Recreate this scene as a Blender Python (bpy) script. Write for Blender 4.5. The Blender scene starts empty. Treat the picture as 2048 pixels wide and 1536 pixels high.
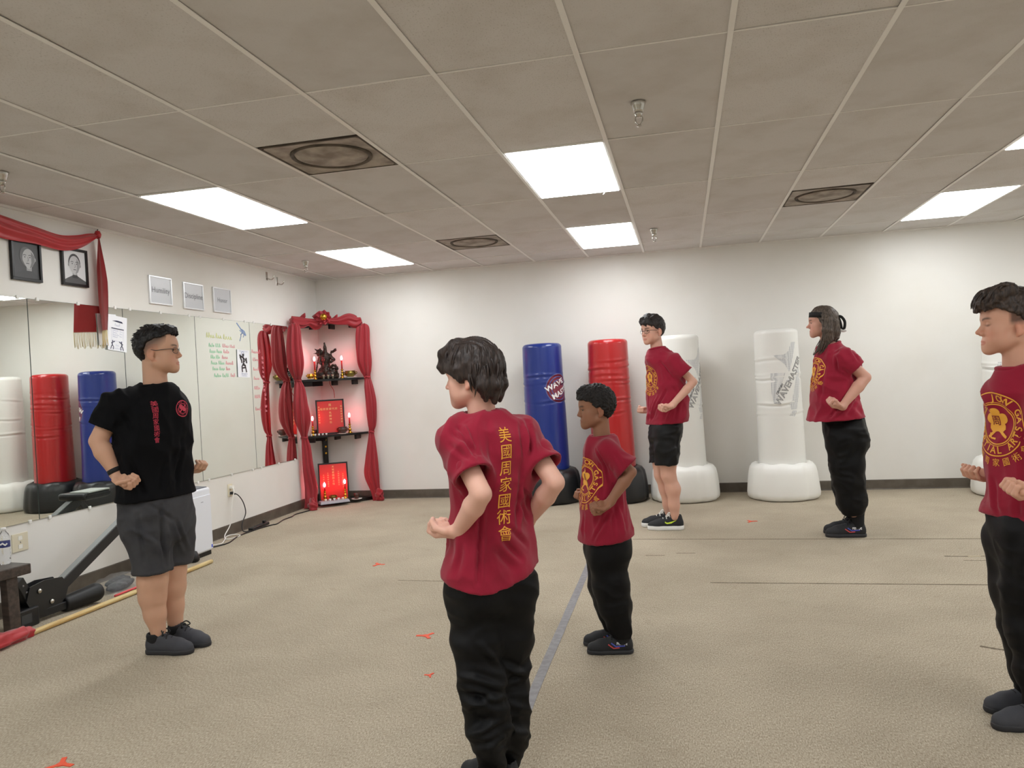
import bpy, bmesh, math, random
import numpy as np
from mathutils import Vector, Matrix
from mathutils.bvhtree import BVHTree

random.seed(7)
RNG = np.random.default_rng(11)
PI = math.pi
scene = bpy.context.scene
COL = scene.collection

# ------------------------------------------------------------------ camera
CAM_H = 1.35954
FOCAL_PX = 1539.12
RIGHT = Vector((0.9746995, 0.21720986, -0.05273285))
UP = Vector((0.04976226, 0.0191272, 0.99857792))
FWD = Vector((-0.21790961, 0.97593751, -0.00783442))
cam_data = bpy.data.cameras.new('camera')
cam = bpy.data.objects.new('camera', cam_data)
COL.objects.link(cam)
cam_data.sensor_width = 36.0
cam_data.lens = FOCAL_PX / 2048.0 * 36.0
cam_data.clip_start = 0.05
cam.matrix_world = Matrix(((RIGHT.x, UP.x, -FWD.x, 0.0), (RIGHT.y, UP.y, -FWD.y, 0.0), (RIGHT.z, UP.z, -FWD.z, CAM_H), (0, 0, 0, 1)))
scene.camera = cam

# ------------------------------------------------------------------ world, exposure, lamp power
world = bpy.data.worlds.new('world')
scene.world = world
world.use_nodes = True
world.node_tree.nodes['Background'].inputs['Color'].default_value = (0.9, 0.93, 1.0, 1)
world.node_tree.nodes['Background'].inputs['Strength'].default_value = 0.05
scene.view_settings.view_transform = 'Standard'
scene.view_settings.look = 'None'
scene.view_settings.gamma = 1.0
scene.view_settings.use_curve_mapping = False
scene.view_settings.exposure = 0.0
scene.cycles.use_denoising = True
scene.cycles.max_bounces = 8
scene.cycles.diffuse_bounces = 5
scene.cycles.sample_clamp_indirect = 6.0
PANEL_STRENGTH = 12.5
PANEL_COLOR = (0.955, 0.985, 1.0)

# ------------------------------------------------------------------ room numbers (metres)
XL, XR = -4.31, 6.2          # left and right wall
YB, YN = 8.63, -3.6          # back wall, wall behind the viewer
HC = 2.668                   # ceiling height
GX, GY = -2.80034, 3.15461   # a ceiling grid node
TX, TY = 0.6096, 1.2192      # tile size


# ------------------------------------------------------------------ helpers
def srgb(r, g, b):
    f = lambda c: (c / 255 / 12.92) if c / 255 <= 0.04045 else ((c / 255 + 0.055) / 1.055) ** 2.4
    return (f(r), f(g), f(b), 1.0)


def mat(name, color, rough=0.6, metal=0.0, spec=0.5, bump=None, mix=None, coat=0.0, sss=0.0, emit=None, transmission=0.0, alpha=1.0, ior=None, attr=None, sheen=0.0):
    """bump=(scale, strength, distance, stretch xyz); mix=(scale, colour2, low, high, stretch)"""
    m = bpy.data.materials.new(name)
    m.use_nodes = True
    nt = m.node_tree
    b = nt.nodes['Principled BSDF']
    b.inputs['Base Color'].default_value = color
    b.inputs['Roughness'].default_value = rough
    b.inputs['Metallic'].default_value = metal
    b.inputs['Specular IOR Level'].default_value = spec
    b.inputs['Coat Weight'].default_value = coat
    b.inputs['Coat Roughness'].default_value = 0.15
    b.inputs['Transmission Weight'].default_value = transmission
    b.inputs['Alpha'].default_value = alpha
    b.inputs['Sheen Weight'].default_value = sheen
    if ior:
        b.inputs['IOR'].default_value = ior
    if sss:
        b.inputs['Subsurface Weight'].default_value = sss
        b.inputs['Subsurface Radius'].default_value = (0.012, 0.005, 0.003)
        b.inputs['Subsurface Scale'].default_value = 1.0
    if emit:
        b.inputs['Emission Color'].default_value = emit[0]
        b.inputs['Emission Strength'].default_value = emit[1]
    tc = nt.nodes.new('ShaderNodeTexCoord')
    base = None
    if attr:
        a = nt.nodes.new('ShaderNodeAttribute')
        a.attribute_name = attr
        base = a.outputs['Color']
        nt.links.new(base, b.inputs['Base Color'])

    def coords(stretch):
        mp = nt.nodes.new('ShaderNodeMapping')
        mp.inputs['Scale'].default_value = stretch
        nt.links.new(tc.outputs['Object'], mp.inputs['Vector'])
        return mp.outputs['Vector']
    if mix:
        sc, c2, lo, hi, st = mix
        n = nt.nodes.new('ShaderNodeTexNoise')
        n.inputs['Scale'].default_value = sc
        n.inputs['Detail'].default_value = 4
        nt.links.new(coords(st), n.inputs['Vector'])
        r = nt.nodes.new('ShaderNodeMapRange')
        r.inputs['From Min'].default_value = lo
        r.inputs['From Max'].default_value = hi
        nt.links.new(n.outputs['Fac'], r.inputs['Value'])
        x = nt.nodes.new('ShaderNodeMix')
        x.data_type = 'RGBA'
        x.inputs[6].default_value = color
        x.inputs[7].default_value = c2
        if base:
            nt.links.new(base, x.inputs[6])
        nt.links.new(r.outputs['Result'], x.inputs[0])
        nt.links.new(x.outputs[2], b.inputs['Base Color'])
    if bump:
        sc, s, dist, st = bump
        n = nt.nodes.new('ShaderNodeTexNoise')
        n.inputs['Scale'].default_value = sc
        n.inputs['Detail'].default_value = 3
        nt.links.new(coords(st), n.inputs['Vector'])
        bp = nt.nodes.new('ShaderNodeBump')
        bp.inputs['Strength'].default_value = s
        bp.inputs['Distance'].default_value = dist
        nt.links.new(n.outputs['Fac'], bp.inputs['Height'])
        nt.links.new(bp.outputs['Normal'], b.inputs['Normal'])
    return m


def tag(o, label=None, cat=None, group=None, kind=None):
    if label:
        o['label'] = label
    if cat:
        o['category'] = cat
    if group:
        o['group'] = group
    if kind:
        o['kind'] = kind
    return o


def thing(name, label, cat, loc=(0, 0, 0), rotz=0.0, group=None, rot=None):
    o = bpy.data.objects.new(name, None)
    COL.objects.link(o)
    o.empty_display_size = 0.1
    o.location = loc
    o.rotation_euler = rot if rot else (0, 0, rotz)
    return tag(o, label, cat, group)


def obj(name, me, m=None, parent=None, loc=None, rot=None):
    o = bpy.data.objects.new(name, me)
    COL.objects.link(o)
    if m is not None and not me.materials:
        me.materials.append(m)
    if parent is not None:
        o.parent = parent
    if loc is not None:
        o.location = loc
    if rot is not None:
        o.rotation_euler = rot
    return o


def copy_tree(o, parent=None):
    c = o.copy()
    COL.objects.link(c)
    c.parent = parent
    for ch in list(o.children):
        copy_tree(ch, c)
    return c


def np_mesh(name, verts, faces, smooth=True, color=None):
    """mesh from an (n,3) array and an (m,3) or (m,4) array of faces"""
    me = bpy.data.meshes.new(name)
    verts = np.asarray(verts, np.float32)
    faces = np.asarray(faces, np.int32)
    k = faces.shape[1]
    me.vertices.add(len(verts))
    me.vertices.foreach_set('co', verts.ravel())
    me.loops.add(faces.size)
    me.loops.foreach_set('vertex_index', faces.ravel())
    me.polygons.add(len(faces))
    me.polygons.foreach_set('loop_start', np.arange(0, faces.size, k, dtype=np.int32))
    me.update(calc_edges=True)
    if smooth:
        me.polygons.foreach_set('use_smooth', np.ones(len(faces), bool))
    if color is not None:
        at = me.color_attributes.new('tint', 'FLOAT_COLOR', 'POINT')
        c4 = np.ones((len(verts), 4), np.float32)
        c4[:, :3] = color
        at.data.foreach_set('color', c4.ravel())
    me.validate()
    return me


def finish(bm, name, smooth=False):
    me = bpy.data.meshes.new(name)
    bmesh.ops.recalc_face_normals(bm, faces=bm.faces)
    if smooth:
        for f in bm.faces:
            f.smooth = True
    bm.to_mesh(me)
    bm.free()
    return me


def box_into(bm, lo, hi, bevel=0.0, seg=2, mtx=None):
    r = bmesh.ops.create_cube(bm, size=1.0)
    vs = r['verts']
    c = [(a + b) / 2 for a, b in zip(lo, hi)]
    s = [max(abs(b - a), 1e-5) for a, b in zip(lo, hi)]
    for v in vs:
        v.co = Vector((v.co.x * s[0] + c[0], v.co.y * s[1] + c[1], v.co.z * s[2] + c[2]))
    if bevel:
        es = list({e for v in vs for e in v.link_edges})
        r2 = bmesh.ops.bevel(bm, geom=es, offset=bevel, segments=seg, profile=0.5, affect='EDGES')
        vs = list({v for f in r2['faces'] for v in f.verts} | {v for v in vs if v.is_valid})
    if mtx is not None:
        seen = set()
        for v in vs:
            if v.is_valid and v not in seen:
                seen.add(v)
                v.co = mtx @ v.co
    return vs


def box(name, lo, hi, m, parent=None, bevel=0.0, seg=2, mtx=None, loc=None, rot=None):
    bm = bmesh.new()
    box_into(bm, lo, hi, bevel, seg, mtx)
    return obj(name, finish(bm, name, smooth=False), m, parent, loc, rot)


def smooth_path(pts, n=8, closed=False):
    """Catmull-Rom through points"""
    P = [np.array(p, float) for p in pts]
    if len(P) < 3:
        return np.array(P)
    ext = [2 * P[0] - P[1]] + P + [2 * P[-1] - P[-2]]
    out = []
    for i in range(1, len(ext) - 2):
        p0, p1, p2, p3 = ext[i - 1:i + 3]
        for t in np.linspace(0, 1, n, endpoint=False):
            out.append(0.5 * ((2 * p1) + (-p0 + p2) * t + (2 * p0 - 5 * p1 + 4 * p2 - p3) * t * t + (-p0 + 3 * p1 - 3 * p2 + p3) * t ** 3))
    out.append(P[-1])
    return np.array(out)


def sweep(path, radius, segs=10, cap=True, shape=None, up=(0, 0, 1), flat=1.0):
    """tube mesh arrays along a path; radius: number, list or f(t); shape(theta, t) multiplies it; flat scales the second axis"""
    P = np.asarray(path, float)
    n = len(P)
    T = np.gradient(P, axis=0)
    T /= np.linalg.norm(T, axis=1)[:, None] + 1e-12
    u = np.array(up, float)
    rings = []
    prev = None
    th = np.linspace(0, 2 * PI, segs, endpoint=False)
    for i in range(n):
        if prev is None:
            a = u - T[i] * (u @ T[i])
            if np.linalg.norm(a) < 1e-3:
                a = np.array((1.0, 0, 0)) - T[i] * T[i][0]
        else:
            a = prev - T[i] * (prev @ T[i])
        a /= np.linalg.norm(a)
        prev = a
        b = np.cross(T[i], a)
        t = i / max(n - 1, 1)
        r = radius(t) if callable(radius) else (radius[i] if hasattr(radius, '__len__') else radius)
        rr = r * (shape(th, t) if shape else 1.0)
        rr = rr * np.ones(segs)
        rings.append(P[i] + np.outer(np.cos(th) * rr, a) + np.outer(np.sin(th) * rr * flat, b))
    V = np.concatenate(rings)
    F = []
    for i in range(n - 1):
        for j in range(segs):
            k = (j + 1) % segs
            F.append((i * segs + j, i * segs + k, (i + 1) * segs + k, (i + 1) * segs + j))
    if cap:
        V = np.concatenate([V, P[:1], P[-1:]])
        c0, c1 = len(V) - 2, len(V) - 1
        for j in range(segs):
            k = (j + 1) % segs
            F.append((c0, k, j, j))
            F.append((c1, (n - 1) * segs + j, (n - 1) * segs + k, (n - 1) * segs + k))
    return V, F


def pydata(name, V, F, smooth=True):
    me = bpy.data.meshes.new(name)
    F = [tuple(dict.fromkeys(f)) for f in F]
    me.from_pydata([tuple(v) for v in V], [], F)
    bm = bmesh.new()
    bm.from_mesh(me)
    bmesh.ops.recalc_face_normals(bm, faces=bm.faces)
    for f in bm.faces:
        f.smooth = smooth
    bm.to_mesh(me)
    bm.free()
    return me


def tube(name, path, radius, m, parent=None, segs=8, smooth=8, **kw):
    P = smooth_path(path, smooth) if smooth and len(path) > 2 else np.array(path, float)
    V, F = sweep(P, radius, segs, **kw)
    return obj(name, pydata(name, V, F), m, parent)


def lathe_mesh(name, profile, segs=24, fn=None, smooth=True):
    """profile [(r, z)] turned about z; fn(theta, r, z) -> (r, z) adjusts it"""
    th = np.linspace(0, 2 * PI, segs, endpoint=False)
    V, F = [], []
    rows = []
    for r, z in profile:
        if r < 1e-5:
            rows.append([len(V)])
            V.append((0, 0, z))
        else:
            row = []
            for t in th:
                rr, zz = fn(t, r, z) if fn else (r, z)
                row.append(len(V))
                V.append((rr * math.cos(t), rr * math.sin(t), zz))
            rows.append(row)
    for a, b in zip(rows[:-1], rows[1:]):
        for j in range(segs):
            k = (j + 1) % segs
            if len(a) == 1 and len(b) == 1:
                continue
            if len(a) == 1:
                F.append((a[0], b[j], b[k]))
            elif len(b) == 1:
                F.append((a[j], a[k], b[0]))
            else:
                F.append((a[j], a[k], b[k], b[j]))
    return pydata(name, V, F, smooth)


def lathe(name, profile, m, parent=None, segs=24, loc=None, fn=None, rot=None):
    return obj(name, lathe_mesh(name, profile, segs, fn), m, parent, loc, rot)


def text_arrays(body, size, align='CENTER', outline=0.0, bold=0.0, space=1.0):
    """flat lettering as (verts (n,3), faces) centred on the origin, cap height about 0.7 size"""
    c = bpy.data.curves.new('lettering', 'FONT')
    c.body = body
    c.size = size
    c.align_x = align
    c.align_y = 'CENTER'
    c.space_character = space
    c.resolution_u = 3
    if outline:
        c.fill_mode = 'NONE'
        c.bevel_depth = outline
        c.bevel_resolution = 0
    elif bold:
        c.offset = bold
    o = bpy.data.objects.new('lettering', c)
    COL.objects.link(o)
    dg = bpy.context.evaluated_depsgraph_get()
    me = bpy.data.meshes.new_from_object(o.evaluated_get(dg))
    V = np.array([v.co[:] for v in me.vertices]).reshape(-1, 3)
    F = [tuple(p.vertices) for p in me.polygons]
    bpy.data.objects.remove(o)
    bpy.data.curves.remove(c)
    bpy.data.meshes.remove(me)
    return V, F


def merge(parts):
    V, F, n = [], [], 0
    for v, f in parts:
        v = np.asarray(v, float).reshape(-1, 3)
        V.append(v)
        F += [tuple(i + n for i in q) for q in f]
        n += len(v)
    return np.concatenate(V) if V else np.zeros((0, 3)), F


def place2d(vf, at=(0, 0), rot=0.0, sx=1.0, sy=1.0):
    v, f = vf
    v = np.array(v, float)
    if len(v) == 0:
        return v, f
    x, y = v[:, 0] * sx, v[:, 1] * sy
    c, s = math.cos(rot), math.sin(rot)
    v[:, 0], v[:, 1] = c * x - s * y + at[0], s * x + c * y + at[1]
    return v, f


def ring2d(r0, r1, segs=64, a0=0.0, a1=2 * PI):
    t = np.linspace(a0, a1, segs + 1)
    V = np.concatenate([np.stack([r0 * np.cos(t), r0 * np.sin(t), 0 * t], 1), np.stack([r1 * np.cos(t), r1 * np.sin(t), 0 * t], 1)])
    return V, [(i, i + 1, i + segs + 2, i + segs + 1) for i in range(segs)]


def poly2d(pts):
    V = np.array([(p[0], p[1], 0) for p in pts], float)
    return V, [tuple(range(len(pts)))]


def disc2d(c, r, segs=20, sy=1.0, rot=0.0):
    t = np.linspace(0, 2 * PI, segs, endpoint=False)
    x, y = r * np.cos(t), r * sy * np.sin(t)
    return poly2d(list(zip(c[0] + x * math.cos(rot) - y * math.sin(rot), c[1] + x * math.sin(rot) + y * math.cos(rot))))


def stroke2d(pts, w):
    P = np.array(pts, float)
    T = np.gradient(P, axis=0)
    T /= np.linalg.norm(T, axis=1)[:, None] + 1e-9
    N = np.stack([-T[:, 1], T[:, 0]], 1) * w / 2
    V = np.concatenate([P + N, P - N])
    V = np.concatenate([V, np.zeros((len(V), 1))], 1)
    n = len(P)
    return V, [(i, i + 1, n + i + 1, n + i) for i in range(n - 1)]


def refine(vf, maxlen):
    """split long edges so that flat lettering can follow a curved surface"""
    V, F = vf
    bm = bmesh.new()
    vs = [bm.verts.new(v) for v in V]
    for f in F:
        try:
            bm.faces.new([vs[i] for i in dict.fromkeys(f)])
        except ValueError:
            pass
    bmesh.ops.triangulate(bm, faces=bm.faces)
    for _ in range(4):
        es = [e for e in bm.edges if e.calc_length() > maxlen]
        if not es:
            break
        bmesh.ops.subdivide_edges(bm, edges=es, cuts=1)
        bmesh.ops.triangulate(bm, faces=[f for f in bm.faces if len(f.verts) > 3])
    bm.verts.index_update()
    out = np.array([v.co[:] for v in bm.verts]).reshape(-1, 3), [tuple(v.index for v in f.verts) for f in bm.faces]
    bm.free()
    return out


def flat_print(name, vf, m, parent, U, V, N, O=(0, 0, 0), lift=0.0008):
    v, f = vf
    U, V_, N, O = (np.array(a, float) for a in (U, V, N, O))
    W = O + v[:, :1] * U + v[:, 1:2] * V_ + N * lift + v[:, 2:3] * N
    return obj(name, pydata(name, W, f, smooth=False), m, parent)


def vhash(ix, iy, iz, seed):
    h = (ix.astype(np.uint32) * np.uint32(374761393) + iy.astype(np.uint32) * np.uint32(668265263) + iz.astype(np.uint32) * np.uint32(2147483647) + np.uint32(seed * 1274126177 % 4294967296))
    h = (h ^ (h >> np.uint32(13))) * np.uint32(1274126177)
    h = h ^ (h >> np.uint32(16))
    return (h & np.uint32(0xffffff)).astype(np.float32) / 16777215.0


def vnoise(P, seed=0):
    """smooth value noise in [-1, 1] at points (n,3)"""
    i = np.floor(P).astype(np.int64)
    f = (P - i).astype(np.float32)
    f = f * f * (3 - 2 * f)
    out = 0
    for dx in (0, 1):
        wx = f[:, 0] if dx else 1 - f[:, 0]
        for dy in (0, 1):
            wy = f[:, 1] if dy else 1 - f[:, 1]
            for dz in (0, 1):
                wz = f[:, 2] if dz else 1 - f[:, 2]
                out = out + wx * wy * wz * vhash(i[:, 0] + dx, i[:, 1] + dy, i[:, 2] + dz, seed)
    return out * 2 - 1
# ================================================================== MATERIALS OF THE ROOM
M_WALL = mat('wall_paint', srgb(231, 229, 224), 0.75, spec=0.3, bump=(60, 0.08, 0.002, (1, 1, 1)), mix=(1.2, srgb(225, 222, 215), 0.45, 0.7, (1, 1, 1)))
M_BASE = mat('vinyl_baseboard', srgb(96, 88, 78), 0.5, mix=(9, srgb(84, 76, 66), 0.4, 0.6, (1, 1, 1)))
M_BAR = mat('ceiling_bar', srgb(236, 234, 230), 0.5)
M_PLENUM = mat('ceiling_void', srgb(46, 42, 38), 0.9)
M_BLACK = mat('black_paint', srgb(18, 18, 19), 0.4)
M_CHROME = mat('chrome', srgb(200, 198, 192), 0.22, metal=1.0)
M_GLASSCLIP = mat('clear_clip', srgb(238, 238, 234), 0.25, spec=0.7)

# carpet: short loop pile, beige with darker flecks drawn out along the room
M_CARPET = bpy.data.materials.new('carpet')
M_CARPET.use_nodes = True
nt = M_CARPET.node_tree
bs = nt.nodes['Principled BSDF']
bs.inputs['Roughness'].default_value = 0.95
bs.inputs['Specular IOR Level'].default_value = 0.12
tc = nt.nodes.new('ShaderNodeTexCoord')


def _noise(scale, stretch, detail=4, rough=0.6):
    mp = nt.nodes.new('ShaderNodeMapping')
    mp.inputs['Scale'].default_value = stretch
    nt.links.new(tc.outputs['Object'], mp.inputs['Vector'])
    n = nt.nodes.new('ShaderNodeTexNoise')
    n.inputs['Scale'].default_value = scale
    n.inputs['Detail'].default_value = detail
    n.inputs['Roughness'].default_value = rough
    nt.links.new(mp.outputs['Vector'], n.inputs['Vector'])
    return n.outputs['Fac']


def _ramp(fac, stops):
    r = nt.nodes.new('ShaderNodeValToRGB')
    cr = r.color_ramp
    while len(cr.elements) < len(stops):
        cr.elements.new(0.5)
    for e, (p, c) in zip(cr.elements, stops):
        e.position = p
        e.color = c
    nt.links.new(fac, r.inputs['Fac'])
    return r.outputs['Color']


def _mixc(a, b, fac, mode='MIX'):
    x = nt.nodes.new('ShaderNodeMix')
    x.data_type = 'RGBA'
    x.blend_type = mode
    if isinstance(fac, float):
        x.inputs[0].default_value = fac
    else:
        nt.links.new(fac, x.inputs[0])
    nt.links.new(a, x.inputs[6])
    nt.links.new(b, x.inputs[7])
    return x.outputs[2]


fleck = _noise(170, (1.25, 0.45, 1), 3, 0.6)
c1 = _ramp(fleck, [(0.26, srgb(128, 117, 99)), (0.45, srgb(171, 159, 140)), (0.56, srgb(182, 171, 152)), (0.74, srgb(216, 206, 188))])
patch = _ramp(_noise(1.1, (1, 1, 1), 5, 0.6), [(0.3, (0.80, 0.79, 0.78, 1)), (0.65, (1.0, 1.0, 1.0, 1))])
spot = _ramp(_noise(7.0, (1, 1, 1), 3, 0.6), [(0.22, (0.86, 0.84, 0.82, 1)), (0.36, (1.0, 1.0, 1.0, 1))])
c2 = _mixc(_mixc(c1, patch, 1.0, 'MULTIPLY'), spot, 1.0, 'MULTIPLY')
nt.links.new(c2, bs.inputs['Base Color'])
bp = nt.nodes.new('ShaderNodeBump')
bp.inputs['Strength'].default_value = 0.55
bp.inputs['Distance'].default_value = 0.004
nt.links.new(fleck, bp.inputs['Height'])
nt.links.new(bp.outputs['Normal'], bs.inputs['Normal'])

# mineral-fibre ceiling tile: pin holes and fissures, more on some tiles than on others
M_TILE = bpy.data.materials.new('ceiling_tile')
M_TILE.use_nodes = True
nt = M_TILE.node_tree
bs = nt.nodes['Principled BSDF']
bs.inputs['Roughness'].default_value = 0.9
bs.inputs['Specular IOR Level'].default_value = 0.15
tc = nt.nodes.new('ShaderNodeTexCoord')
oi = nt.nodes.new('ShaderNodeObjectInfo')
pin = _ramp(_noise(110, (1.6, 0.8, 1), 2, 0.5), [(0.30, (0.62, 0.60, 0.57, 1)), (0.42, (1, 1, 1, 1))])
fis = _ramp(_noise(26, (2.2, 0.9, 1), 3, 0.7), [(0.24, (0.5, 0.48, 0.45, 1)), (0.31, (1, 1, 1, 1))])
both = _mixc(pin, fis, 1.0, 'MULTIPLY')
th = nt.nodes.new('ShaderNodeMapRange')
th.inputs['From Min'].default_value = 0.2
th.inputs['From Max'].default_value = 0.9
th.inputs['To Min'].default_value = 0.15
th.inputs['To Max'].default_value = 0.7
nt.links.new(oi.outputs['Random'], th.inputs['Value'])
one = nt.nodes.new('ShaderNodeRGB')
one.outputs[0].default_value = (1, 1, 1, 1)
pits = _mixc(one.outputs[0], both, th.outputs['Result'])
tone = _ramp(oi.outputs['Random'], [(0.0, srgb(207, 204, 202)), (1.0, srgb(216, 213, 211))])
stain = _ramp(_noise(2.3, (1, 1, 1), 4, 0.6), [(0.28, (0.88, 0.86, 0.83, 1)), (0.55, (1, 1, 1, 1))])
nt.links.new(_mixc(_mixc(tone, pits, 1.0, 'MULTIPLY'), stain, 1.0, 'MULTIPLY'), bs.inputs['Base Color'])

# ================================================================== SHELL
def struct(name, lo, hi, m):
    return tag(box(name, lo, hi, m), kind='structure')


floor = struct('floor', (XL - 0.2, YN - 0.2, -0.12), (XR + 0.2, YB + 0.2, 0.0), M_CARPET)
struct('wall_left', (XL - 0.15, YN - 0.15, 0.0), (XL, YB + 0.15, HC + 0.25), M_WALL)
struct('wall_back', (XL, YB, 0.0), (XR, YB + 0.15, HC + 0.25), M_WALL)
struct('wall_right', (XR, YN - 0.15, 0.0), (XR + 0.15, YB + 0.15, HC + 0.25), M_WALL)
struct('wall_front', (XL, YN - 0.15, 0.0), (XR, YN, HC + 0.25), M_WALL)
ceiling = struct('ceiling', (XL, YN, HC + 0.10), (XR, YB, HC + 0.25), M_PLENUM)
ceiling.data.update()


def baseboard(name, axis, a, b, at, sign):
    bm = bmesh.new()
    prof = [(0, 0), (0.012, 0), (0.008, 0.012), (0.006, 0.095), (0.003, 0.102), (0, 0.102)]
    ends = []
    for t in (a, b):
        ends.append([bm.verts.new(((at + sign * d, t, z) if axis == 'y' else (t, at + sign * d, z))) for d, z in prof])
    n = len(prof)
    for i in range(n):
        j = (i + 1) % n
        bm.faces.new((ends[0][i], ends[0][j], ends[1][j], ends[1][i]))
    bm.faces.new(ends[0])
    bm.faces.new(ends[1][::-1])
    return tag(obj(name, finish(bm, name), M_BASE), kind='structure')


baseboard('baseboard_left', 'y', YN, YB, XL, 1)
baseboard('baseboard_back', 'x', XL, XR, YB, -1)
baseboard('baseboard_right', 'y', YN, YB, XR, -1)
baseboard('baseboard_front', 'x', XL, XR, YN, 1)
# wall angle that carries the edge of the ceiling
struct('trim_1', (XL, YB - 0.022, HC - 0.012), (XR, YB, HC + 0.006), M_BAR)
struct('trim_2', (XL, YN, HC - 0.012), (XL + 0.022, YB, HC + 0.006), M_BAR)

# ------------------------------------------------------------------ ceiling grid and tiles
LIGHT_CELLS = [(-1, 1), (-1, 3), (3, 1), (3, 3), (8, 1), (8, 3), (-1, -2), (3, -2), (8, -2), (-1, -4), (3, -4), (8, -4), (12, 1), (12, 3), (12, -2)]  # panels over and behind the viewer are unseen, added to brighten the near floor
VENT_CELLS = {(1, 0): 'far', (1, 3): 'near', (6, 2): 'far'}


def tile_mesh(w, d, bev=0.003, t=0.016):
    bm = bmesh.new()
    box_into(bm, (-w / 2, -d / 2, 0), (w / 2, d / 2, t))
    es = [e for e in bm.edges if all(v.co.z < t / 2 for v in e.verts)]
    bmesh.ops.bevel(bm, geom=es, offset=bev, segments=1, profile=0.5, affect='EDGES')
    return finish(bm, 'tile')


TILE_CACHE = {}


def add_tile(xa, xb, ya, yb):
    g = 0.0025
    w, d = round(xb - xa - 2 * g, 4), round(yb - ya - 2 * g, 4)
    if w < 0.04 or d < 0.04:
        return
    if (w, d) not in TILE_CACHE:
        TILE_CACHE[(w, d)] = tile_mesh(w, d)
    o = obj('tile', TILE_CACHE[(w, d)], M_TILE, ceiling)
    o.location = ((xa + xb) / 2 + random.uniform(-.002, .002), (ya + yb) / 2 + random.uniform(-.002, .002), HC + 0.001 + random.uniform(-0.0005, 0.003))
    o.rotation_euler = (random.uniform(-.0015, .0035), random.uniform(-.006, .006), random.choice((0, PI)) + random.uniform(-.0015, .0015))


xs_grid = [GX + TX * i for i in range(-3, 16)]
ys_grid = [GY + TY * j for j in range(-6, 6)]
xs_all = [XL] + [x for x in xs_grid if XL + 0.02 < x < XR - 0.02] + [XR]
ys_all = [YN] + [y for y in ys_grid if YN + 0.02 < y < YB - 0.02] + [YB]
for a in range(len(xs_all) - 1):
    for b in range(len(ys_all) - 1):
        xa, xb, ya, yb = xs_all[a], xs_all[a + 1], ys_all[b], ys_all[b + 1]
        i, j = round((xa - GX) / TX), round((ya - GY) / TY)
        full = abs(xb - xa - TX) < 1e-3 and abs(yb - ya - TY) < 1e-3
        if full and (i, j) in LIGHT_CELLS:
            continue
        if full and (i, j) in VENT_CELLS:
            ym = (ya + yb) / 2
            if VENT_CELLS[(i, j)] == 'far':
                add_tile(xa, xb, ya, ym)
            else:
                add_tile(xa, xb, ym, yb)
            continue
        add_tile(xa, xb, ya, yb)
# main runners along the room, cross tees between them
run_me = {}
for x in xs_all[1:-1]:
    bm = bmesh.new()
    box_into(bm, (-0.012, YN, -0.004), (0.012, YB, 0.0), 0.0015, 1)
    box_into(bm, (-0.002, YN, 0.0), (0.002, YB, 0.04))
    obj('runner', finish(bm, 'runner'), M_BAR, ceiling, (x + random.uniform(-.003, .003), 0, HC))
bm = bmesh.new()
box_into(bm, (0.006, -0.0045, 0.0), (TX - 0.006, 0.0045, 0.004))
box_into(bm, (0.006, -0.0015, 0.004), (TX - 0.006, 0.0015, 0.035))
tee = finish(bm, 'cross_tee')
for y in ys_all[1:-1]:
    for x in xs_all[1:-2]:
        obj('cross_tee', tee, M_BAR, ceiling, (x, y, HC))

# ------------------------------------------------------------------ fluorescent troffers
M_DIFF = mat('light_diffuser', (0.9, 0.9, 0.88, 1), 0.4, emit=((*PANEL_COLOR, 1), PANEL_STRENGTH))
M_DOOR = mat('troffer_frame', srgb(214, 212, 206), 0.45)
LIGHT_LABELS = {(-1, 1): 'lit ceiling panel nearest the red banner, above the mirrored wall', (-1, 3): 'small-looking lit ceiling panel nearest the shrine corner',
                (3, 1): 'large bright lit ceiling panel in the middle of the ceiling, beside the foremost sprinkler',
                (3, 3): 'lit ceiling panel over the punching bags, beside the far sprinkler', (8, 1): 'lit ceiling panel cut by the right edge of the photo',
                (8, 3): 'lit ceiling panel near the back wall, at the right end of the ceiling'}


def far_label(i, j):
    col = {-1: 'near the mirrored wall', 3: 'in the middle of the room', 8: 'in the right half of the room', 12: 'by the right wall'}[i]
    row = {-2: 'added overhead of the viewer', -4: 'added well behind the viewer', 1: 'level with the big panels', 3: 'in the farthest row'}[j]
    return 'lit panel out of view, ' + row + ', ' + col


def frame_mesh(w, d, wid, z0, z1):
    bm = bmesh.new()
    for lo, hi in (((-w / 2, -d / 2, z0), (w / 2, -d / 2 + wid, z1)), ((-w / 2, d / 2 - wid, z0), (w / 2, d / 2, z1)), ((-w / 2, -d / 2 + wid, z0), (-w / 2 + wid, d / 2 - wid, z1)), ((w / 2 - wid, -d / 2 + wid, z0), (w / 2, d / 2 - wid, z1))):
        box_into(bm, lo, hi)
    return finish(bm, 'troffer_frame')


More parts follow.
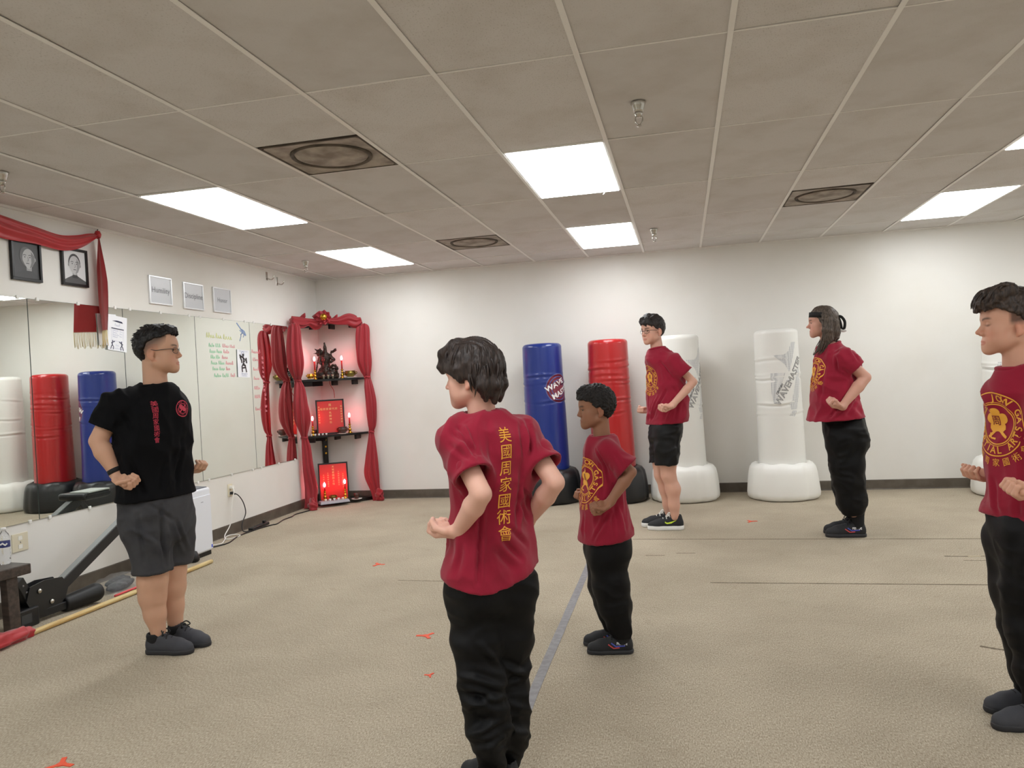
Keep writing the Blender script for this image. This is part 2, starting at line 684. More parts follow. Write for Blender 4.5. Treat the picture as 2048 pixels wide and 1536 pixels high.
fr_me = frame_mesh(TX - 0.028, TY - 0.012, 0.012, -0.003, 0.055)
bm = bmesh.new()
box_into(bm, (-(TX - 0.048) / 2, -(TY - 0.032) / 2, -0.007), ((TX - 0.048) / 2, (TY - 0.032) / 2, 0.006))
df_me = finish(bm, 'diffuser')
bm = bmesh.new()
box_into(bm, (-(TX - 0.03) / 2, -(TY - 0.014) / 2, 0.055), ((TX - 0.03) / 2, (TY - 0.014) / 2, 0.06))
pan_me = finish(bm, 'housing')
for (i, j) in LIGHT_CELLS:
    t = thing('ceiling_light', LIGHT_LABELS.get((i, j), far_label(i, j)), 'light', (GX + TX * (i + .5), GY + TY * (j + .5), HC), 0, 'fluorescent ceiling panels')
    obj('frame', fr_me, M_DOOR, t)
    obj('diffuser', df_me, M_DIFF, t)
    obj('housing', pan_me, M_DOOR, t)
    if (i, j) == (3, 1):
        tube('latch_tab', [(0.17, -0.0 + TY / 2 - 0.012, -0.002), (0.175, TY / 2 - 0.008, -0.012), (0.165, TY / 2 - 0.006, -0.022)], 0.004, M_DOOR, t, 6, 4)

# ------------------------------------------------------------------ round-pattern air vents, dusty
M_VENT = mat('dusty_vent', srgb(176, 166, 154), 0.7, bump=(160, 0.5, 0.003, (1, 1, 1)), mix=(7, srgb(128, 118, 107), 0.38, 0.62, (1, 1, 1)))
M_VENTD = mat('vent_slot', srgb(98, 88, 78), 0.8, mix=(9, srgb(72, 64, 56), 0.4, 0.6, (1, 1, 1)))
VLAB = {(1, 0): 'dark dusty square ceiling vent, largest of the three, before the left light panel', (1, 3): 'dark dusty ceiling vent near the shrine corner, smallest-looking of the three', (6, 2): 'dark dusty ceiling vent at the right end of the ceiling, above the long-haired man'}
for (i, j), side in VENT_CELLS.items():
    y = GY + TY * (j + (0.75 if side == 'far' else 0.25))
    t = thing('ceiling_vent', VLAB[(i, j)], 'vent', (GX + TX * (i + .5), y, HC), 0, 'square ceiling vents')
    w = TX - 0.03
    bm = bmesh.new()
    N = 40
    prof = [(0.300, 0.0), (0.235, 0.002), (0.228, 0.012), (0.208, 0.012), (0.200, 0.0), (0.15, -0.006), (0.06, -0.010), (0.0, -0.011)]
    outer = []
    for k in range(N):
        a = 2 * PI * k / N + PI / N
        c, s = math.cos(a), math.sin(a)
        q = (w / 2) / max(abs(c), abs(s))
        outer.append(bm.verts.new((c * q, s * q, -0.001)))
    rings = [outer]
    for r, z in prof[1:-1]:
        rings.append([bm.verts.new((r * math.cos(2 * PI * k / N + PI / N), r * math.sin(2 * PI * k / N + PI / N), z)) for k in range(N)])
    for ra, rb in zip(rings[:-1], rings[1:]):
        for k in range(N):
            bm.faces.new((ra[k], ra[(k + 1) % N], rb[(k + 1) % N], rb[k]))
    bm.faces.new(rings[-1])
    obj('face_plate', finish(bm, 'face_plate', True), M_VENT, t)
    V, F = sweep([(0.217 * math.cos(a), 0.217 * math.sin(a), 0.004) for a in np.linspace(0, 2 * PI, 49)], 0.011, 8, cap=False)
    obj('slot_ring', pydata('slot_ring', V, F), M_VENTD, t)
    obj('border', frame_mesh(TX - 0.026, TX - 0.026, 0.014, -0.003, 0.006), M_VENTD, t)

# ------------------------------------------------------------------ sprinklers
for (x, y), lab in zip([(-0.15, 3.82), (-0.2, 7.27), (-3.72, 7.26), (-3.69, 3.63)],
                       ['chrome fire sprinkler in the middle of the ceiling, largest of the four', 'chrome fire sprinkler near the back wall, right of the smaller lit panel', 'chrome fire sprinkler before the shrine corner, left of a lit panel', 'chrome fire sprinkler at the left edge, above the red banner']):
    t = thing('fire_sprinkler', lab, 'sprinkler', (x, y, HC), 0, 'ceiling sprinklers')
    lathe('escutcheon', [(0.0, -0.001), (0.037, 0.0), (0.038, -0.004), (0.030, -0.020), (0.024, -0.040), (0.022, -0.046), (0.0, -0.046)], M_CHROME, t, 24)
    lathe('sprinkler_body', [(0.0, -0.040), (0.019, -0.044), (0.020, -0.058), (0.013, -0.066), (0.010, -0.072), (0.0, -0.072)], M_CHROME, t, 16)
    for s in (-1, 1):
        tube('yoke_arm', [(s * 0.011, 0, -0.066), (s * 0.017, 0, -0.080), (s * 0.014, 0, -0.097), (s * 0.003, 0, -0.110)], 0.0035, M_CHROME, t, 6, 5)
    lathe('deflector', [(0.0, -0.106), (0.006, -0.108), (0.013, -0.113), (0.014, -0.116), (0.0, -0.117)], M_CHROME, t, 16)

# ------------------------------------------------------------------ carpet seams, worn spots, tape
M_SEAM = mat('seam_dark', srgb(104, 92, 76), 0.95)  # dark tone of the carpet seam lines
M_SEAML = mat('seam_frayed', srgb(190, 176, 150), 0.95)


def strip(name, pts, w, m, parent=None, h=0.0015, wob=0.0):
    P = smooth_path(pts, 6) if len(pts) > 2 else np.linspace(pts[0], pts[1], 24)
    P = np.array(P, float)
    n = len(P)
    T = np.gradient(P, axis=0)
    T /= np.linalg.norm(T, axis=1)[:, None]
    N = np.stack([-T[:, 1], T[:, 0], 0 * T[:, 0]], 1)
    ww = w / 2 * (1 + wob * RNG.uniform(-1, 1, n))
    A, B = P + N * ww[:, None], P - N * ww[:, None]
    up = np.array((0, 0, h))
    V = np.concatenate([A, A + up, B + up, B])
    F = []
    for i in range(n - 1):
        F += [(i, i + 1, n + i + 1, n + i), (n + i, n + i + 1, 2 * n + i + 1, 2 * n + i), (2 * n + i, 2 * n + i + 1, 3 * n + i + 1, 3 * n + i)]
    F += [(0, n, 2 * n, 3 * n), (n - 1, 4 * n - 1, 3 * n - 1, 2 * n - 1)]
    return obj(name, pydata(name, V, F, False), m, parent)


for pts, w in [(((-0.47, 6.285, 0), (2.6, 6.225, 0)), 0.012), (((0.10, 5.00, 0), (1.75, 4.99, 0)), 0.013), (((-0.34, 5.73, 0), (-0.20, 5.73, 0)), 0.008), (((-0.12, 5.80, 0), (0.02, 5.80, 0)), 0.007),
               (((1.66, 5.70, 0), (1.80, 5.69, 0), (1.98, 5.71, 0)), 0.014), (((1.74, 5.58, 0), (1.98, 5.57, 0)), 0.008), (((1.28, 3.94, 0), (1.33, 3.91, 0), (1.38, 3.89, 0)), 0.016),
               (((-2.0, 5.01, 0), (-1.60, 4.99, 0)), 0.006)]:
    strip('seam', pts, w, M_SEAM, floor, 0.001, 0.35)
strip('seam', ((1.80, 5.685, 0), (1.88, 5.69, 0)), 0.012, M_SEAML, floor, 0.0025, 0.4)
strip('seam', ((-0.80, 5.95, 0), (-0.74, 6.5, 0), (-0.70, 6.95, 0)), 0.022, M_SEAML, floor, 0.0008, 0.3)
M_TAPE = mat('duct_tape', srgb(138, 136, 138), 0.5, mix=(30, srgb(122, 120, 122), 0.4, 0.6, (1, 1, 1)))
tag(strip('floor_tape', ((-0.66, 2.55, 0), (-0.695, 3.06, 0), (-0.71, 4.2, 0), (-0.725, 5.45, 0), (-0.735, 5.85, 0)), 0.046, M_TAPE, None, 0.0015, 0.04), 'grey duct tape line on the carpet running away behind the nearest boy', 'tape')
M_SCRAP = mat('orange_red_scrap', srgb(226, 84, 52), 0.6)
for k, (x, y, lab) in enumerate([(-2.33, 5.45, 'orange red tape scrap on the carpet, farther one between instructor and shrine'), (-1.42, 3.91, 'orange red tape scrap on the carpet, just left of the nearest boy'), (0.51, 6.98, 'orange red tape scrap on the carpet near the bases of the white bags'), (-1.22, 3.38, 'tiny brown red scrap on the carpet by the nearest boy\'s knees'), (-2.35, 2.425, 'orange red tape scrap cut by the bottom edge of the photo')]):
    parts = []
    bm = bmesh.new()
    q = 0.5 if k == 3 else 1.0
    for a in range(3):
        ang = a * 2.2 + k
        r = Matrix.Translation((0.018 * q * math.cos(ang), 0.018 * q * math.sin(ang), 0)) @ Matrix.Rotation(ang, 4, 'Z')
        box_into(bm, (-0.035 * q, -0.009 * q, 0.0), (0.035 * q, 0.009 * q, 0.0022 + 0.0006 * a), 0, 1, r)
    o = obj('tape_scrap', finish(bm, 'tape_scrap'), M_SCRAP, None, (x, y, 0))
    tag(o, lab, 'scrap', 'tape scraps on the carpet')
# ================================================================== SMOOTH-BLENDED SOLIDS ON A GRID
BIG = 0.5


def axis(lo, hi, coarse, fine_spans=(), fine=0.004):
    """grid line positions from lo to hi, closer together inside the given spans"""
    xs, x = [lo], lo
    while x < hi:
        step = coarse
        for a, b in fine_spans:
            if a - coarse * 0.6 <= x <= b:
                step = min(step, fine)
        x += step
        xs.append(x)
    return np.array(xs, np.float32)


class Field:
    def __init__(self, xs, ys, zs):
        self.ax = (xs, ys, zs)
        self.F = np.full((len(xs), len(ys), len(zs)), BIG, np.float32)

    def block(self, lo, hi, pad):
        sl, g = [], []
        for a, l, h in zip(self.ax, lo, hi):
            i, j = np.searchsorted(a, l - pad), np.searchsorted(a, h + pad)
            i, j = max(0, int(i) - 1), min(len(a), int(j) + 1)
            sl.append(slice(i, j))
            g.append(a[i:j])
        if any(len(x) == 0 for x in g):
            return None, None
        return tuple(sl), np.meshgrid(*g, indexing='ij', sparse=True)

    def put(self, fn, lo, hi, k=0.01, op='add', pad=None):
        sl, g = self.block(lo, hi, (k + 0.012) if pad is None else pad)
        if sl is None:
            return
        d = fn(*g).astype(np.float32)
        A = self.F[sl]
        if op == 'add':
            if k > 0:
                h = np.maximum(k - np.abs(A - d), 0) / k
                self.F[sl] = np.minimum(A, d) - h * h * k * 0.25
            else:
                self.F[sl] = np.minimum(A, d)
        elif op == 'sub':
            d = -d
            if k > 0:
                h = np.maximum(k - np.abs(A - d), 0) / k
                self.F[sl] = np.maximum(A, d) + h * h * k * 0.25
            else:
                self.F[sl] = np.maximum(A, d)
        elif op == 'and':
            self.F[sl] = np.maximum(A, d)

    def cone(self, a, b, ra, rb, k=0.01, op='add'):
        a, b = np.array(a, float), np.array(b, float)
        lo = np.minimum(a - ra, b - rb)
        hi = np.maximum(a + ra, b + rb)
        self.put(lambda X, Y, Z: sd_cone(X, Y, Z, a, b, ra, rb), lo, hi, k, op)

    def chain(self, pts, radii, k=0.01):
        for p, q, r, s in zip(pts[:-1], pts[1:], radii[:-1], radii[1:]):
            self.cone(p, q, r, s, k)

    def ell(self, c, r, k=0.01, op='add', R=None):
        c, r = np.array(c, float), np.array(r, float)
        m = r if R is None else np.full(3, r.max())
        self.put(lambda X, Y, Z: sd_ell(X, Y, Z, c, r, R), c - m, c + m, k, op)

    def mesh(self, smooth=1):
        return surface_nets(self.F, self.ax, smooth)


def sd_cone(X, Y, Z, a, b, ra, rb):
    d = b - a
    L2 = max(d @ d, 1e-9)
    t = np.clip(((X - a[0]) * d[0] + (Y - a[1]) * d[1] + (Z - a[2]) * d[2]) / L2, 0, 1)
    return np.sqrt((X - a[0] - t * d[0]) ** 2 + (Y - a[1] - t * d[1]) ** 2 + (Z - a[2] - t * d[2]) ** 2) - (ra + t * (rb - ra))


def sd_ell(X, Y, Z, c, r, R=None):
    x, y, z = X - c[0], Y - c[1], Z - c[2]
    if R is not None:
        x, y, z = (R[0][0] * x + R[1][0] * y + R[2][0] * z, R[0][1] * x + R[1][1] * y + R[2][1] * z, R[0][2] * x + R[1][2] * y + R[2][2] * z)
    k0 = np.sqrt((x / r[0]) ** 2 + (y / r[1]) ** 2 + (z / r[2]) ** 2)
    k1 = np.sqrt((x / r[0] ** 2) ** 2 + (y / r[1] ** 2) ** 2 + (z / r[2] ** 2) ** 2) + 1e-6
    return k0 * (k0 - 1.0) / k1


CORN = [(0, 0, 0), (1, 0, 0), (0, 1, 0), (1, 1, 0), (0, 0, 1), (1, 0, 1), (0, 1, 1), (1, 1, 1)]
EDG = [(0, 1), (2, 3), (4, 5), (6, 7), (0, 2), (1, 3), (4, 6), (5, 7), (0, 4), (1, 5), (2, 6), (3, 7)]


def surface_nets(F, ax, smooth=1):
    F = F.copy()
    for d in range(3):                      # close the solid at the border of the grid
        sl = [slice(None)] * 3
        for e in (0, -1):
            sl[d] = e
            F[tuple(sl)] = np.maximum(F[tuple(sl)], 1e-3)
    nx, ny, nz = F.shape
    S = (F < 0)
    cnt = np.zeros((nx - 1, ny - 1, nz - 1), np.int8)
    for a, b, c in CORN:
        cnt += S[a:nx - 1 + a, b:ny - 1 + b, c:nz - 1 + c]
    I = np.argwhere((cnt > 0) & (cnt < 8))
    if len(I) == 0:
        return np.zeros((0, 3)), np.zeros((0, 4), int)
    ids = np.full(cnt.shape, -1, np.int32)
    ids[I[:, 0], I[:, 1], I[:, 2]] = np.arange(len(I))
    fv = np.stack([F[I[:, 0] + a, I[:, 1] + b, I[:, 2] + c] for a, b, c in CORN], 1)
    pos = np.stack([np.stack([ax[0][I[:, 0] + a], ax[1][I[:, 1] + b], ax[2][I[:, 2] + c]], 1) for a, b, c in CORN], 1)
    acc = np.zeros((len(I), 3))
    n = np.zeros(len(I))
    for e, g in EDG:
        m = (fv[:, e] < 0) != (fv[:, g] < 0)
        den = fv[:, e] - fv[:, g]
        t = np.where(m, fv[:, e] / np.where(np.abs(den) < 1e-9, 1e-9, den), 0)
        p = pos[:, e] + (pos[:, g] - pos[:, e]) * t[:, None]
        acc += np.where(m[:, None], p, 0)
        n += m
    V = acc / np.maximum(n, 1)[:, None]
    quads = []
    for d in range(3):
        o1, o2 = (d + 1) % 3, (d + 2) % 3
        sa = [slice(None)] * 3
        sb = [slice(None)] * 3
        sa[d], sb[d] = slice(0, -1), slice(1, None)
        A, B = S[tuple(sa)], S[tuple(sb)]
        E = np.argwhere(A != B)
        E = E[(E[:, o1] > 0) & (E[:, o2] > 0) & (E[:, o1] < F.shape[o1] - 1) & (E[:, o2] < F.shape[o2] - 1)]
        if len(E) == 0:
            continue

        def cell(k1, k2):
            c = E.copy()
            c[:, o1] -= k1
            c[:, o2] -= k2
            return ids[c[:, 0], c[:, 1], c[:, 2]]
        q = np.stack([cell(1, 1), cell(0, 1), cell(0, 0), cell(1, 0)], 1)
        inside = A[E[:, 0], E[:, 1], E[:, 2]]
        q[~inside] = q[~inside][:, ::-1]
        quads.append(q[(q >= 0).all(1)])
    Q = np.concatenate(quads)
    for _ in range(smooth):
        V = relax(V, Q, 0.5)
    return V, Q


def relax(V, Q, w=0.5):
    s = np.zeros_like(V)
    n = np.zeros(len(V))
    for a in range(4):
        i, j = Q[:, a], Q[:, (a + 1) % 4]
        for c in range(3):
            s[:, c] += np.bincount(i, V[j, c], len(V)) + np.bincount(j, V[i, c], len(V))
        n += np.bincount(i, minlength=len(V)) + np.bincount(j, minlength=len(V))
    n = np.maximum(n, 1)
    return V * (1 - w) + (s / n[:, None]) * w


def normals(V, Q):
    fn = np.cross(V[Q[:, 2]] - V[Q[:, 0]], V[Q[:, 3]] - V[Q[:, 1]])
    N = np.zeros_like(V)
    for a in range(4):
        for c in range(3):
            N[:, c] += np.bincount(Q[:, a], fn[:, c], len(V))
    return N / (np.linalg.norm(N, axis=1)[:, None] + 1e-12)
# ================================================================== FREESTANDING BAGS ALONG THE BACK WALL
def vinyl(name, c, rough=0.28):
    return mat(name, c, rough, spec=0.5, coat=0.25, bump=(5, 0.12, 0.02, (1, 1, 1.6)))


M_VBLUE = vinyl('blue_vinyl', srgb(28, 50, 128))
M_VRED = vinyl('red_vinyl', srgb(176, 34, 36))
M_VWHITE = vinyl('white_vinyl', srgb(232, 231, 226), 0.35)
M_PBLACK = mat('black_plastic', srgb(26, 27, 29), 0.36, bump=(14, 0.1, 0.01, (1, 1, 1)))
M_PWHITE = mat('white_plastic', srgb(238, 237, 232), 0.4, bump=(10, 0.1, 0.01, (1, 1, 1)))
M_PRWHITE = mat('white_print', srgb(240, 240, 240), 0.5)
M_PRRED = mat('dark_red_print', srgb(110, 24, 46), 0.5)
M_PRBLACK = mat('black_print', srgb(30, 30, 32), 0.5)
M_PRLINE = mat('grey_line_print', srgb(120, 120, 124), 0.5)
# halftone grey print
M_HALF = bpy.data.materials.new('halftone_print')
M_HALF.use_nodes = True
nt = M_HALF.node_tree
bs = nt.nodes['Principled BSDF']
bs.inputs['Roughness'].default_value = 0.45
tc = nt.nodes.new('ShaderNodeTexCoord')
vo = nt.nodes.new('ShaderNodeTexVoronoi')
vo.inputs['Scale'].default_value = 95
vo.inputs['Randomness'].default_value = 0.0
nt.links.new(tc.outputs['Object'], vo.inputs['Vector'])
nt.links.new(_ramp(vo.outputs['Distance'], [(0.30, srgb(164, 165, 168)), (0.52, srgb(222, 222, 220))]), bs.inputs['Base Color'])

BAG_Z0, BAG_Z1 = 0.352, 1.712


def bag_radius(th, z, creases, seed):
    t = (z - BAG_Z0) / (BAG_Z1 - BAG_Z0)
    r = 0.231 - 0.020 * t + 0.004 * math.sin(3 * th + seed) * math.sin(5 * t + seed)
    top = BAG_Z1 - z
    if top < 0.045:
        q = 1 - top / 0.045
        r -= 0.045 * (1 - math.sqrt(max(0.0, 1 - q * q)))
        r += 0.0022 * math.sin(26 * th + seed) * q * (1 - q) * 4
    for zc, am, tilt in creases:
        am = am * 1.45
        dz = z - zc - tilt * math.sin(th + seed) - 0.006 * math.sin(3 * th + seed + zc * 9)
        a = am * (0.55 + 0.45 * math.sin(2 * th + zc * 31 + seed))
        r += -a * math.exp(-(dz / 0.009) ** 2) + 0.7 * a * math.exp(-((dz - 0.02) / 0.012) ** 2)
    return r


def make_bag(label, x, y, m_bag, m_base, creases, seed, white, lean=0.0):
    t = thing('punching_bag', label, 'punching bag', (x, y, 0), 0, 'freestanding punching bags along the back wall')
    lob = 8 if white else 6
    prof = [(0.0, 0.0), (0.30, 0.0), (0.335, 0.008), (0.352, 0.03), (0.356, 0.07), (0.350, 0.16), (0.338, 0.26), (0.326, 0.315), (0.300, 0.350), (0.262, 0.366), (0.235, 0.360), (0.225, 0.345), (0.0, 0.343)]

    def lobes(th, r, z):
        k = min(1.0, r / 0.3)
        dip = 0.013 * k ** 3 * max(0.0, math.cos(lob * th + seed)) ** 3
        low = 0.010 * k ** 4 * math.cos(lob * th / 2 + seed) if z < 0.1 else 0
        if z > 0.34 and r < 0.3:
            return r, z + 0.006 * math.cos(lob * th + seed) * (r > 0.2)
        return r - dip + low * 0.4, z
    obj('base', lathe_mesh('base', prof, 72, lobes), m_base, t)
    zs = [BAG_Z0 - 0.006] + list(np.linspace(BAG_Z0, BAG_Z1 - 0.05, 110)) + [BAG_Z1 - 0.045 * (1 - math.sin(a)) for a in np.linspace(0, PI / 2, 8)]
    pr = [(0.0, BAG_Z0 - 0.006), (0.215, BAG_Z0 - 0.006)] + [(1.0, z) for z in zs[1:]] + [(0.12, BAG_Z1 + 0.004), (0.0, BAG_Z1 + 0.004)]
    bag = obj('bag', lathe_mesh('bag', pr, 72, lambda th, r, z: (bag_radius(th, z, creases, seed), z) if r == 1.0 else (r, z)), m_bag, t)
    bag.rotation_euler = (0, lean, 0)
    lathe('neck_ring', [(0.0, 0.336), (0.242, 0.336), (0.245, 0.346), (0.238, 0.353), (0.0, 0.353)], M_PBLACK, t, 40)
    return t, bag


def wrap_print(name, vf, m, bag, a0, z0, creases, seed, lift=0.0012, maxlen=0.02):
    """lay flat lettering round the bag: u runs along the surface to the right, v up; a0 is the angle of u = 0"""
    V, F = refine(vf, maxlen)
    out = []
    for u, v, w in V:
        th = a0 + u / 0.218
        z = z0 + v
        r = bag_radius(th, z, creases, seed) + lift + max(0.0, w) * 0.5
        out.append((r * math.cos(th), r * math.sin(th), z))
    return obj(name, pydata(name, out, F, True), m, bag)


CR_BLUE = [(1.36, 0.005, 0.012), (1.27, 0.006, 0.006), (1.08, 0.006, 0.010)]
CR_RED = [(1.47, 0.003, 0.01), (1.40, 0.007, 0.010), (1.33, 0.003, 0.01), (1.27, 0.005, 0.008), (1.23, 0.005, 0.008), (1.06, 0.006, 0.012), (1.02, 0.004, 0.01), (0.93, 0.005, 0.01)]
CR_W1 = [(1.40, 0.003, 0.01), (1.16, 0.004, 0.01), (0.97, 0.006, 0.005)]
CR_W2 = [(1.40, 0.005, 0.006), (1.24, 0.006, 0.004), (1.215, 0.010, 0.010), (0.96, 0.008, 0.016), (0.85, 0.005, 0.01)]
blue_t, blue_bag = make_bag('blue vinyl freestanding punching bag on black base, against the back wall', -1.485, 8.24, M_VBLUE, M_PBLACK, CR_BLUE, 0.4, False)
red_t, red_bag = make_bag('red vinyl freestanding punching bag on black base, behind the small boy', -0.775, 8.24, M_VRED, M_PBLACK, CR_RED, 1.3, False)
w1_t, w1_bag = make_bag('white freestanding punching bag partly hidden behind the teenager with glasses', -0.045, 8.25, M_VWHITE, M_PWHITE, CR_W1, 2.2, True)
w2_t, w2_bag = make_bag('white freestanding punching bag in full view between teenager and long-haired man', 0.935, 8.25, M_VWHITE, M_PWHITE, CR_W2, 0.9, True)
w3_t, w3_bag = make_bag('white freestanding punching bag half hidden behind the boy at the right edge', 3.03, 8.22, M_VWHITE, M_PWHITE, CR_W2, 0.6, True)

# print on the blue bag: round emblem with two lines of lettering
A_BLUE = -PI / 2 + 0.17 + 0.80
emb = [ring2d(0.150, 0.160), ring2d(0.120, 0.128), ring2d(0.085, 0.095)]
wrap_print('emblem_disc', merge([ring2d(0.0, 0.118, 40), place2d(ring2d(0.128, 0.150, 60), (0, 0))]), M_PRRED, blue_bag, A_BLUE, 1.225, CR_BLUE, 0.4, 0.0010)
wrap_print('emblem_ring', merge(emb), mat('blue_grey_print', srgb(90, 96, 150), 0.5), blue_bag, A_BLUE, 1.225, CR_BLUE, 0.4, 0.0014)
wrap_print('lettering', merge([place2d(text_arrays('WAVE', 0.076, bold=0.0025), (-0.045, 0.035), 0.42, 1.15), place2d(text_arrays('MASTER', 0.076, bold=0.0025), (0.05, -0.035), 0.42, 1.1)]), M_PRWHITE, blue_bag, A_BLUE, 1.225, CR_BLUE, 0.4, 0.0020)


def white_print(bag, a0, cr, seed):
    d = 1.03                                            # the lettering climbs at about sixty degrees
    chev = []
    for pts in ([(0.06, 0.40), (0.115, 0.40), (0.02, 0.10), (-0.02, 0.18), (-0.135, 0.28), (-0.025, 0.28), (0.02, 0.31)],
                [(-0.165, 0.10), (-0.02, 0.10), (0.0, 0.155), (-0.085, -0.09), (-0.125, -0.22), (-0.14, -0.20), (-0.16, -0.1)],
                [(0.115, 0.13), (0.155, 0.16), (0.155, -0.02), (0.085, -0.27), (0.02, -0.27), (0.0, -0.215), (0.035, -0.18)],
                [(0.035, -0.28), (0.085, -0.28), (0.06, -0.34), (0.0, -0.33)]):
        chev.append(poly2d(pts))
    wrap_print('halftone_chevron', merge(chev), M_HALF, bag, a0, 1.17, cr, seed, 0.0008, 0.03)
    wrap_print('outline_lettering', place2d(text_arrays('WAVEMASTER', 0.085, 'CENTER', outline=0.0020), (0.03, 0.02), d, 1.0), M_PRLINE, bag, a0, 1.17, cr, seed, 0.0014)
    wrap_print('small_lettering', place2d(text_arrays('CENTURY', 0.027, bold=0.0008), (-0.080, -0.060), d, 1.0), M_PRBLACK, bag, a0, 1.17, cr, seed, 0.0016)


white_print(w2_bag, -PI / 2 + 0.32, CR_W2, 0.9)
white_print(w1_bag, -PI / 2 + 0.95, CR_W1, 2.2)
white_print(w3_bag, -PI / 2 + 0.02, CR_W2, 0.6)

# ================================================================== LEFT WALL
M_MIRROR = mat('mirror_glass', srgb(244, 248, 242), 0.012, metal=1.0)
M_MBACK = mat('mirror_edge', srgb(70, 84, 78), 0.3)
M_CLEAR = M_GLASSCLIP
MZ0, MZ1 = 0.572, 2.070
edges = [0.72, 1.635, 2.55, 3.465, 4.378, 5.283, 6.203, 7.105, 7.975]
mlab = ['wall mirror panel beyond the left edge, nearest the viewer', 'wall mirror panel, second from the viewer, out of frame', 'wall mirror panel, third from the viewer, out of frame', 'wall mirror panel at the left edge reflecting the white bag',
        'wall mirror panel reflecting the red and blue bags, with the banner hanging before it', 'plain wall mirror panel directly behind the instructor', 'wall mirror panel with yellow, green and red handwriting and a small poster', 'last wall mirror panel before the shrine, with a column of red handwriting']
panels = []
for k in range(8):
    ya, yb = edges[k] + 0.002, edges[k + 1] - 0.002
    t = thing('mirror_panel', mlab[k], 'mirror', (XL, (ya + yb) / 2, MZ0), 0, 'mirror panels on the left wall')
    w = yb - ya
    bm = bmesh.new()
    box_into(bm, (0.001, -w / 2, 0), (0.0055, w / 2, MZ1 - MZ0))
    me = finish(bm, 'backing')
    obj('backing', me, M_MBACK, t)
    bm = bmesh.new()
    q = [bm.verts.new((0.006, y, z)) for y, z in ((-w / 2 + .0015, 0.0015), (w / 2 - .0015, 0.0015), (w / 2 - .0015, MZ1 - MZ0 - .0015), (-w / 2 + .0015, MZ1 - MZ0 - .0015))]
    bm.faces.new(q)
    me = bpy.data.meshes.new('glass')
    bm.to_mesh(me)
    bm.free()
    obj('glass', me, M_MIRROR, t)
    cl = bmesh.new()
    box_into(cl, (0.001, -0.011, -0.012), (0.013, 0.011, 0.014), 0.004, 2)
    cm = finish(cl, 'clip')
    for yy in (-w / 2 + 0.085, -0.0, w / 2 - 0.075):
        for zz in (MZ1 - MZ0 + 0.001, -0.003):
            obj('clip', cm, M_CLEAR, t, (0, yy, zz))
    panels.append(t)

# marker writing on the glass, too small in the photo to read: joined-up strokes
M_MG = mat('green_marker', srgb(140, 212, 165), 0.6)
M_MR = mat('red_marker', srgb(232, 140, 152), 0.6)
M_MY = mat('yellow_marker', srgb(226, 230, 160), 0.6)
M_MB = mat('blue_marker', srgb(130, 155, 200), 0.6)


def scrawl(x0, z0, width, h, seed, slant=0.25):
    rng = np.random.default_rng(seed)
    n = max(3, int(width / (h * 0.62)))
    pts = []
    for i in range(n):
        x = x0 + width * i / n
        top = h * (1.0 if (i == 0 or rng.random() < 0.2) else 0.55)
        pts += [(x, 0), (x + 0.2 * width / n + slant * top * 0.4, top), (x + 0.45 * width / n + slant * top * 0.3, top * 0.4 * rng.random()), (x + 0.8 * width / n, rng.random() * 0.25 * h)]
    P = smooth_path([(a, b + z0, 0) for a, b in pts], 3)
    return stroke2d(P[:, :2], h * 0.10)


def on_mirror(k, vfs, name, m):
    yc = (edges[k] + edges[k + 1]) / 2
    v, f = merge(vfs)
    v = v.copy()
    v[:, 0] -= yc
    v[:, 1] -= MZ0
    return flat_print(name, (v, f), m, panels[k], (0, 1, 0), (0, 0, 1), (1, 0, 0), (0.0068, 0, 0))


g, r_, y_ = [], [], [scrawl(6.37, 1.885, 0.13, 0.05, 1), scrawl(6.52, 1.885, 0.10, 0.05, 2), scrawl(6.64, 1.88, 0.15, 0.05, 3)]
for i, (z, a, b) in enumerate([(1.80, (6.40, 0.19), (6.62, 0.11)), (1.745, (6.41, 0.20), (6.63, 0.10)), (1.69, (6.42, 0.15), (6.60, 0.10)), (1.635, (6.42, 0.22), (6.66, 0.13)), (1.58, (6.44, 0.20), (6.66, 0.07)), (1.515, (6.46, 0.24), (6.73, 0.08))]):
    g.append(scrawl(a[0], z, a[1] * 0.48, 0.036, 10 + i))
    g.append(scrawl(a[0] + a[1] * 0.55, z, a[1] * 0.45, 0.036, 20 + i))
    r_.append(scrawl(b[0], z, b[1], 0.036, 30 + i))
    if i == 0:
        r_.append(scrawl(6.74, z, 0.09, 0.03, 37))
on_mirror(6, g, 'green_handwriting', M_MG)
on_mirror(6, r_, 'red_handwriting', M_MR)
on_mirror(6, y_, 'yellow_handwriting', M_MY)
bl = [stroke2d([(6.88, 2.05), (6.94, 2.0), (7.02, 1.93)], 0.012), stroke2d([(6.93, 1.98), (6.97, 1.955), (6.94, 1.93)], 0.01), stroke2d([(6.96, 1.99), (7.01, 1.97), (7.035, 1.93)], 0.012), stroke2d([(6.95, 1.93), (6.92, 1.87)], 0.008), stroke2d([(6.94, 1.94), (7.0, 1.955), (6.985, 1.91)], 0.008)]
on_mirror(6, bl, 'blue_scribble', M_MB)
rc = [scrawl(7.125, 1.755, 0.17, 0.04, 50)]
for i, z in enumerate([1.675, 1.575, 1.48, 1.38, 1.29, 1.165]):
    rc.append(scrawl(7.14, z, 0.11, 0.036, 60 + i))
    for q in range(2):
        rc.append(scrawl(7.31 + 0.02 * (i > 3), z + 0.02 - 0.045 * q, 0.035, 0.03, 80 + 2 * i + q))
on_mirror(7, rc, 'red_handwriting', M_MR)

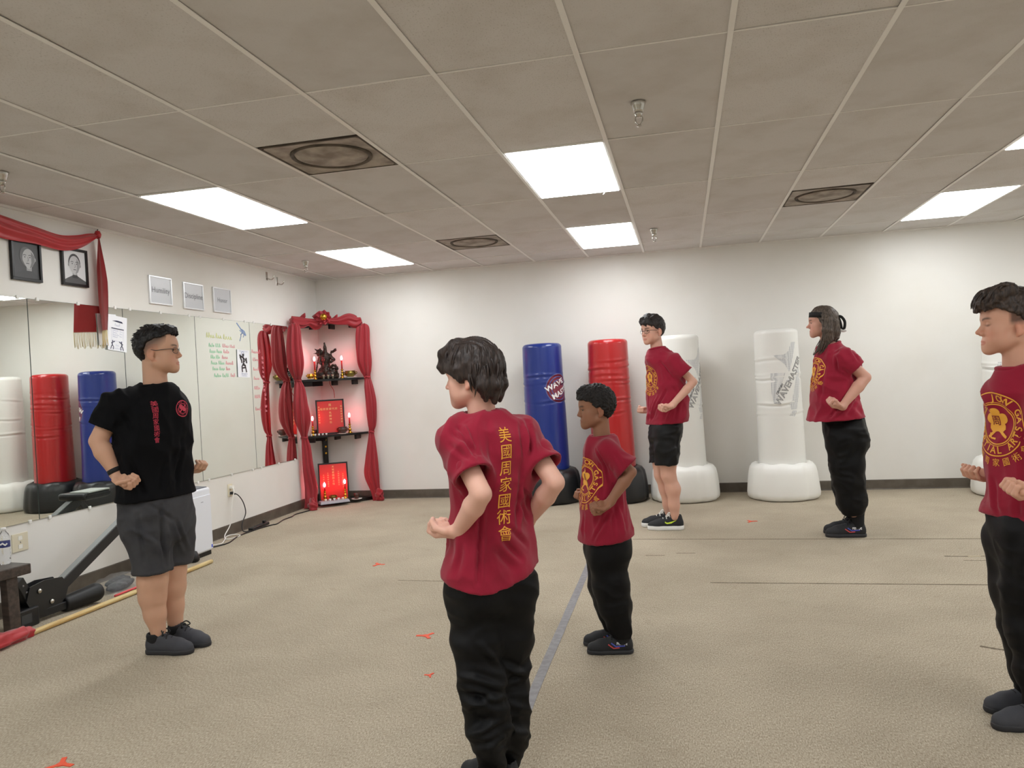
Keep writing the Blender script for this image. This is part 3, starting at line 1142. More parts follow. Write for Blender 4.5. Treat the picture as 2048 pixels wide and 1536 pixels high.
# ------------------------------------------------------------------ sheets of paper taped to the mirror
M_PAPER = mat('white_paper', srgb(238, 240, 244), 0.8)
M_INK = mat('printed_ink', srgb(58, 60, 84), 0.8)
M_INKL = mat('pale_printed_ink', srgb(176, 182, 206), 0.8)


def sheet(label, y, z, w, h, rot, lift, draw):
    t = thing('flyer', label, 'paper', (XL + 0.008 + lift, y, z), 0)
    t.rotation_euler = (rot, 0, 0)
    n = 10
    V, F = [], []
    for j in range(n + 1):
        for i in range(n + 1):
            u, v = (i / n - .5) * w, (j / n - .5) * h
            V.append((0.002 + 0.010 * (i / n - .5) ** 2 * (1 if j < 6 else .4) + 0.006 * (0.5 - j / n) ** 2, u, v))
    for j in range(n):
        for i in range(n):
            a = j * (n + 1) + i
            F.append((a, a + 1, a + n + 2, a + n + 1))
    o = obj('sheet', pydata('sheet', V, F), M_PAPER, t)
    for nm, vf, m in draw(w, h):
        v, f = refine(vf, 0.04)
        v = v.copy()
        s = 0.002 + 0.010 * (v[:, 0] / w) ** 2 + 0.006 * (v[:, 1] / h) ** 2
        obj(nm, pydata(nm, np.stack([s + 0.0016, v[:, 0], v[:, 1]], 1), f, False), m, t)
    return t


def fighter(cx, cy, s, flip=1):
    L = lambda *p: stroke2d([(cx + flip * a * s, cy + b * s) for a, b in p], 0.14 * s)
    return [disc2d((cx, cy + 0.62 * s), 0.12 * s), L((0, 0.5), (-0.05, 0.0)), L((0, 0.42), (0.3, 0.5), (0.5, 0.62)), L((0, 0.42), (-0.28, 0.25), (-0.1, 0.1)), L((-0.05, 0), (0.2, -0.3), (0.14, -0.7)), L((-0.05, 0), (-0.3, -0.3), (-0.42, -0.7))]


def draw_flyer(w, h):
    d = [poly2d([(-0.3 * w, 0.34 * h), (-0.05 * w, 0.37 * h), (0.22 * w, 0.36 * h), (0.28 * w, 0.31 * h), (0.02 * w, 0.32 * h)]), poly2d([(-0.33 * w, 0.12 * h), (0.33 * w, 0.12 * h), (0.33 * w, 0.145 * h), (-0.33 * w, 0.145 * h)])]
    d += fighter(-0.25 * w, -0.34 * h, 0.05, 1) + fighter(0.22 * w, -0.34 * h, 0.05, -1)
    p = [stroke2d([(-0.3 * w, 0.1 * h), (-0.3 * w, -0.22 * h), (0.3 * w, -0.22 * h), (0.3 * w, 0.1 * h)], 0.002)]
    p += [scrawl(-0.24 * w, (0.06 - 0.06 * i) * h, (0.30, 0.22, 0.34, 0.26)[i] * w, 0.012, 90 + i) for i in range(4)] + [scrawl(0.12 * w, (0.05 - 0.07 * i) * h, 0.14 * w, 0.012, 95 + i) for i in range(3)]
    p += [scrawl(-0.15 * w, 0.21 * h, 0.3 * w, 0.02, 5), scrawl(-0.3 * w, -0.44 * h, 0.6 * w, 0.01, 6), scrawl(-0.08 * w, -0.36 * h, 0.18 * w, 0.016, 7)]
    return [('dark_print', merge(d), M_INK), ('pale_print', merge(p), M_INKL)]


def draw_back(w, h):
    return [('pale_print', merge([stroke2d([(-0.3 * w, 0.3 * h), (0.3 * w, 0.3 * h), (0.3 * w, -0.3 * h)], 0.006)]), M_INKL)]


def draw_poster(w, h):
    d = fighter(-0.02 * w, 0.02 * h, 0.13, -1)
    d += [stroke2d([(-0.28 * w, 0.26 * h), (-0.16 * w, 0.12 * h), (-0.12 * w, 0.02 * h)], 0.02), stroke2d([(0.22 * w, 0.22 * h), (0.26 * w, 0.02 * h)], 0.022), stroke2d([(-0.1 * w, -0.16 * h), (0.16 * w, -0.14 * h), (0.18 * w, -0.06 * h), (-0.06 * w, -0.05 * h)], 0.014)]
    p = [scrawl(-0.35 * w, 0.43 * h, 0.7 * w, 0.012, 8), place2d(ring2d(0.022, 0.03, 20), (-0.05 * w, 0.34 * h)), scrawl(-0.15 * w, -0.46 * h, 0.42 * w, 0.02, 9), stroke2d([(-0.2 * w, -0.37 * h), (0.3 * w, -0.37 * h)], 0.006)]
    return [('dark_print', merge(d), M_PRBLACK), ('pale_print', merge(p), M_INKL)]


sheet('white printed flyer hidden mostly behind the tilted flyer beside the banner', 5.105, 1.895, 0.2, 0.24, 0.02, 0.0, draw_back)
sheet('tilted white printed flyer on the mirror, beside the hanging banner tail', 5.205, 1.868, 0.205, 0.275, -0.10, 0.004, draw_flyer)
sheet('narrow white poster of black fighting figures on the mirror by the handwriting', 6.955, 1.645, 0.215, 0.275, -0.035, 0.0, draw_poster)

# ------------------------------------------------------------------ black-framed portraits
M_FBLACK = mat('black_frame', srgb(16, 15, 15), 0.35)
GREYS = {}


def grey(v):
    if v not in GREYS:
        GREYS[v] = mat('photo_grey', srgb(v, v, v + 1), 0.45)
    return GREYS[v]


def pic_frame(name, label, cat, y, z, w, h, rail, m, depth=0.02, group=None, x=XL, rotz=0.0, mat_in=None, rot=None):
    t = thing(name, label, cat, (x, y, z), rotz, group, rot)
    for nm, lo, hi in (('rail', (0, -w / 2, h / 2 - rail), (depth, w / 2, h / 2)), ('rail', (0, -w / 2, -h / 2), (depth, w / 2, -h / 2 + rail)), ('rail', (0, -w / 2, -h / 2 + rail), (depth, -w / 2 + rail, h / 2 - rail)), ('rail', (0, w / 2 - rail, -h / 2 + rail), (depth, w / 2, h / 2 - rail))):
        box(nm, lo, hi, m, t, 0.0015, 1)
    box('picture', (0.003, -w / 2 + rail, -h / 2 + rail), (0.010, w / 2 - rail, h / 2 - rail), mat_in, t)
    return t


def on_pic(t, name, vf, m, lift=0.0):
    return flat_print(name, vf, m, t, (0, 1, 0), (0, 0, 1), (1, 0, 0), (0.0104 + lift, 0, 0))


def face_pts(cx, cy, w, h, jaw=0.72):
    p = []
    for a in np.linspace(0, 2 * PI, 36, endpoint=False):
        k = jaw if math.sin(a) < -0.2 else 1.0
        p.append((cx + w * math.cos(a) * (1 - (1 - k) * max(0, -math.sin(a)) ** 1.3), cy + h * math.sin(a)))
    return p


def portrait(label, y, z, w, h, turned, bg, kind):
    t = pic_frame('portrait_frame', label, 'framed photo', y, z, w, h, 0.018, M_FBLACK, 0.022, 'black framed portraits', mat_in=grey(bg))
    iw, ih = w - 0.036, h - 0.036
    cx, cy = turned * 0.1 * iw, 0.08 * ih
    sh = [(-iw / 2, -ih / 2), (iw / 2, -ih / 2), (iw / 2, -0.40 * ih), (0.30 * iw, -0.33 * ih), (cx + 0.12 * iw, -0.26 * ih), (cx - 0.12 * iw, -0.26 * ih), (-0.32 * iw, -0.34 * ih), (-iw / 2, -0.42 * ih)]
    on_pic(t, 'clothing', poly2d(sh), grey(84 if kind else 60), 0.0002)
    on_pic(t, 'neck', poly2d([(cx - 0.10 * iw, -0.28 * ih), (cx + 0.10 * iw, -0.28 * ih), (cx + 0.11 * iw, -0.05 * ih), (cx - 0.11 * iw, -0.05 * ih)]), grey(150), 0.0004)
    on_pic(t, 'hair', poly2d(face_pts(cx - turned * 0.02, cy + 0.035 * ih, (0.27 if kind else 0.255) * iw, (0.30 if kind else 0.275) * ih, 0.8)), grey(72 if kind else 96), 0.0006)
    on_pic(t, 'ear', merge([disc2d((cx + s * 0.255 * iw, cy - 0.02 * ih), 0.035 * iw, 12, 1.7) for s in ((-1, 1) if kind else (1,))]), grey(140), 0.0007)
    on_pic(t, 'face', poly2d(face_pts(cx, cy - 0.02 * ih, 0.245 * iw, 0.285 * ih, 0.66)), grey(190 if kind else 176), 0.0008)
    side = [(cx + a, b) for a, b in [(0.10 * iw, cy + 0.2 * ih), (0.22 * iw, cy + 0.08 * ih), (0.235 * iw, cy - 0.05 * ih), (0.15 * iw, cy - 0.22 * ih), (0.02 * iw, cy - 0.29 * ih), (0.10 * iw, cy - 0.12 * ih)]]
    on_pic(t, 'cheek_tone', poly2d(side), grey(150 if kind else 118), 0.0010)
    fx = cx - turned * 0.05 * iw
    feat = []
    for s in (-1, 1):
        feat += [disc2d((fx + s * 0.10 * iw, cy + 0.025 * ih), 0.030 * iw, 12, 0.5), stroke2d([(fx + s * 0.045 * iw, cy + 0.075 * ih), (fx + s * 0.11 * iw, cy + 0.092 * ih), (fx + s * 0.165 * iw, cy + 0.07 * ih)], 0.004)]
    feat += [stroke2d([(fx + 0.02 * iw, cy + 0.03 * ih), (fx + 0.03 * iw, cy - 0.075 * ih), (fx - 0.02 * iw, cy - 0.085 * ih)], 0.003), stroke2d([(fx - 0.06 * iw, cy - 0.155 * ih), (fx, cy - 0.148 * ih), (fx + 0.06 * iw, cy - 0.155 * ih)], 0.0045)]
    on_pic(t, 'features', merge(feat), grey(46), 0.0012)
    if kind:
        on_pic(t, 'collar', poly2d([(cx - 0.11 * iw, -0.24 * ih), (cx + 0.11 * iw, -0.24 * ih), (cx + 0.13 * iw, -0.33 * ih), (cx - 0.13 * iw, -0.33 * ih)]), grey(58), 0.0011)
    return t


portrait('black framed grey photo of a man turned aside, left of the two portraits', 4.385, 2.325, 0.245, 0.275, 1, 66, 0)
portrait('black framed grey photo of a man facing forward, beside the banner tail', 4.81, 2.335, 0.245, 0.275, 0, 214, 1)

M_FSIL = mat('silver_frame', srgb(226, 228, 230), 0.3, metal=0.3)
M_SIGN = mat('sign_grey', srgb(202, 204, 208), 0.3)
M_SIGNT = mat('sign_lettering', srgb(120, 122, 128), 0.6)
for w_, y, z, lab in (('Humility', 5.755, 2.258, 'square silver sign lettered Humility, first of the three above the mirror'), ('Discipline', 6.205, 2.25, 'square silver sign lettered Discipline, the middle one above the mirror'), ('Honor', 6.65, 2.252, 'square silver sign lettered Honor, last of the three above the mirror')):
    t = pic_frame('word_sign', lab, 'sign', y, z, 0.29, 0.238, 0.012, M_FSIL, 0.016, 'silver word signs above the mirror', mat_in=M_SIGN)
    on_pic(t, 'lettering', text_arrays(w_, 0.068 if w_ != 'Honor' else 0.06, bold=-0.0002), M_SIGNT, 0.0004)

# two coat hooks high on the wall
for y, z, lab in ((7.51, 2.595, 'small grey wall hook under the ceiling, left of the pair'), (7.72, 2.565, 'small grey wall hook under the ceiling, right of the pair')):
    t = thing('wall_hook', lab, 'hook', (XL, y, z), 0, 'wall hooks under the ceiling')
    box('back_plate', (0, -0.018, -0.05), (0.005, 0.018, 0.04), M_CHROME, t, 0.002, 1)
    tube('prong', [(0.004, 0, -0.03), (0.045, 0.01, -0.045), (0.07, 0.015, -0.03), (0.075, 0.016, 0.0)], 0.006, M_CHROME, t, 8)

# ------------------------------------------------------------------ red sash along the wall with a fringed tail
M_SASH = mat('red_satin', srgb(176, 22, 32), 0.42, sheen=0.3, bump=(22, 0.15, 0.004, (1, 0.3, 1)))
M_FRINGE = mat('gold_fringe', srgb(236, 216, 170), 0.6)
sash = thing('banner_sash', 'long red satin sash swagged over the portraits with a gold fringed tail', 'banner', (XL, 5.05, 2.62))
top = [(2.6, 2.64), (3.3, 2.58), (4.0, 2.606), (4.2, 2.592), (4.32, 2.578), (4.45, 2.566), (4.66, 2.546), (4.82, 2.570), (4.93, 2.600), (5.00, 2.612), (5.03, 2.612)]
bot = [(2.6, 2.48), (3.3, 2.42), (4.0, 2.455), (4.2, 2.442), (4.32, 2.444), (4.45, 2.448), (4.66, 2.436), (4.80, 2.462), (4.90, 2.505), (4.98, 2.555), (5.03, 2.598)]
A, B = smooth_path([(y, z, 0) for y, z in top], 6), smooth_path([(y, z, 0) for y, z in bot], 6)
V, F = [], []
nv = 24
for i in range(len(A)):
    for j in range(nv):
        s = j / (nv - 1)
        p = A[i] * (1 - s) + B[i] * s
        bulge = 0.035 + 0.020 * math.sin(PI * s) + 0.008 * math.sin(13 * s + 2.5 * math.sin(A[i][0] * 2.2)) * math.sin(PI * s) ** 0.5
        V.append((bulge, p[0] - 5.05, p[1] - 2.62))
for i in range(len(A) - 1):
    for j in range(nv - 1):
        a = i * nv + j
        F.append((a, a + 1, a + nv + 1, a + nv))
n0 = len(V)
V += [(v[0] - 0.004, v[1], v[2]) for v in V]
F += [tuple(n0 + i for i in reversed(f)) for f in F]
obj('swag', pydata('swag', V, F), M_SASH, sash)
# tail: hangs from the knot, turned so that its flat faces the mirror
dirv = np.array((-0.72, 0.69))
V, F = [], []
rows, cols = 40, 14
ZT, ZB = 2.60, 1.872
for i in range(rows + 1):
    s = i / rows
    z = ZT + (ZB - ZT) * s
    hw = 0.012 + 0.082 * min(1.0, s * 2.0) ** 0.8
    cx = 0.050 + 0.026 * s
    cy = 5.018 - 0.030 * s
    tw = 0.25 * math.sin(s * 3.0)
    d = np.array((dirv[0] * math.cos(tw) - dirv[1] * math.sin(tw), dirv[0] * math.sin(tw) + dirv[1] * math.cos(tw)))
    nrm = np.array((d[1], -d[0]))
    for j in range(cols + 1):
        u = (j / cols - 0.5) * 2
        off = 0.012 * math.sin(u * 5 + 1) * (1 - s) * min(1, s * 3) + 0.015 * (u * u - .4) * s
        p = np.array((cx, cy)) + d * u * hw + nrm * off
        V.append((max(p[0], 0.010), p[1] - 5.05, z - 2.62))
for i in range(rows):
    for j in range(cols):
        a = i * (cols + 1) + j
        F.append((a, a + 1, a + cols + 2, a + cols + 1))
last = V[-(cols + 1):]
n0 = len(V)
V += [(v[0] + 0.003, v[1] + 0.003, v[2]) for v in V]
F += [tuple(n0 + i for i in reversed(f)) for f in F]
obj('tail', pydata('tail', V, F), M_SASH, sash)
fv = []
for j in range(24):
    u = j / 23 * cols
    a, b = int(min(u, cols - 1)), u - int(min(u, cols - 1))
    p = np.array(last[a]) * (1 - b) + np.array(last[a + 1]) * b
    fv.append(sweep(np.array([p + (0, 0, 0.004), p + (0.002 * math.sin(j), 0.002 * math.cos(j * 3), -0.06), p + (0.004 * math.sin(j * 2), 0.006 * math.cos(j), -0.115 - 0.01 * math.sin(j * 5))]), 0.0022, 5))
tag(obj('fringe', pydata('fringe', *merge(fv)), M_FRINGE, sash), kind='stuff')
tube('tie_cord', [(0.03, -0.02, 0.0), (0.02, 0.0, 0.03), (0.008, 0.03, 0.052)], 0.004, M_BLACK, sash, 6)
lathe('knot', [(0, -0.035), (0.018, -0.028), (0.026, 0), (0.016, 0.026), (0, 0.03)], M_SASH, sash, 14, (0.045, -0.03, -0.012))

# ------------------------------------------------------------------ electrical plates
M_PLATE = mat('beige_plate', srgb(222, 214, 190), 0.5)
M_PLATEW = mat('white_plate', srgb(240, 238, 230), 0.45)
for y, z, w, h, m, lab in ((4.215, 0.452, 0.125, 0.118, M_PLATE, 'beige two-gang wall plate behind the water bottle'), (5.23, 0.325, 0.07, 0.115, M_PLATEW, 'white wall plate beside the instructor\'s shorts'), (6.615, 0.425, 0.075, 0.12, M_PLATE, 'beige power outlet with a white and a black plug')):
    t = thing('wall_outlet', lab, 'outlet', (XL, y, z))
    box('cover_plate', (0, -w / 2, -h / 2), (0.006, w / 2, h / 2), m, t, 0.002, 2)
    for s in (-1, 1):
        box('socket', (0.005, -0.017, s * 0.028 - 0.014), (0.008, 0.017, s * 0.028 + 0.014), M_PLATEW, t, 0.003, 1)
        lathe('screw', [(0, 0), (0.004, 0.0), (0.003, 0.002), (0, 0.002)], M_CHROME, t, 10, (0.006, 0, s * 0.002), rot=(0, PI / 2, 0))

# ------------------------------------------------------------------ air purifier / dehumidifier
M_WPL = mat('white_appliance', srgb(228, 231, 238), 0.35)
M_GPL = mat('grey_panel', srgb(88, 92, 104), 0.35)
M_LED = mat('blue_led', (0.02, 0.03, 0.2, 1), 0.4, emit=((0.08, 0.14, 1.0, 1), 1.6))
pur = thing('air_purifier', 'white floor-standing air purifier with grey control top behind the instructor', 'appliance', (-4.125, 5.69, 0))
D, W, H = 0.145, 0.135, 0.57
box('body', (-D, -W, 0.035), (D, W, H), M_WPL, pur, 0.018, 3)
box('foot_base', (-D + 0.015, -W + 0.012, 0), (D - 0.012, W - 0.012, 0.036), M_BLACK, pur, 0.004, 1)
box('front_cover', (D - 0.004, -W + 0.012, 0.05), (D + 0.006, W - 0.012, H - 0.06), M_WPL, pur, 0.003, 2)
bm = bmesh.new()
vs = [bm.verts.new(p) for p in ((-D + 0.02, -W + 0.015, H - 0.004), (D - 0.004, -W + 0.015, H - 0.02), (D - 0.004, W - 0.015, H - 0.02), (-D + 0.02, W - 0.015, H - 0.004), (-D + 0.03, -W + 0.025, H + 0.02), (D - 0.02, -W + 0.025, H + 0.006), (D - 0.02, W - 0.025, H + 0.006), (-D + 0.03, W - 0.025, H + 0.02))]
for f in ((0, 1, 2, 3), (4, 5, 6, 7), (0, 1, 5, 4), (1, 2, 6, 5), (2, 3, 7, 6), (3, 0, 4, 7)):
    bm.faces.new([vs[i] for i in f])
obj('control_panel', finish(bm, 'control_panel'), M_GPL, pur)
for a, b in ((-0.05, 0.045), (0.035, 0.06)):
    box('display_strip', (a, -0.085, H + 0.004), (a + 0.025, -0.085 + b * 1.8, H + 0.0175 - 0.04 * (a + 0.05)), M_LED, pur)
for yy in (0.06, 0.085):
    lathe('button', [(0, 0), (0.006, 0), (0.005, 0.004), (0, 0.004)], M_WPL, pur, 10, (-0.02, yy, H + 0.0155))
box('badge', (D + 0.005, -0.012, H - 0.115), (D + 0.007, 0.018, H - 0.108), mat('grey_badge', srgb(170, 174, 182), 0.4), pur)
box('sticker', (D + 0.005, W - 0.035, 0.06), (D + 0.007, W - 0.018, 0.085), mat('blue_sticker', srgb(60, 80, 200), 0.5), pur)

# ------------------------------------------------------------------ cords on the floor
M_CORDW = mat('white_cord', srgb(236, 234, 228), 0.45)
M_CORDB = mat('black_cord', srgb(20, 20, 22), 0.45)
o = tube('white_power_cord', [(XL + 0.03, 6.615, 0.455), (XL + 0.07, 6.575, 0.42), (XL + 0.06, 6.55, 0.30), (XL + 0.05, 6.52, 0.12), (XL + 0.05, 6.42, 0.03), (-4.20, 6.36, 0.006), (-4.16, 6.50, 0.006), (-4.22, 6.55, 0.012), (-4.26, 6.46, 0.016), (-4.19, 6.30, 0.008), (-4.14, 6.18, 0.006), (-4.19, 6.10, 0.006), (-4.22, 5.98, 0.01), (-4.20, 5.84, 0.03)], 0.005, M_CORDW, None, 7, 8)
tag(o, 'white power cord looping down from the outlet to the air purifier', 'cord')
o = tube('black_power_cord', [(XL + 0.03, 6.615, 0.40), (XL + 0.08, 6.63, 0.37), (XL + 0.06, 6.74, 0.28), (XL + 0.04, 6.80, 0.17), (XL + 0.035, 6.74, 0.08), (XL + 0.06, 6.70, 0.02), (-4.215, 6.70, 0.006), (-4.20, 6.75, 0.006)], 0.005, M_CORDB, None, 7, 8)
tag(o, 'black power cord drooping from the outlet to the power strip', 'cord')
o = tube('floor_extension_cord', [(-4.24, 5.86, 0.006), (-4.12, 6.06, 0.006), (-4.09, 6.22, 0.006), (-4.17, 6.50, 0.006), (-4.165, 6.80, 0.008), (-4.13, 7.02, 0.006), (-4.10, 7.08, 0.006), (-4.15, 7.30, 0.006), (-4.15, 7.48, 0.006), (-4.18, 7.62, 0.006), (-4.13, 7.85, 0.006), (-4.14, 8.00, 0.006)], 0.006, M_CORDB, None, 7, 8)
tag(o, 'black extension cord running along the carpet edge to the shrine', 'cord')
t = thing('power_strip', 'flat black power strip on the carpet below the outlet', 'power strip', (-4.205, 6.92, 0), 0.05)
box('housing', (-0.026, -0.17, 0), (0.026, 0.17, 0.03), M_PBLACK, t, 0.006, 2)
for k in range(5):
    box('socket', (-0.016, -0.13 + 0.055 * k, 0.029), (0.016, -0.095 + 0.055 * k, 0.032), M_BLACK, t, 0.002, 1)
box('plug', (-0.014, 0.09, 0.03), (0.014, 0.125, 0.055), M_PBLACK, t, 0.004, 1)
for z, m, lab in ((0.453, M_CORDW, 'white plug in the upper socket of the outlet'), (0.397, M_CORDB, 'black plug in the lower socket of the outlet')):
    t = thing('power_plug', lab, 'plug', (XL + 0.008, 6.615, z))
    box('plug_body', (0, -0.016, -0.013), (0.034, 0.016, 0.013), m, t, 0.005, 2)
    lathe('strain_relief', [(0, 0), (0.008, 0), (0.006, 0.02), (0, 0.02)], m, t, 10, (0.03, 0, -0.004), rot=(0, PI / 2 + 0.5, 0))

# ------------------------------------------------------------------ folded exercise bench against the wall
M_STEEL = mat('black_powder_coat', srgb(30, 31, 33), 0.38)
M_STEELT = mat('grey_steel', srgb(116, 117, 117), 0.4, metal=0.3)  # grey tone shared by the beam's upper face and the adjusting holes
M_RUB = mat('black_rubber', srgb(17, 17, 18), 0.5)
bench = thing('exercise_bench', 'folded black steel exercise bench leaning along the wall behind the instructor', 'gym equipment', (-4.0, 4.2, 0))


def beam(name, a, b, w, h, m, parent, bevel=0.004, upv=(1, 0, 0)):
    a, b = Vector(a), Vector(b)
    d = b - a
    z = d.normalized()
    x = Vector(upv)
    x = (x - z * x.dot(z)).normalized()
    y = z.cross(x)
    M = Matrix(((x.x, y.x, z.x, a.x), (x.y, y.y, z.y, a.y), (x.z, y.z, z.z, a.z), (0, 0, 0, 1)))
    return box(name, (-w / 2, -h / 2, 0), (w / 2, h / 2, d.length), m, parent, bevel, 2, M)


beam('main_beam', (0, -0.06, 0.14), (0, 0.86, 0.60), 0.052, 0.07, M_STEEL, bench)
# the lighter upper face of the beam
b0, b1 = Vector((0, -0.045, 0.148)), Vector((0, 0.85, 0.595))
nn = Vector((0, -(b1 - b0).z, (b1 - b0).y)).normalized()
beam('beam_top', b0 + nn * 0.038, b1 + nn * 0.038, 0.05, 0.008, M_STEELT, bench, 0.003)
beam('post', (0, -0.20, 0.05), (0, -0.328, 0.292), 0.055, 0.06, M_STEEL, bench)
for k in range(3):
    lathe('adjust_hole', [(0, 0), (0.007, 0), (0.007, 0.003), (0, 0.003)], M_STEELT, bench, 10, (0.028, -0.262 - 0.024 * k, 0.162 + 0.046 * k), rot=(0, PI / 2, 0))
bm = bmesh.new()
pl = [(-0.25, 0.055), (-0.10, 0.02), (0.0, 0.10), (0.03, 0.17), (-0.02, 0.235), (-0.16, 0.25), (-0.27, 0.235), (-0.30, 0.15)]
for sx in (-1, 1):
    a = [bm.verts.new((sx * 0.031, y, z)) for y, z in pl]
    b = [bm.verts.new((sx * 0.038, y, z)) for y, z in pl]
    bm.faces.new(a)
    bm.faces.new(b)
    for i in range(len(pl)):
        j = (i + 1) % len(pl)
        bm.faces.new((a[i], a[j], b[j], b[i]))
obj('hinge_plate', finish(bm, 'hinge_plate'), M_STEEL, bench)
for y, z in ((-0.205, 0.195), (-0.115, 0.105)):
    lathe('bolt', [(0, 0), (0.016, 0), (0.016, 0.008), (0.009, 0.015), (0, 0.016)], M_CHROME, bench, 12, (0.038, y, z), rot=(0, PI / 2, 0))
beam('cross_foot', (0.0, -0.30, 0.045), (0.03, 0.05, 0.05), 0.05, 0.05, M_STEEL, bench)
Fd = Field(axis(-0.09, 0.17, 0.006), axis(-0.07, 0.28, 0.006), axis(-0.005, 0.15, 0.006))
Fd.cone((0.02, -0.01, 0.05), (0.08, 0.20, 0.072), 0.048, 0.062, 0.01)
Fd.put(lambda X, Y, Z: 0.0 - Z + 0 * X + 0 * Y, (-.2, -.2, -.1), (.3, .4, .2), 0, 'and', 0.3)
Fd.put(lambda X, Y, Z: np.abs(Y - 0.11) - 0.12 + 0 * X + 0 * Z, (-.2, -.2, -.1), (.3, .4, .2), 0, 'and', 0.3)
v, q = Fd.mesh(1)
obj('foot_pad', np_mesh('foot_pad', v, q), M_RUB, bench)
box('foot_box', (-0.055, -0.385, 0.0), (0.055, -0.225, 0.115), M_PBLACK, bench, 0.010, 2)
box('box_label', (0.054, -0.36, 0.03), (0.0565, -0.285, 0.085), mat('worn_label', srgb(60, 62, 64), 0.5), bench)
beam('front_leg', (0, 0.86, 0.59), (0.05, 1.31, 0.03), 0.045, 0.05, M_STEEL, bench)
lathe('leg_cap', [(0, 0), (0.036, 0), (0.038, 0.02), (0.030, 0.07), (0, 0.072)], M_RUB, bench, 16, (0.052, 1.325, 0.012), rot=(0.3, 0, 0))
box('seat_pad', (-0.15, 0.76, 0.60), (0.10, 1.04, 0.655), M_PBLACK, bench, 0.02, 3)
box('pad_cover', (-0.152, 0.80, 0.653), (0.02, 1.02, 0.665), mat('pale_pad', srgb(190, 194, 190), 0.5), bench, 0.004, 2)

# ------------------------------------------------------------------ wooden stool with a water bottle
M_WOOD = mat('dark_stained_wood', srgb(74, 62, 54), 0.5, mix=(14, srgb(52, 43, 38), 0.4, 0.62, (0.3, 3, 3)), bump=(30, 0.2, 0.003, (0.3, 3, 3)))
st = thing('wooden_bench', 'dark stained wooden bench end carrying a water bottle, at the left edge', 'bench', (-4.121, 3.322, 0), -0.14)
box('seat', (-0.135, -0.25, 0.345), (0.18, 0.56, 0.405), M_WOOD, st, 0.006, 2)
for y in (0.455, -0.17):
    for s in (-1, 1):
        beam('leg', (0.02 + s * 0.118, y, 0.0), (0.02 + s * 0.105, y, 0.346), 0.06, 0.07, M_WOOD, st, 0.004, (1, 0, 0))
    box('apron', (-0.055, y - 0.015, 0.29), (0.095, y + 0.015, 0.346), M_WOOD, st, 0.003, 1)
beam('stretcher', (0.0, 0.44, 0.16), (0.0, -0.17, 0.16), 0.05, 0.03, M_WOOD, st)
M_PET = mat('clear_plastic', (0.95, 0.97, 1.0, 1), 0.06, transmission=0.92, ior=1.33, spec=0.5)
M_CAP = mat('white_cap', srgb(240, 240, 240), 0.4)
M_LBL = mat('bottle_label', srgb(52, 60, 118), 0.5)
bt = thing('water_bottle', 'clear plastic water bottle with blue label, standing on the dark bench', 'bottle', (-4.03, 3.832, 0.405))
lathe('bottle_body', [(0, 0.003), (0.026, 0.0), (0.031, 0.006), (0.0315, 0.03), (0.030, 0.036), (0.0318, 0.045), (0.030, 0.055), (0.0318, 0.066), (0.030, 0.076), (0.0318, 0.09), (0.0308, 0.10), (0.0308, 0.14), (0.032, 0.145), (0.031, 0.155), (0.024, 0.18), (0.014, 0.193), (0.0125, 0.197), (0.0125, 0.21)], M_PET, bt, 28)
lathe('label_band', [(0.0312, 0.101), (0.0316, 0.102), (0.0316, 0.138), (0.0312, 0.139)], M_LBL, bt, 28)
lathe('cap', [(0.0, 0.218), (0.0135, 0.217), (0.0145, 0.213), (0.0145, 0.200), (0.0, 0.199)], M_CAP, bt, 20)
flat_print('label_mark', merge([stroke2d([(-0.018, 0.0), (-0.006, 0.008), (0.008, -0.004), (0.018, 0.006)], 0.010)]), M_PRWHITE, bt, (0.75, 0.66, 0), (0, 0, 1), (0.66, -0.75, 0), (0.0215, -0.0245, 0.12))

# ------------------------------------------------------------------ flag staff lying on the floor
M_STAFF = mat('pale_wood', srgb(216, 194, 138), 0.42, mix=(20, srgb(196, 160, 98), 0.4, 0.65, (3, 0.3, 3)))
fl = thing('flag_staff', 'pale wooden staff lying on the carpet with a red flag rolled round its near end', 'staff', (-3.785, 4.5, 0))
tube('pole', [(0.012, 0.985, 0.0165), (0.006, 0.09, 0.0165), (-0.012, -0.80, 0.0165), (-0.02, -1.4, 0.0165)], 0.0165, M_STAFF, fl, 14, 6)
tube('flag_cloth', [(-0.010, -0.74, 0.020), (-0.012, -0.79, 0.033), (-0.010, -0.92, 0.040), (-0.002, -1.10, 0.046), (0.0, -1.35, 0.05)], [0.018] + [0.030] * 8 + [0.04] * 8 + [0.046] * 8 + [0.05] * 8, M_SASH, fl, 22, 8, shape=lambda th, t: 1 + 0.16 * np.sin(5 * th + 9 * t) + 0.07 * np.sin(9 * th))

# ------------------------------------------------------------------ clear zip bag with dark shoes
M_BAGPL = mat('clear_bag_plastic', (0.85, 0.87, 0.9, 1), 0.10, alpha=0.10, spec=1.0, coat=0.6, bump=(34, 0.9, 0.012, (1, 1, 1)))
zb = thing('zip_bag', 'clear plastic zip bag holding dark gear, lying beside the staff', 'bag', (-4.02, 4.74, 0))
n = 28
V, F = [], []
for i in range(n + 1):
    for j in range(n + 1):
        u, v = (i / n - .5) * 2, (j / n - .5) * 2
        e = max(0.0, (1 - abs(u) ** 2.4)) * max(0.0, 1 - abs(v) ** 2.4)
        V.append((0.125 * v, 0.19 * u, 0.006 + 0.108 * e ** 0.55))
V = np.array(V)
V[:, 2] += 0.018 * vnoise(V * 22 + 3, 5) * np.minimum(1, V[:, 2] * 20)
V[:, 2] = np.maximum(V[:, 2], 0.004)
for i in range(n):
    for j in range(n):
        a = i * (n + 1) + j
        F.append((a, a + n + 1, a + n + 2, a + 1))
n0 = len(V)
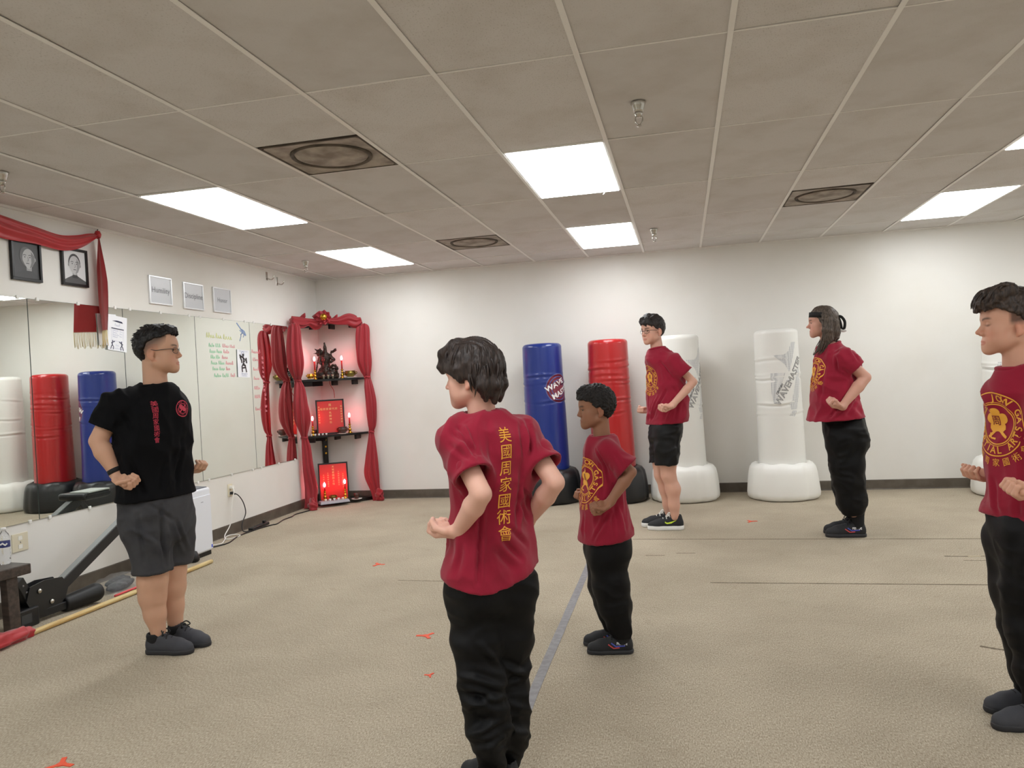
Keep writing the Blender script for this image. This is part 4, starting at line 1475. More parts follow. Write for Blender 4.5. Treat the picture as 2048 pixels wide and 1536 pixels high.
V = np.concatenate([V, V * np.array((1, 1, 0)) + np.array((0, 0, 0.002))])
F += [tuple(n0 + i for i in reversed(f)) for f in F]
obj('bag_film', pydata('bag_film', V, F), M_BAGPL, zb)
tube('red_zip', [(0.135, -0.20, 0.008), (0.142, 0.0, 0.010), (0.135, 0.20, 0.012)], 0.008, mat('red_zip', srgb(224, 82, 84), 0.5), zb, 8, 6)
Fd = Field(axis(-0.10, 0.10, 0.006), axis(-0.16, 0.16, 0.006), axis(0.0, 0.10, 0.005))
Fd.ell((0.03, -0.02, 0.034), (0.05, 0.13, 0.032), 0.01)
Fd.ell((-0.03, 0.03, 0.044), (0.045, 0.12, 0.036), 0.01)
v, q = Fd.mesh(1)
v += 0.006 * vnoise(v * 40, 3)[:, None]
v[:, 2] = np.maximum(v[:, 2], 0.003)
obj('dark_gear', np_mesh('dark_gear', v, q), mat('dark_gear', srgb(10, 10, 14), 0.5, bump=(60, 0.6, 0.01, (1, 1, 1))), zb)
# ================================================================== CORNER SHRINE
M_SHELF = mat('black_shelf_board', srgb(20, 19, 19), 0.3)
M_BRASS = mat('brass', srgb(214, 164, 62), 0.25, metal=1.0)
M_BRASSD = mat('old_brass', srgb(120, 104, 52), 0.35, metal=0.9)
M_BRONZE = mat('dark_bronze', srgb(58, 46, 38), 0.34, metal=0.55, mix=(30, srgb(34, 26, 22), 0.4, 0.6, (1, 1, 1)))
M_CLAY = mat('brown_glazed_clay', srgb(72, 40, 30), 0.3)
M_CHINA = mat('white_china', srgb(240, 240, 236), 0.2)
M_CANDLE = mat('red_candle', srgb(186, 24, 26), 0.4)
M_BULB = mat('candle_bulb', (1, 0.4, 0.35, 1), 0.4, emit=((1.0, 0.115, 0.145, 1), 90.0))
M_DRAPE = mat('red_drape', srgb(152, 20, 34), 0.55, sheen=0.25, bump=(30, 0.12, 0.004, (1, 1, 0.3)))
M_POSTER = mat('red_poster', srgb(206, 38, 34), 0.25, coat=0.4)
M_GOLDINK = mat('gold_ink', srgb(240, 190, 120), 0.5)
CX, CY = XL + 0.004, YB - 0.004


def shelf_outline(rl, rr, bulge, n=16):
    a, b = np.array((CX, CY - rl)), np.array((CX + rr, CY))
    t = np.linspace(0, 1, n)
    d = np.array((1, -1)) / math.sqrt(2)
    return [(CX, CY)] + [tuple(a + (b - a) * q + d * bulge * 4 * q * (1 - q)) for q in t]


def corner_board(name, label, z, th, rl, rr, bulge, brackets=True):
    t = thing(name, label, 'shelf', (0, 0, z), 0, 'black corner shelves of the shrine')
    pts = shelf_outline(rl, rr, bulge)
    bm = bmesh.new()
    lo = [bm.verts.new((x, y, -th)) for x, y in pts]
    hi = [bm.verts.new((x, y, 0)) for x, y in pts]
    bm.faces.new(hi)
    bm.faces.new(lo[::-1])
    for i in range(len(pts)):
        j = (i + 1) % len(pts)
        bm.faces.new((lo[i], lo[j], hi[j], hi[i]))
    obj('board', finish(bm, 'board'), M_SHELF, t)
    if brackets:
        for q in (0.16, 0.42):
            box('bracket', (CX + q + 0.04, CY - 0.13, -th - 0.055), (CX + q + 0.068, CY, -th), M_SHELF, t, 0.003, 1)
            box('bracket', (CX, CY - q - 0.068, -th - 0.055), (CX + 0.13, CY - q - 0.04, -th), M_SHELF, t, 0.003, 1)
    return t


corner_board('corner_shelf', 'topmost black corner shelf hidden behind the red valance', 2.135, 0.022, 0.47, 0.50, 0.03)
corner_board('corner_shelf', 'black corner shelf carrying the dark bronze statue', 1.462, 0.024, 0.57, 0.61, 0.075)
corner_board('corner_shelf', 'black corner shelf carrying the upper red framed poster', 0.812, 0.024, 0.57, 0.61, 0.075)
corner_board('corner_shelf', 'black corner board on the carpet carrying the lower red poster', 0.038, 0.038, 0.555, 0.66, 0.06, False)

# dark corner post with gilt studs
t = thing('corner_post', 'black strip with gilt squares in the corner between the two red posters', 'post', (CX + 0.035, CY - 0.035, 0.04), PI / 4 - PI / 2)
box('strip', (-0.012, -0.028, 0.0), (0.010, 0.028, 0.745), M_SHELF, t, 0.002, 1)
for z in (0.53, 0.61, 0.69):
    box('gilt_square', (0.010, -0.011, z - 0.011), (0.0135, 0.011, z + 0.011), M_BRASS, t, 0.001, 1)


# ------------------------------------------------------------------ drapes
def folds(seed, n=7, amp=0.25):
    return lambda th, t: 1 + amp * np.sin(n * th + 2.2 * math.sin(6 * t + seed)) + 0.08 * np.sin((2 * n - 3) * th + 9 * t + seed) + 0.05 * np.sin(3 * th - 7 * t)


def drape(name, label, path, seed, tail):
    t = thing(name, label, 'drape', tuple(path[-1][0:2]) + (0,), 0, 'red drapes of the shrine')
    P = np.array([(p[0] - path[-1][0], p[1] - path[-1][1], p[2], p[3]) for p in path])
    S = smooth_path(P, 10)
    S[:, 3] *= 0.72
    V, F = sweep(S[:, :3], list(S[:, 3]), 56, shape=folds(seed), up=(1, 0.2, 0), flat=0.72)
    obj('cloth', pydata('cloth', V, F), M_DRAPE, t)
    for z in (1.462, 0.812):
        i = int(np.argmin(abs(S[:, 2] - z)))
        c = S[i, :3]
        r = S[i, 3] * 1.08
        ring = [(c[0] + r * math.cos(a), c[1] + 0.78 * r * math.sin(a), c[2] + 0.006 * math.sin(3 * a)) for a in np.linspace(0, 2 * PI, 25)]
        V, F = sweep(ring, 0.011, 8, cap=False)
        obj('tie_band', pydata('tie_band', V, F), M_DRAPE, t)
    V, F = sweep(smooth_path(tail, 8), [0.035 + 0.05 * math.sin(PI * min(1, 0.25 + q * 0.75)) for q in np.linspace(0, 1, 8 * (len(tail) - 1) + 1)], 40, shape=folds(seed + 3, 6, 0.2), flat=0.45)
    V[:, 2] = np.maximum(V[:, 2], 0.003)
    obj('puddled_hem', pydata('puddled_hem', V, F), M_DRAPE, t)
    return t


drape('red_drape', 'red drape tied at both shelves, left side of the shrine next to the mirror',
      [(-4.215, 7.86, 2.085, 0.050), (-4.20, 7.84, 2.03, 0.078), (-4.205, 7.83, 1.85, 0.098), (-4.205, 7.84, 1.66, 0.105), (-4.215, 7.88, 1.54, 0.075), (-4.235, 7.93, 1.46, 0.045), (-4.22, 7.93, 1.36, 0.075), (-4.21, 7.92, 1.20, 0.095), (-4.205, 7.93, 1.02, 0.100), (-4.215, 7.96, 0.89, 0.062), (-4.225, 7.99, 0.81, 0.042), (-4.215, 8.00, 0.68, 0.062), (-4.205, 8.00, 0.46, 0.075), (-4.19, 8.02, 0.24, 0.085), (-4.185, 8.00, 0.10, 0.080), (-4.18, 7.99, 0.008, 0.090)],
      0.6, [(0.0, 0.02, 0.05), (0.03, -0.05, 0.04), (0.07, -0.12, 0.035), (0.12, -0.10, 0.03)])
drape('red_drape', 'red drape tied at both shelves, right side of the shrine on the back wall',
      [(-3.665, 8.50, 2.085, 0.045), (-3.655, 8.48, 2.03, 0.085), (-3.66, 8.48, 1.85, 0.098), (-3.655, 8.48, 1.66, 0.100), (-3.645, 8.49, 1.54, 0.072), (-3.645, 8.51, 1.46, 0.042), (-3.63, 8.50, 1.34, 0.058), (-3.615, 8.50, 1.18, 0.070), (-3.615, 8.50, 1.02, 0.068), (-3.62, 8.51, 0.89, 0.055), (-3.635, 8.52, 0.81, 0.036), (-3.635, 8.51, 0.68, 0.055), (-3.645, 8.50, 0.46, 0.085), (-3.65, 8.50, 0.30, 0.095), (-3.62, 8.51, 0.12, 0.065), (-3.595, 8.52, 0.008, 0.07)],
      2.1, [(0.0, 0.0, 0.06), (0.03, -0.04, 0.05), (0.06, -0.05, 0.03), (0.085, -0.07, 0.025)])
val = thing('red_valance', 'gathered red cloth valance along the top shelf with a rosette and gilt ball', 'valance', (-4.02, 8.24, 2.13))
P = [(-4.235, 7.86, 2.125, 0.055), (-4.19, 7.99, 2.11, 0.068), (-4.15, 8.10, 2.12, 0.045), (-4.10, 8.17, 2.105, 0.070), (-4.05, 8.22, 2.145, 0.050), (-4.02, 8.25, 2.15, 0.035), (-3.97, 8.31, 2.135, 0.040), (-3.90, 8.37, 2.135, 0.055), (-3.81, 8.43, 2.15, 0.078), (-3.73, 8.47, 2.115, 0.075), (-3.67, 8.49, 2.13, 0.045)]
S = smooth_path([(a + 4.02, b - 8.24, c - 2.13, r * 0.8) for a, b, c, r in P], 10)
V, F = sweep(S[:, :3], list(S[:, 3]), 48, shape=folds(1.0, 6, 0.2), flat=0.8)
obj('gathered_cloth', pydata('gathered_cloth', V, F), M_DRAPE, val)
for k, (dx, dy, dz) in enumerate([(-0.19, -0.13, 0.07), (0.10, 0.10, 0.05), (-0.06, -0.05, 0.085)]):
    V, F = sweep(np.array([(dx - 0.04, dy, dz - 0.05), (dx, dy, dz), (dx + 0.015, dy, dz + 0.028)]), [0.035, 0.022, 0.004], 12, shape=folds(k, 4, 0.2), flat=0.5)
    obj('cloth_peak', pydata('cloth_peak', V, F), M_DRAPE, val)
RN = Vector((0.35, -0.93, 0.05)).normalized()
for ring, (n, r0, r1, tilt) in enumerate([(9, 0.015, 0.088, 0.015), (7, 0.012, 0.062, 0.035)]):
    for k in range(n):
        a = 2 * PI * k / n + ring * 0.3
        e1 = Vector((0, 0, 1)).cross(RN).normalized()
        e2 = RN.cross(e1)
        d = e1 * math.cos(a) + e2 * math.sin(a)
        s = d.cross(RN)
        c = Vector((0.02, -0.06, 0.035))
        V, F = [], []
        for i in range(7):
            u = i / 6
            wdt = 0.040 * math.sin(PI * (0.18 + 0.8 * u)) * (r1 / 0.088)
            for j in range(5):
                v = j / 4 - 0.5
                p = c + d * (r0 + (r1 - r0) * u) + s * wdt * v * 2 + RN * (tilt + 0.03 * u * u * (1 - ring * .4) - 0.05 * v * v + 0.004 * math.sin(9 * u + k))
                V.append(tuple(p))
        for i in range(6):
            for j in range(4):
                b = i * 5 + j
                F.append((b, b + 1, b + 6, b + 5))
        n0 = len(V)
        V += [tuple(Vector(p) - RN * 0.004) for p in V]
        F += [tuple(n0 + i for i in reversed(f)) for f in F]
        obj('rosette_petal', pydata('rosette_petal', V, F), M_DRAPE, val)
bm = bmesh.new()
bmesh.ops.create_uvsphere(bm, u_segments=20, v_segments=12, radius=0.040)
obj('gilt_ball', finish(bm, 'gilt_ball', True), M_BRASS, val, (0.02 + 0.02, -0.06 - 0.045, 0.04))


# ------------------------------------------------------------------ framed red posters, leaning in the corner
def poster(label, x, y, z, w, h, lean, rz, rows):
    t = pic_frame('framed_poster', label, 'framed poster', y, z, w, h, 0.016, M_FBLACK, 0.018, 'red framed posters of the shrine', x=x, mat_in=M_POSTER, rot=(0, -lean, rz))
    vf = merge([place2d(text_arrays(c, s), (u, v)) for c, s, u, v in rows])
    tag(on_pic(t, 'gold_lettering', vf, M_GOLDINK, 0.0006), kind='stuff')
    return t


R1 = [('周', 0.034, 0.0, 0.135)] + [(c, 0.030, -0.10 + 0.034 * i, 0.09) for i, c in enumerate('祖師家歷代宗'[:7])] + [(c, 0.030, 0.0, 0.045 - 0.037 * i) for i, c in enumerate('先師神位')]
for sx in (-0.128, 0.128):
    R1 += [(c, 0.022, sx, 0.115 - 0.030 * i) for i, c in enumerate('忠義仁勇禮智信' if sx < 0 else '英雄豪傑武德堂')]
poster('red poster with gold characters in a black frame on the middle shelf', -4.075, 8.365, 0.812 + 0.205, 0.325, 0.405, 0.10, -PI / 2 + 0.55, R1)
R2 = [(c, 0.028, 0.0, 0.17 - 0.033 * i) for i, c in enumerate('天地君親師之位')]
for sx, s0 in ((-0.11, 0.08), (-0.06, 0.10), (0.06, 0.11), (0.11, 0.08)):
    R2 += [(c, 0.018, sx, s0 - 0.025 * i) for i, c in enumerate('土地財神福德正')]
poster('red poster with gold characters in a black frame standing on the floor board', -4.055, 8.315, 0.038 + 0.222, 0.34, 0.44, 0.14, -PI / 2 + 0.50, R2)


# ------------------------------------------------------------------ electric candles
def candle(label, x, y, z, h):
    t = thing('candle_lamp', label, 'lamp', (x, y, z), 0, 'red electric candles of the shrine')
    lathe('brass_base', [(0, 0), (0.030, 0), (0.031, 0.006), (0.022, 0.012), (0.012, 0.020), (0.018, 0.032), (0.021, 0.042), (0.012, 0.052), (0.009, 0.062), (0.015, 0.072), (0.013, 0.080), (0.008, 0.088), (0.016, 0.100), (0.018, 0.106), (0.0, 0.106)], M_BRASS, t, 20)
    lathe('candle', [(0, 0.104), (0.009, 0.104), (0.009, h - 0.03), (0, h - 0.03)], M_CANDLE, t, 14)
    lathe('bulb', [(0, h - 0.032), (0.008, h - 0.028), (0.0125, h - 0.012), (0.011, h + 0.004), (0.005, h + 0.018), (0, h + 0.022)], M_BULB, t, 14)
    return t


candle('lit red candle lamp left of the bronze statue', -4.185, 8.255, 1.462, 0.245)
candle('lit red candle lamp right of the bronze statue', -3.935, 8.45, 1.462, 0.245)
candle('lit red candle lamp left of the middle shelf poster', -4.225, 8.205, 0.812, 0.205)
candle('lit red candle lamp right of the middle shelf poster, behind the brown pot', -3.880, 8.460, 0.812, 0.215)
candle('lit red candle lamp before the floor poster, on its left', -4.09, 8.15, 0.066, 0.185)
candle('lit red candle lamp before the floor poster, on its right', -3.905, 8.292, 0.066, 0.20)

# ------------------------------------------------------------------ statue
su = thing('bronze_statue', 'dark bronze warrior statue with a tall blade on the upper shrine shelf', 'statue', (-4.105, 8.405, 1.462), 0.30)
Fd = Field(axis(-0.17, 0.17, 0.0042), axis(-0.12, 0.12, 0.0042), axis(-0.01, 0.45, 0.0042))
A = Fd
A.ell((0, 0, 0.02), (0.135, 0.085, 0.045), 0.02)
for c, r in (((-0.07, -0.02, 0.06), 0.045), ((0.06, -0.03, 0.055), 0.042), ((0.10, 0.01, 0.05), 0.035), ((0.0, 0.03, 0.07), 0.06), ((-0.10, 0.02, 0.05), 0.038), ((0.02, -0.05, 0.05), 0.036), ((0.085, -0.01, 0.10), 0.03), ((-0.06, 0.03, 0.10), 0.04)):
    A.ell(c, (r, r, r * 1.1), 0.012)
A.cone((-0.015, 0, 0.09), (-0.01, 0, 0.24), 0.062, 0.045, 0.02)      # robe
A.cone((-0.01, 0, 0.23), (-0.01, 0, 0.285), 0.052, 0.040, 0.02)      # chest
A.cone((-0.05, -0.01, 0.275), (-0.085, -0.035, 0.215), 0.024, 0.018, 0.01)   # arm with the blade
A.cone((-0.085, -0.035, 0.215), (-0.065, -0.05, 0.185), 0.018, 0.014, 0.008)
A.cone((0.035, 0, 0.275), (0.085, -0.01, 0.225), 0.024, 0.019, 0.01)
A.cone((0.085, -0.01, 0.225), (0.055, -0.045, 0.195), 0.018, 0.014, 0.01)
A.cone((-0.01, -0.005, 0.30), (-0.01, -0.008, 0.335), 0.022, 0.024, 0.008)   # head
A.cone((-0.01, -0.025, 0.315), (-0.012, -0.04, 0.255), 0.012, 0.005, 0.006)  # beard
A.cone((-0.01, 0.0, 0.35), (-0.012, 0.0, 0.425), 0.022, 0.009, 0.006)        # tall cap
A.ell((-0.075, 0.01, 0.31), (0.040, 0.014, 0.050), 0.012)                    # blade head
A.cone((-0.10, 0.0, 0.34), (-0.135, -0.005, 0.365), 0.010, 0.002, 0.006)
A.cone((-0.11, 0.0, 0.31), (-0.145, -0.005, 0.305), 0.010, 0.003, 0.006)
A.cone((-0.06, -0.03, 0.36), (-0.13, -0.03, 0.06), 0.008, 0.008, 0.004)      # shaft
A.cone((0.06, 0.0, 0.31), (0.105, 0.0, 0.335), 0.012, 0.016, 0.006)          # pennant
A.cone((0.105, 0.0, 0.335), (0.12, 0.0, 0.36), 0.010, 0.003, 0.004)
A.cone((0.105, 0.0, 0.33), (0.13, 0.0, 0.335), 0.010, 0.003, 0.004)
A.cone((0.06, 0.0, 0.27), (0.06, 0.0, 0.33), 0.006, 0.006, 0.004)
for a in np.linspace(0.3, 2 * PI, 9):                                        # coiled dragon at the foot
    A.ell((0.085 + 0.036 * math.cos(a), -0.035, 0.115 + 0.044 * math.sin(a)), (0.018, 0.018, 0.018), 0.008)
A.put(lambda X, Y, Z: -Z + 0 * X + 0 * Y, (-.2, -.2, -.02), (.2, .2, .02), 0, 'and', 0.2)
v, q = A.mesh(1)
nn_ = normals(v, q)
v = v + nn_ * (0.004 * vnoise(v * np.array((95, 95, 40)), 4) + 0.003 * vnoise(v * 180, 9))[:, None]
v[:, 2] = np.maximum(v[:, 2], 0.0)
obj('figure', np_mesh('figure', v, q), M_BRONZE, su)


# ------------------------------------------------------------------ bowls, cups, trays
def bowl(label, x, y, z, r, h, m, lid=False):
    t = thing('incense_bowl', label, 'bowl', (x, y, z), 0, 'incense bowls of the shrine')
    lathe('vessel', [(0, 0.004), (r * 0.55, 0.0), (r * 0.6, h * 0.12), (r * 0.95, h * 0.35), (r, h * 0.58), (r * 0.9, h * 0.8), (r * 0.82, h * 0.88), (r * 0.95, h), (r * 0.86, h * 0.98), (r * 0.74, h * 0.82), (0, h * 0.7)], m, t, 28)
    for s in (-1, 1):
        tube('ear_handle', [(s * r * 0.92, 0, h * 0.45), (s * r * 1.22, 0, h * 0.55), (s * r * 1.2, 0, h * 0.78), (s * r * 0.9, 0, h * 0.72)], r * 0.09, m, t, 8, 5)
    return t


bowl('brass bowl on the upper shrine shelf, in front of the left candle', -4.215, 8.195, 1.468, 0.042, 0.062, M_BRASS)
bowl('olive brass incense bowl on a white dish, right of the statue', -3.845, 8.475, 1.472, 0.068, 0.075, M_BRASSD)
bowl('brown clay incense pot on the middle shelf before the poster', -3.918, 8.345, 0.818, 0.056, 0.075, M_CLAY)
bowl('dark clay pot at the left end of the middle shelf beside the drape', -4.262, 8.325, 0.812, 0.030, 0.058, M_CLAY)
bowl('small gilt bowl on the grey offering tray before the floor poster', -4.015, 8.203, 0.072, 0.040, 0.045, M_BRASSD)


def dish(label, x, y, z, r):
    t = thing('white_dish', label, 'dish', (x, y, z), 0, 'white dishes of the shrine')
    lathe('plate', [(0, 0.001), (r * 0.6, 0.0), (r, 0.008), (r * 1.01, 0.010), (r * 0.6, 0.004), (0, 0.003)], M_CHINA, t, 28)
    lathe('foot_ring', [(r * 0.42, 0), (r * 0.5, 0), (r * 0.5, 0.002), (r * 0.42, 0.002)], M_CHINA, t, 24)


dish('white dish under the olive brass bowl', -3.845, 8.475, 1.462, 0.080)
dish('small white dish under the brass bowl by the left candle', -4.215, 8.195, 1.462, 0.040)
dish('white dish under the brown clay pot', -3.918, 8.345, 0.812, 0.066)
dish('white dish under the small brown cup on the floor board', -3.80, 8.37, 0.038, 0.062)


def cup(label, x, y, z, r, h, m, group):
    t = thing('offering_cup', label, 'cup', (x, y, z), 0, group)
    lathe('cup_body', [(0, 0.002), (r * 0.6, 0), (r * 0.62, h * 0.1), (r * 0.85, h * 0.6), (r, h), (r * 0.88, h * 0.97), (r * 0.7, h * 0.5), (0, h * 0.3)], m, t, 18)


ORD = ('first', 'second', 'third', 'fourth', 'fifth')
M_CUPG = mat('pewter_cup', srgb(150, 142, 124), 0.3, metal=0.7)
for i, w_ in enumerate(('first', 'middle', 'last')):
    cup(w_ + ' of three small pewter cups before the bronze statue', -4.085 + 0.044 * i, 8.268 + 0.028 * i, 1.462, 0.0155, 0.050, M_CUPG, 'pewter cups before the statue')
for i in range(5):
    cup(ORD[i] + ' tiny white cup from the left in the row on the middle shelf', -4.205 + 0.033 * i, 8.125 + 0.027 * i, 0.812, 0.0125, 0.022, M_CHINA, 'tiny white cups in front of the middle poster')
cup('small brown cup on a white dish at the right of the floor board', -3.80, 8.37, 0.0475, 0.036, 0.062, M_CLAY, 'brown offering cups')
tr = thing('offering_tray', 'grey sloped offering tray on the floor board before the lower poster', 'tray', (-3.990, 8.165, 0.038), 0.72)
bm = bmesh.new()
vs = [bm.verts.new(p) for p in ((-0.17, -0.07, 0), (0.17, -0.07, 0), (0.17, 0.065, 0), (-0.17, 0.065, 0), (-0.16, -0.045, 0.028), (0.16, -0.045, 0.028), (0.16, 0.06, 0.028), (-0.16, 0.06, 0.028))]
for f in ((0, 1, 2, 3), (4, 5, 6, 7), (0, 1, 5, 4), (1, 2, 6, 5), (2, 3, 7, 6), (3, 0, 4, 7)):
    bm.faces.new([vs[i] for i in f])
obj('tray_body', finish(bm, 'tray_body'), mat('grey_tray', srgb(150, 152, 158), 0.5), tr)
for i in range(5):
    c, s = math.cos(0.72), math.sin(0.72)
    u = -0.10 + 0.05 * i
    cup(ORD[i] + ' tiny white cup from the left on the grey offering tray', -3.990 + c * u + s * 0.022, 8.165 + s * u - c * 0.022, 0.066, 0.015, 0.022, M_CHINA, 'tiny white cups on the grey tray')
o = tube('shrine_lamp_cord', [(-4.075, 8.40, 1.435), (-4.06, 8.38, 1.39), (-4.035, 8.40, 1.33), (-4.045, 8.44, 1.27), (-4.06, 8.47, 1.235)], 0.0035, M_CANDLE, None, 6, 6)
tag(o, 'thin red lamp cord hanging from the statue shelf to the poster', 'cord')
o = tube('shrine_floor_cord', [(-4.23, 8.20, 0.20), (-4.20, 8.17, 0.18), (-4.24, 8.19, 0.12), (-4.21, 8.15, 0.06), (-4.20, 8.14, 0.043)], 0.0035, M_CORDW, None, 6, 6)
tag(o, 'thin pale cord curling beside the floor poster', 'cord')
# ================================================================== PEOPLE
YAW = math.atan2(RIGHT.y, RIGHT.x)
EYE = np.array((0.0, 0.0, CAM_H))
W_R, W_U, W_F = (np.array(v) for v in (RIGHT, UP, FWD))
SHIRT_RED = mat('maroon_jersey', srgb(150, 29, 53), 0.85, spec=0.2, sheen=0.15, bump=(260, 0.25, 0.001, (1, 1, 1)), mix=(6, srgb(140, 26, 48), 0.4, 0.65, (1, 1, 1)))
SHIRT_BLACK = mat('black_jersey', srgb(9, 9, 12), 0.85, spec=0.15, bump=(260, 0.25, 0.001, (1, 1, 1)))
PANTS_BLACK = mat('black_trouser_cloth', srgb(7, 7, 9), 0.6, spec=0.22, bump=(200, 0.2, 0.001, (1, 1, 1)))
SHORTS_GREY = mat('charcoal_shorts_cloth', srgb(64, 64, 67), 0.75, spec=0.25, bump=(120, 0.25, 0.001, (1, 1, 1)), mix=(9, srgb(52, 52, 56), 0.4, 0.65, (1, 1, 1)))
SHORTS_BLACK = mat('black_sports_shorts_cloth', srgb(11, 11, 13), 0.5, spec=0.3)
PRINT_GOLD = mat('gold_print', srgb(240, 172, 58), 0.6)
PRINT_MAROON = mat('maroon_print', srgb(128, 22, 42), 0.7)
PRINT_PINK = mat('red_print', srgb(196, 52, 78), 0.6)
SOCK = mat('black_sock', srgb(22, 22, 24), 0.9)
SHOE_GREY = mat('dark_grey_canvas', srgb(58, 59, 65), 0.75, bump=(180, 0.3, 0.001, (1, 1, 1)))
SHOE_DARK = mat('black_canvas', srgb(26, 27, 31), 0.7, bump=(180, 0.3, 0.001, (1, 1, 1)))
SOLE_DARK = mat('dark_rubber_sole', srgb(38, 38, 42), 0.6)
SOLE_WHITE = mat('white_foam_sole', srgb(232, 232, 230), 0.6)
LACE_W = mat('white_lace', srgb(236, 236, 232), 0.7)
LACE_B = mat('black_lace', srgb(20, 20, 22), 0.7)
NEON = mat('yellow_green_mark', srgb(206, 232, 60), 0.5)
M_SPEC = mat('glasses_frame', srgb(70, 70, 72), 0.3, metal=0.8)
M_LENS = mat('glasses_lens', (1, 1, 1, 1), 0.02, transmission=1.0, ior=1.02, spec=0.4)
M_BAND = mat('black_band', srgb(14, 14, 15), 0.75)


def unit(v):
    v = np.array(v, float)
    return v / (np.linalg.norm(v) + 1e-12)


def polar(deg):
    a = math.radians(deg)
    return np.array((math.cos(a), math.sin(a), 0.0))


class Frame:
    """a person's own axes: x to the right as the photograph was taken, y away, z up, origin between the feet"""

    def __init__(self, fx, fy):
        d = W_F + W_R * (fx - 1024) / FOCAL_PX - W_U * (fy - 768) / FOCAL_PX
        self.base = EYE - d * (CAM_H / d[2])
        self.depth = float((self.base - EYE) @ W_F)
        c, s = math.cos(YAW), math.sin(YAW)
        self.M = np.array(((c, s, 0), (-s, c, 0), (0, 0, 1)))
        self.eye = self.M @ (EYE - self.base)

    def __call__(self, px, py, dy=0.0):
        d = W_F + W_R * (px - 1024) / FOCAL_PX - W_U * (py - 768) / FOCAL_PX
        return self.M @ (EYE + d * (self.depth + dy) - self.base)

    def mm(self, dy=0.0):
        return (self.depth + dy) / FOCAL_PX


class Torso:
    def __init__(self, fr, secs, heading, ratio):
        rows = []
        f = polar(heading)
        for py, l, r, dy in secs:
            c = fr((l + r) / 2, py, dy)
            view = unit((c - fr.eye) * (1, 1, 0))
            cs = abs(f @ view)
            hw = (r - l) / 2 * fr.mm(dy)
            a = hw / math.sqrt(cs * cs + ratio * ratio * (1 - cs * cs))
            rows.append((c[2], c[0], c[1], a, a * ratio))
        rows.sort()
        R = np.array(rows)
        zz = np.linspace(R[0, 0], R[-1, 0], 60)
        self.t = np.stack([zz] + [np.interp(zz, R[:, 0], R[:, i]) for i in range(1, 5)], 1)
        for _ in range(6):
            self.t[1:-1, 1:] = (self.t[:-2, 1:] + self.t[2:, 1:]) / 4 + self.t[1:-1, 1:] / 2
        self.f = f
        self.s = np.array((f[1], -f[0], 0.0))       # the person's right
        self.lo = np.array(((self.t[:, 1] - self.t[:, 3]).min(), (self.t[:, 2] - self.t[:, 3]).min(), zz[0]))
        self.hi = np.array(((self.t[:, 1] + self.t[:, 3]).max(), (self.t[:, 2] + self.t[:, 3]).max(), zz[-1]))

    def at(self, z):
        return [float(np.interp(z, self.t[:, 0], self.t[:, i])) for i in range(1, 5)]

    def fn(self, grow=0.0, ztop=None, zbot=None, round_top=0.03, round_bot=0.0, flare=None):
        t = self.t

        def g(X, Y, Z):
            z = Z.ravel()
            cx, cy, a, b = (np.interp(z, t[:, 0], t[:, i])[None, None, :] for i in range(1, 5))
            gr = grow
            if flare:
                gr = grow + (flare[1] * np.clip((flare[0] + 0.14 - z) / 0.14, 0, 1) ** 2)[None, None, :]
            a, b = a + gr, b + gr
            x, y = X - cx, Y - cy
            u = x * self.s[0] + y * self.s[1]
            v = x * self.f[0] + y * self.f[1]
            k0 = (np.abs(u / a) ** 2.35 + np.abs(v / b) ** 2.35) ** (1 / 2.35)
            k1 = np.sqrt((u / a ** 2) ** 2 + (v / b ** 2) ** 2) + 1e-6
            d = np.where(k0 < 0.3, (k0 - 1) * np.minimum(a, b), k0 * (k0 - 1) / k1)
            if ztop is not None:
                e = Z - ztop
                h = np.maximum(round_top - np.abs(d - e), 0) / round_top
                d = np.maximum(d, e) + h * h * round_top * 0.25
            if zbot is not None:
                e = zbot - Z
                d2 = np.maximum(d, e)
                if round_bot:
                    h = np.maximum(round_bot - np.abs(d - e), 0) / round_bot
                    d2 = d2 + h * h * round_bot * 0.25
                d = d2
            return d
        return g


def head_axes(heading, pitch=0.0, roll=0.0):
    f = polar(heading)
    r = np.array((f[1], -f[0], 0.0))
    u = np.array((0, 0, 1.0))
    p = math.radians(pitch)
    f2, u2 = f * math.cos(p) + u * math.sin(p), u * math.cos(p) - f * math.sin(p)
    q = math.radians(roll)
    return np.stack([r * math.cos(q) + u2 * math.sin(q), f2, u2 * math.cos(q) - r * math.sin(q)], 1)


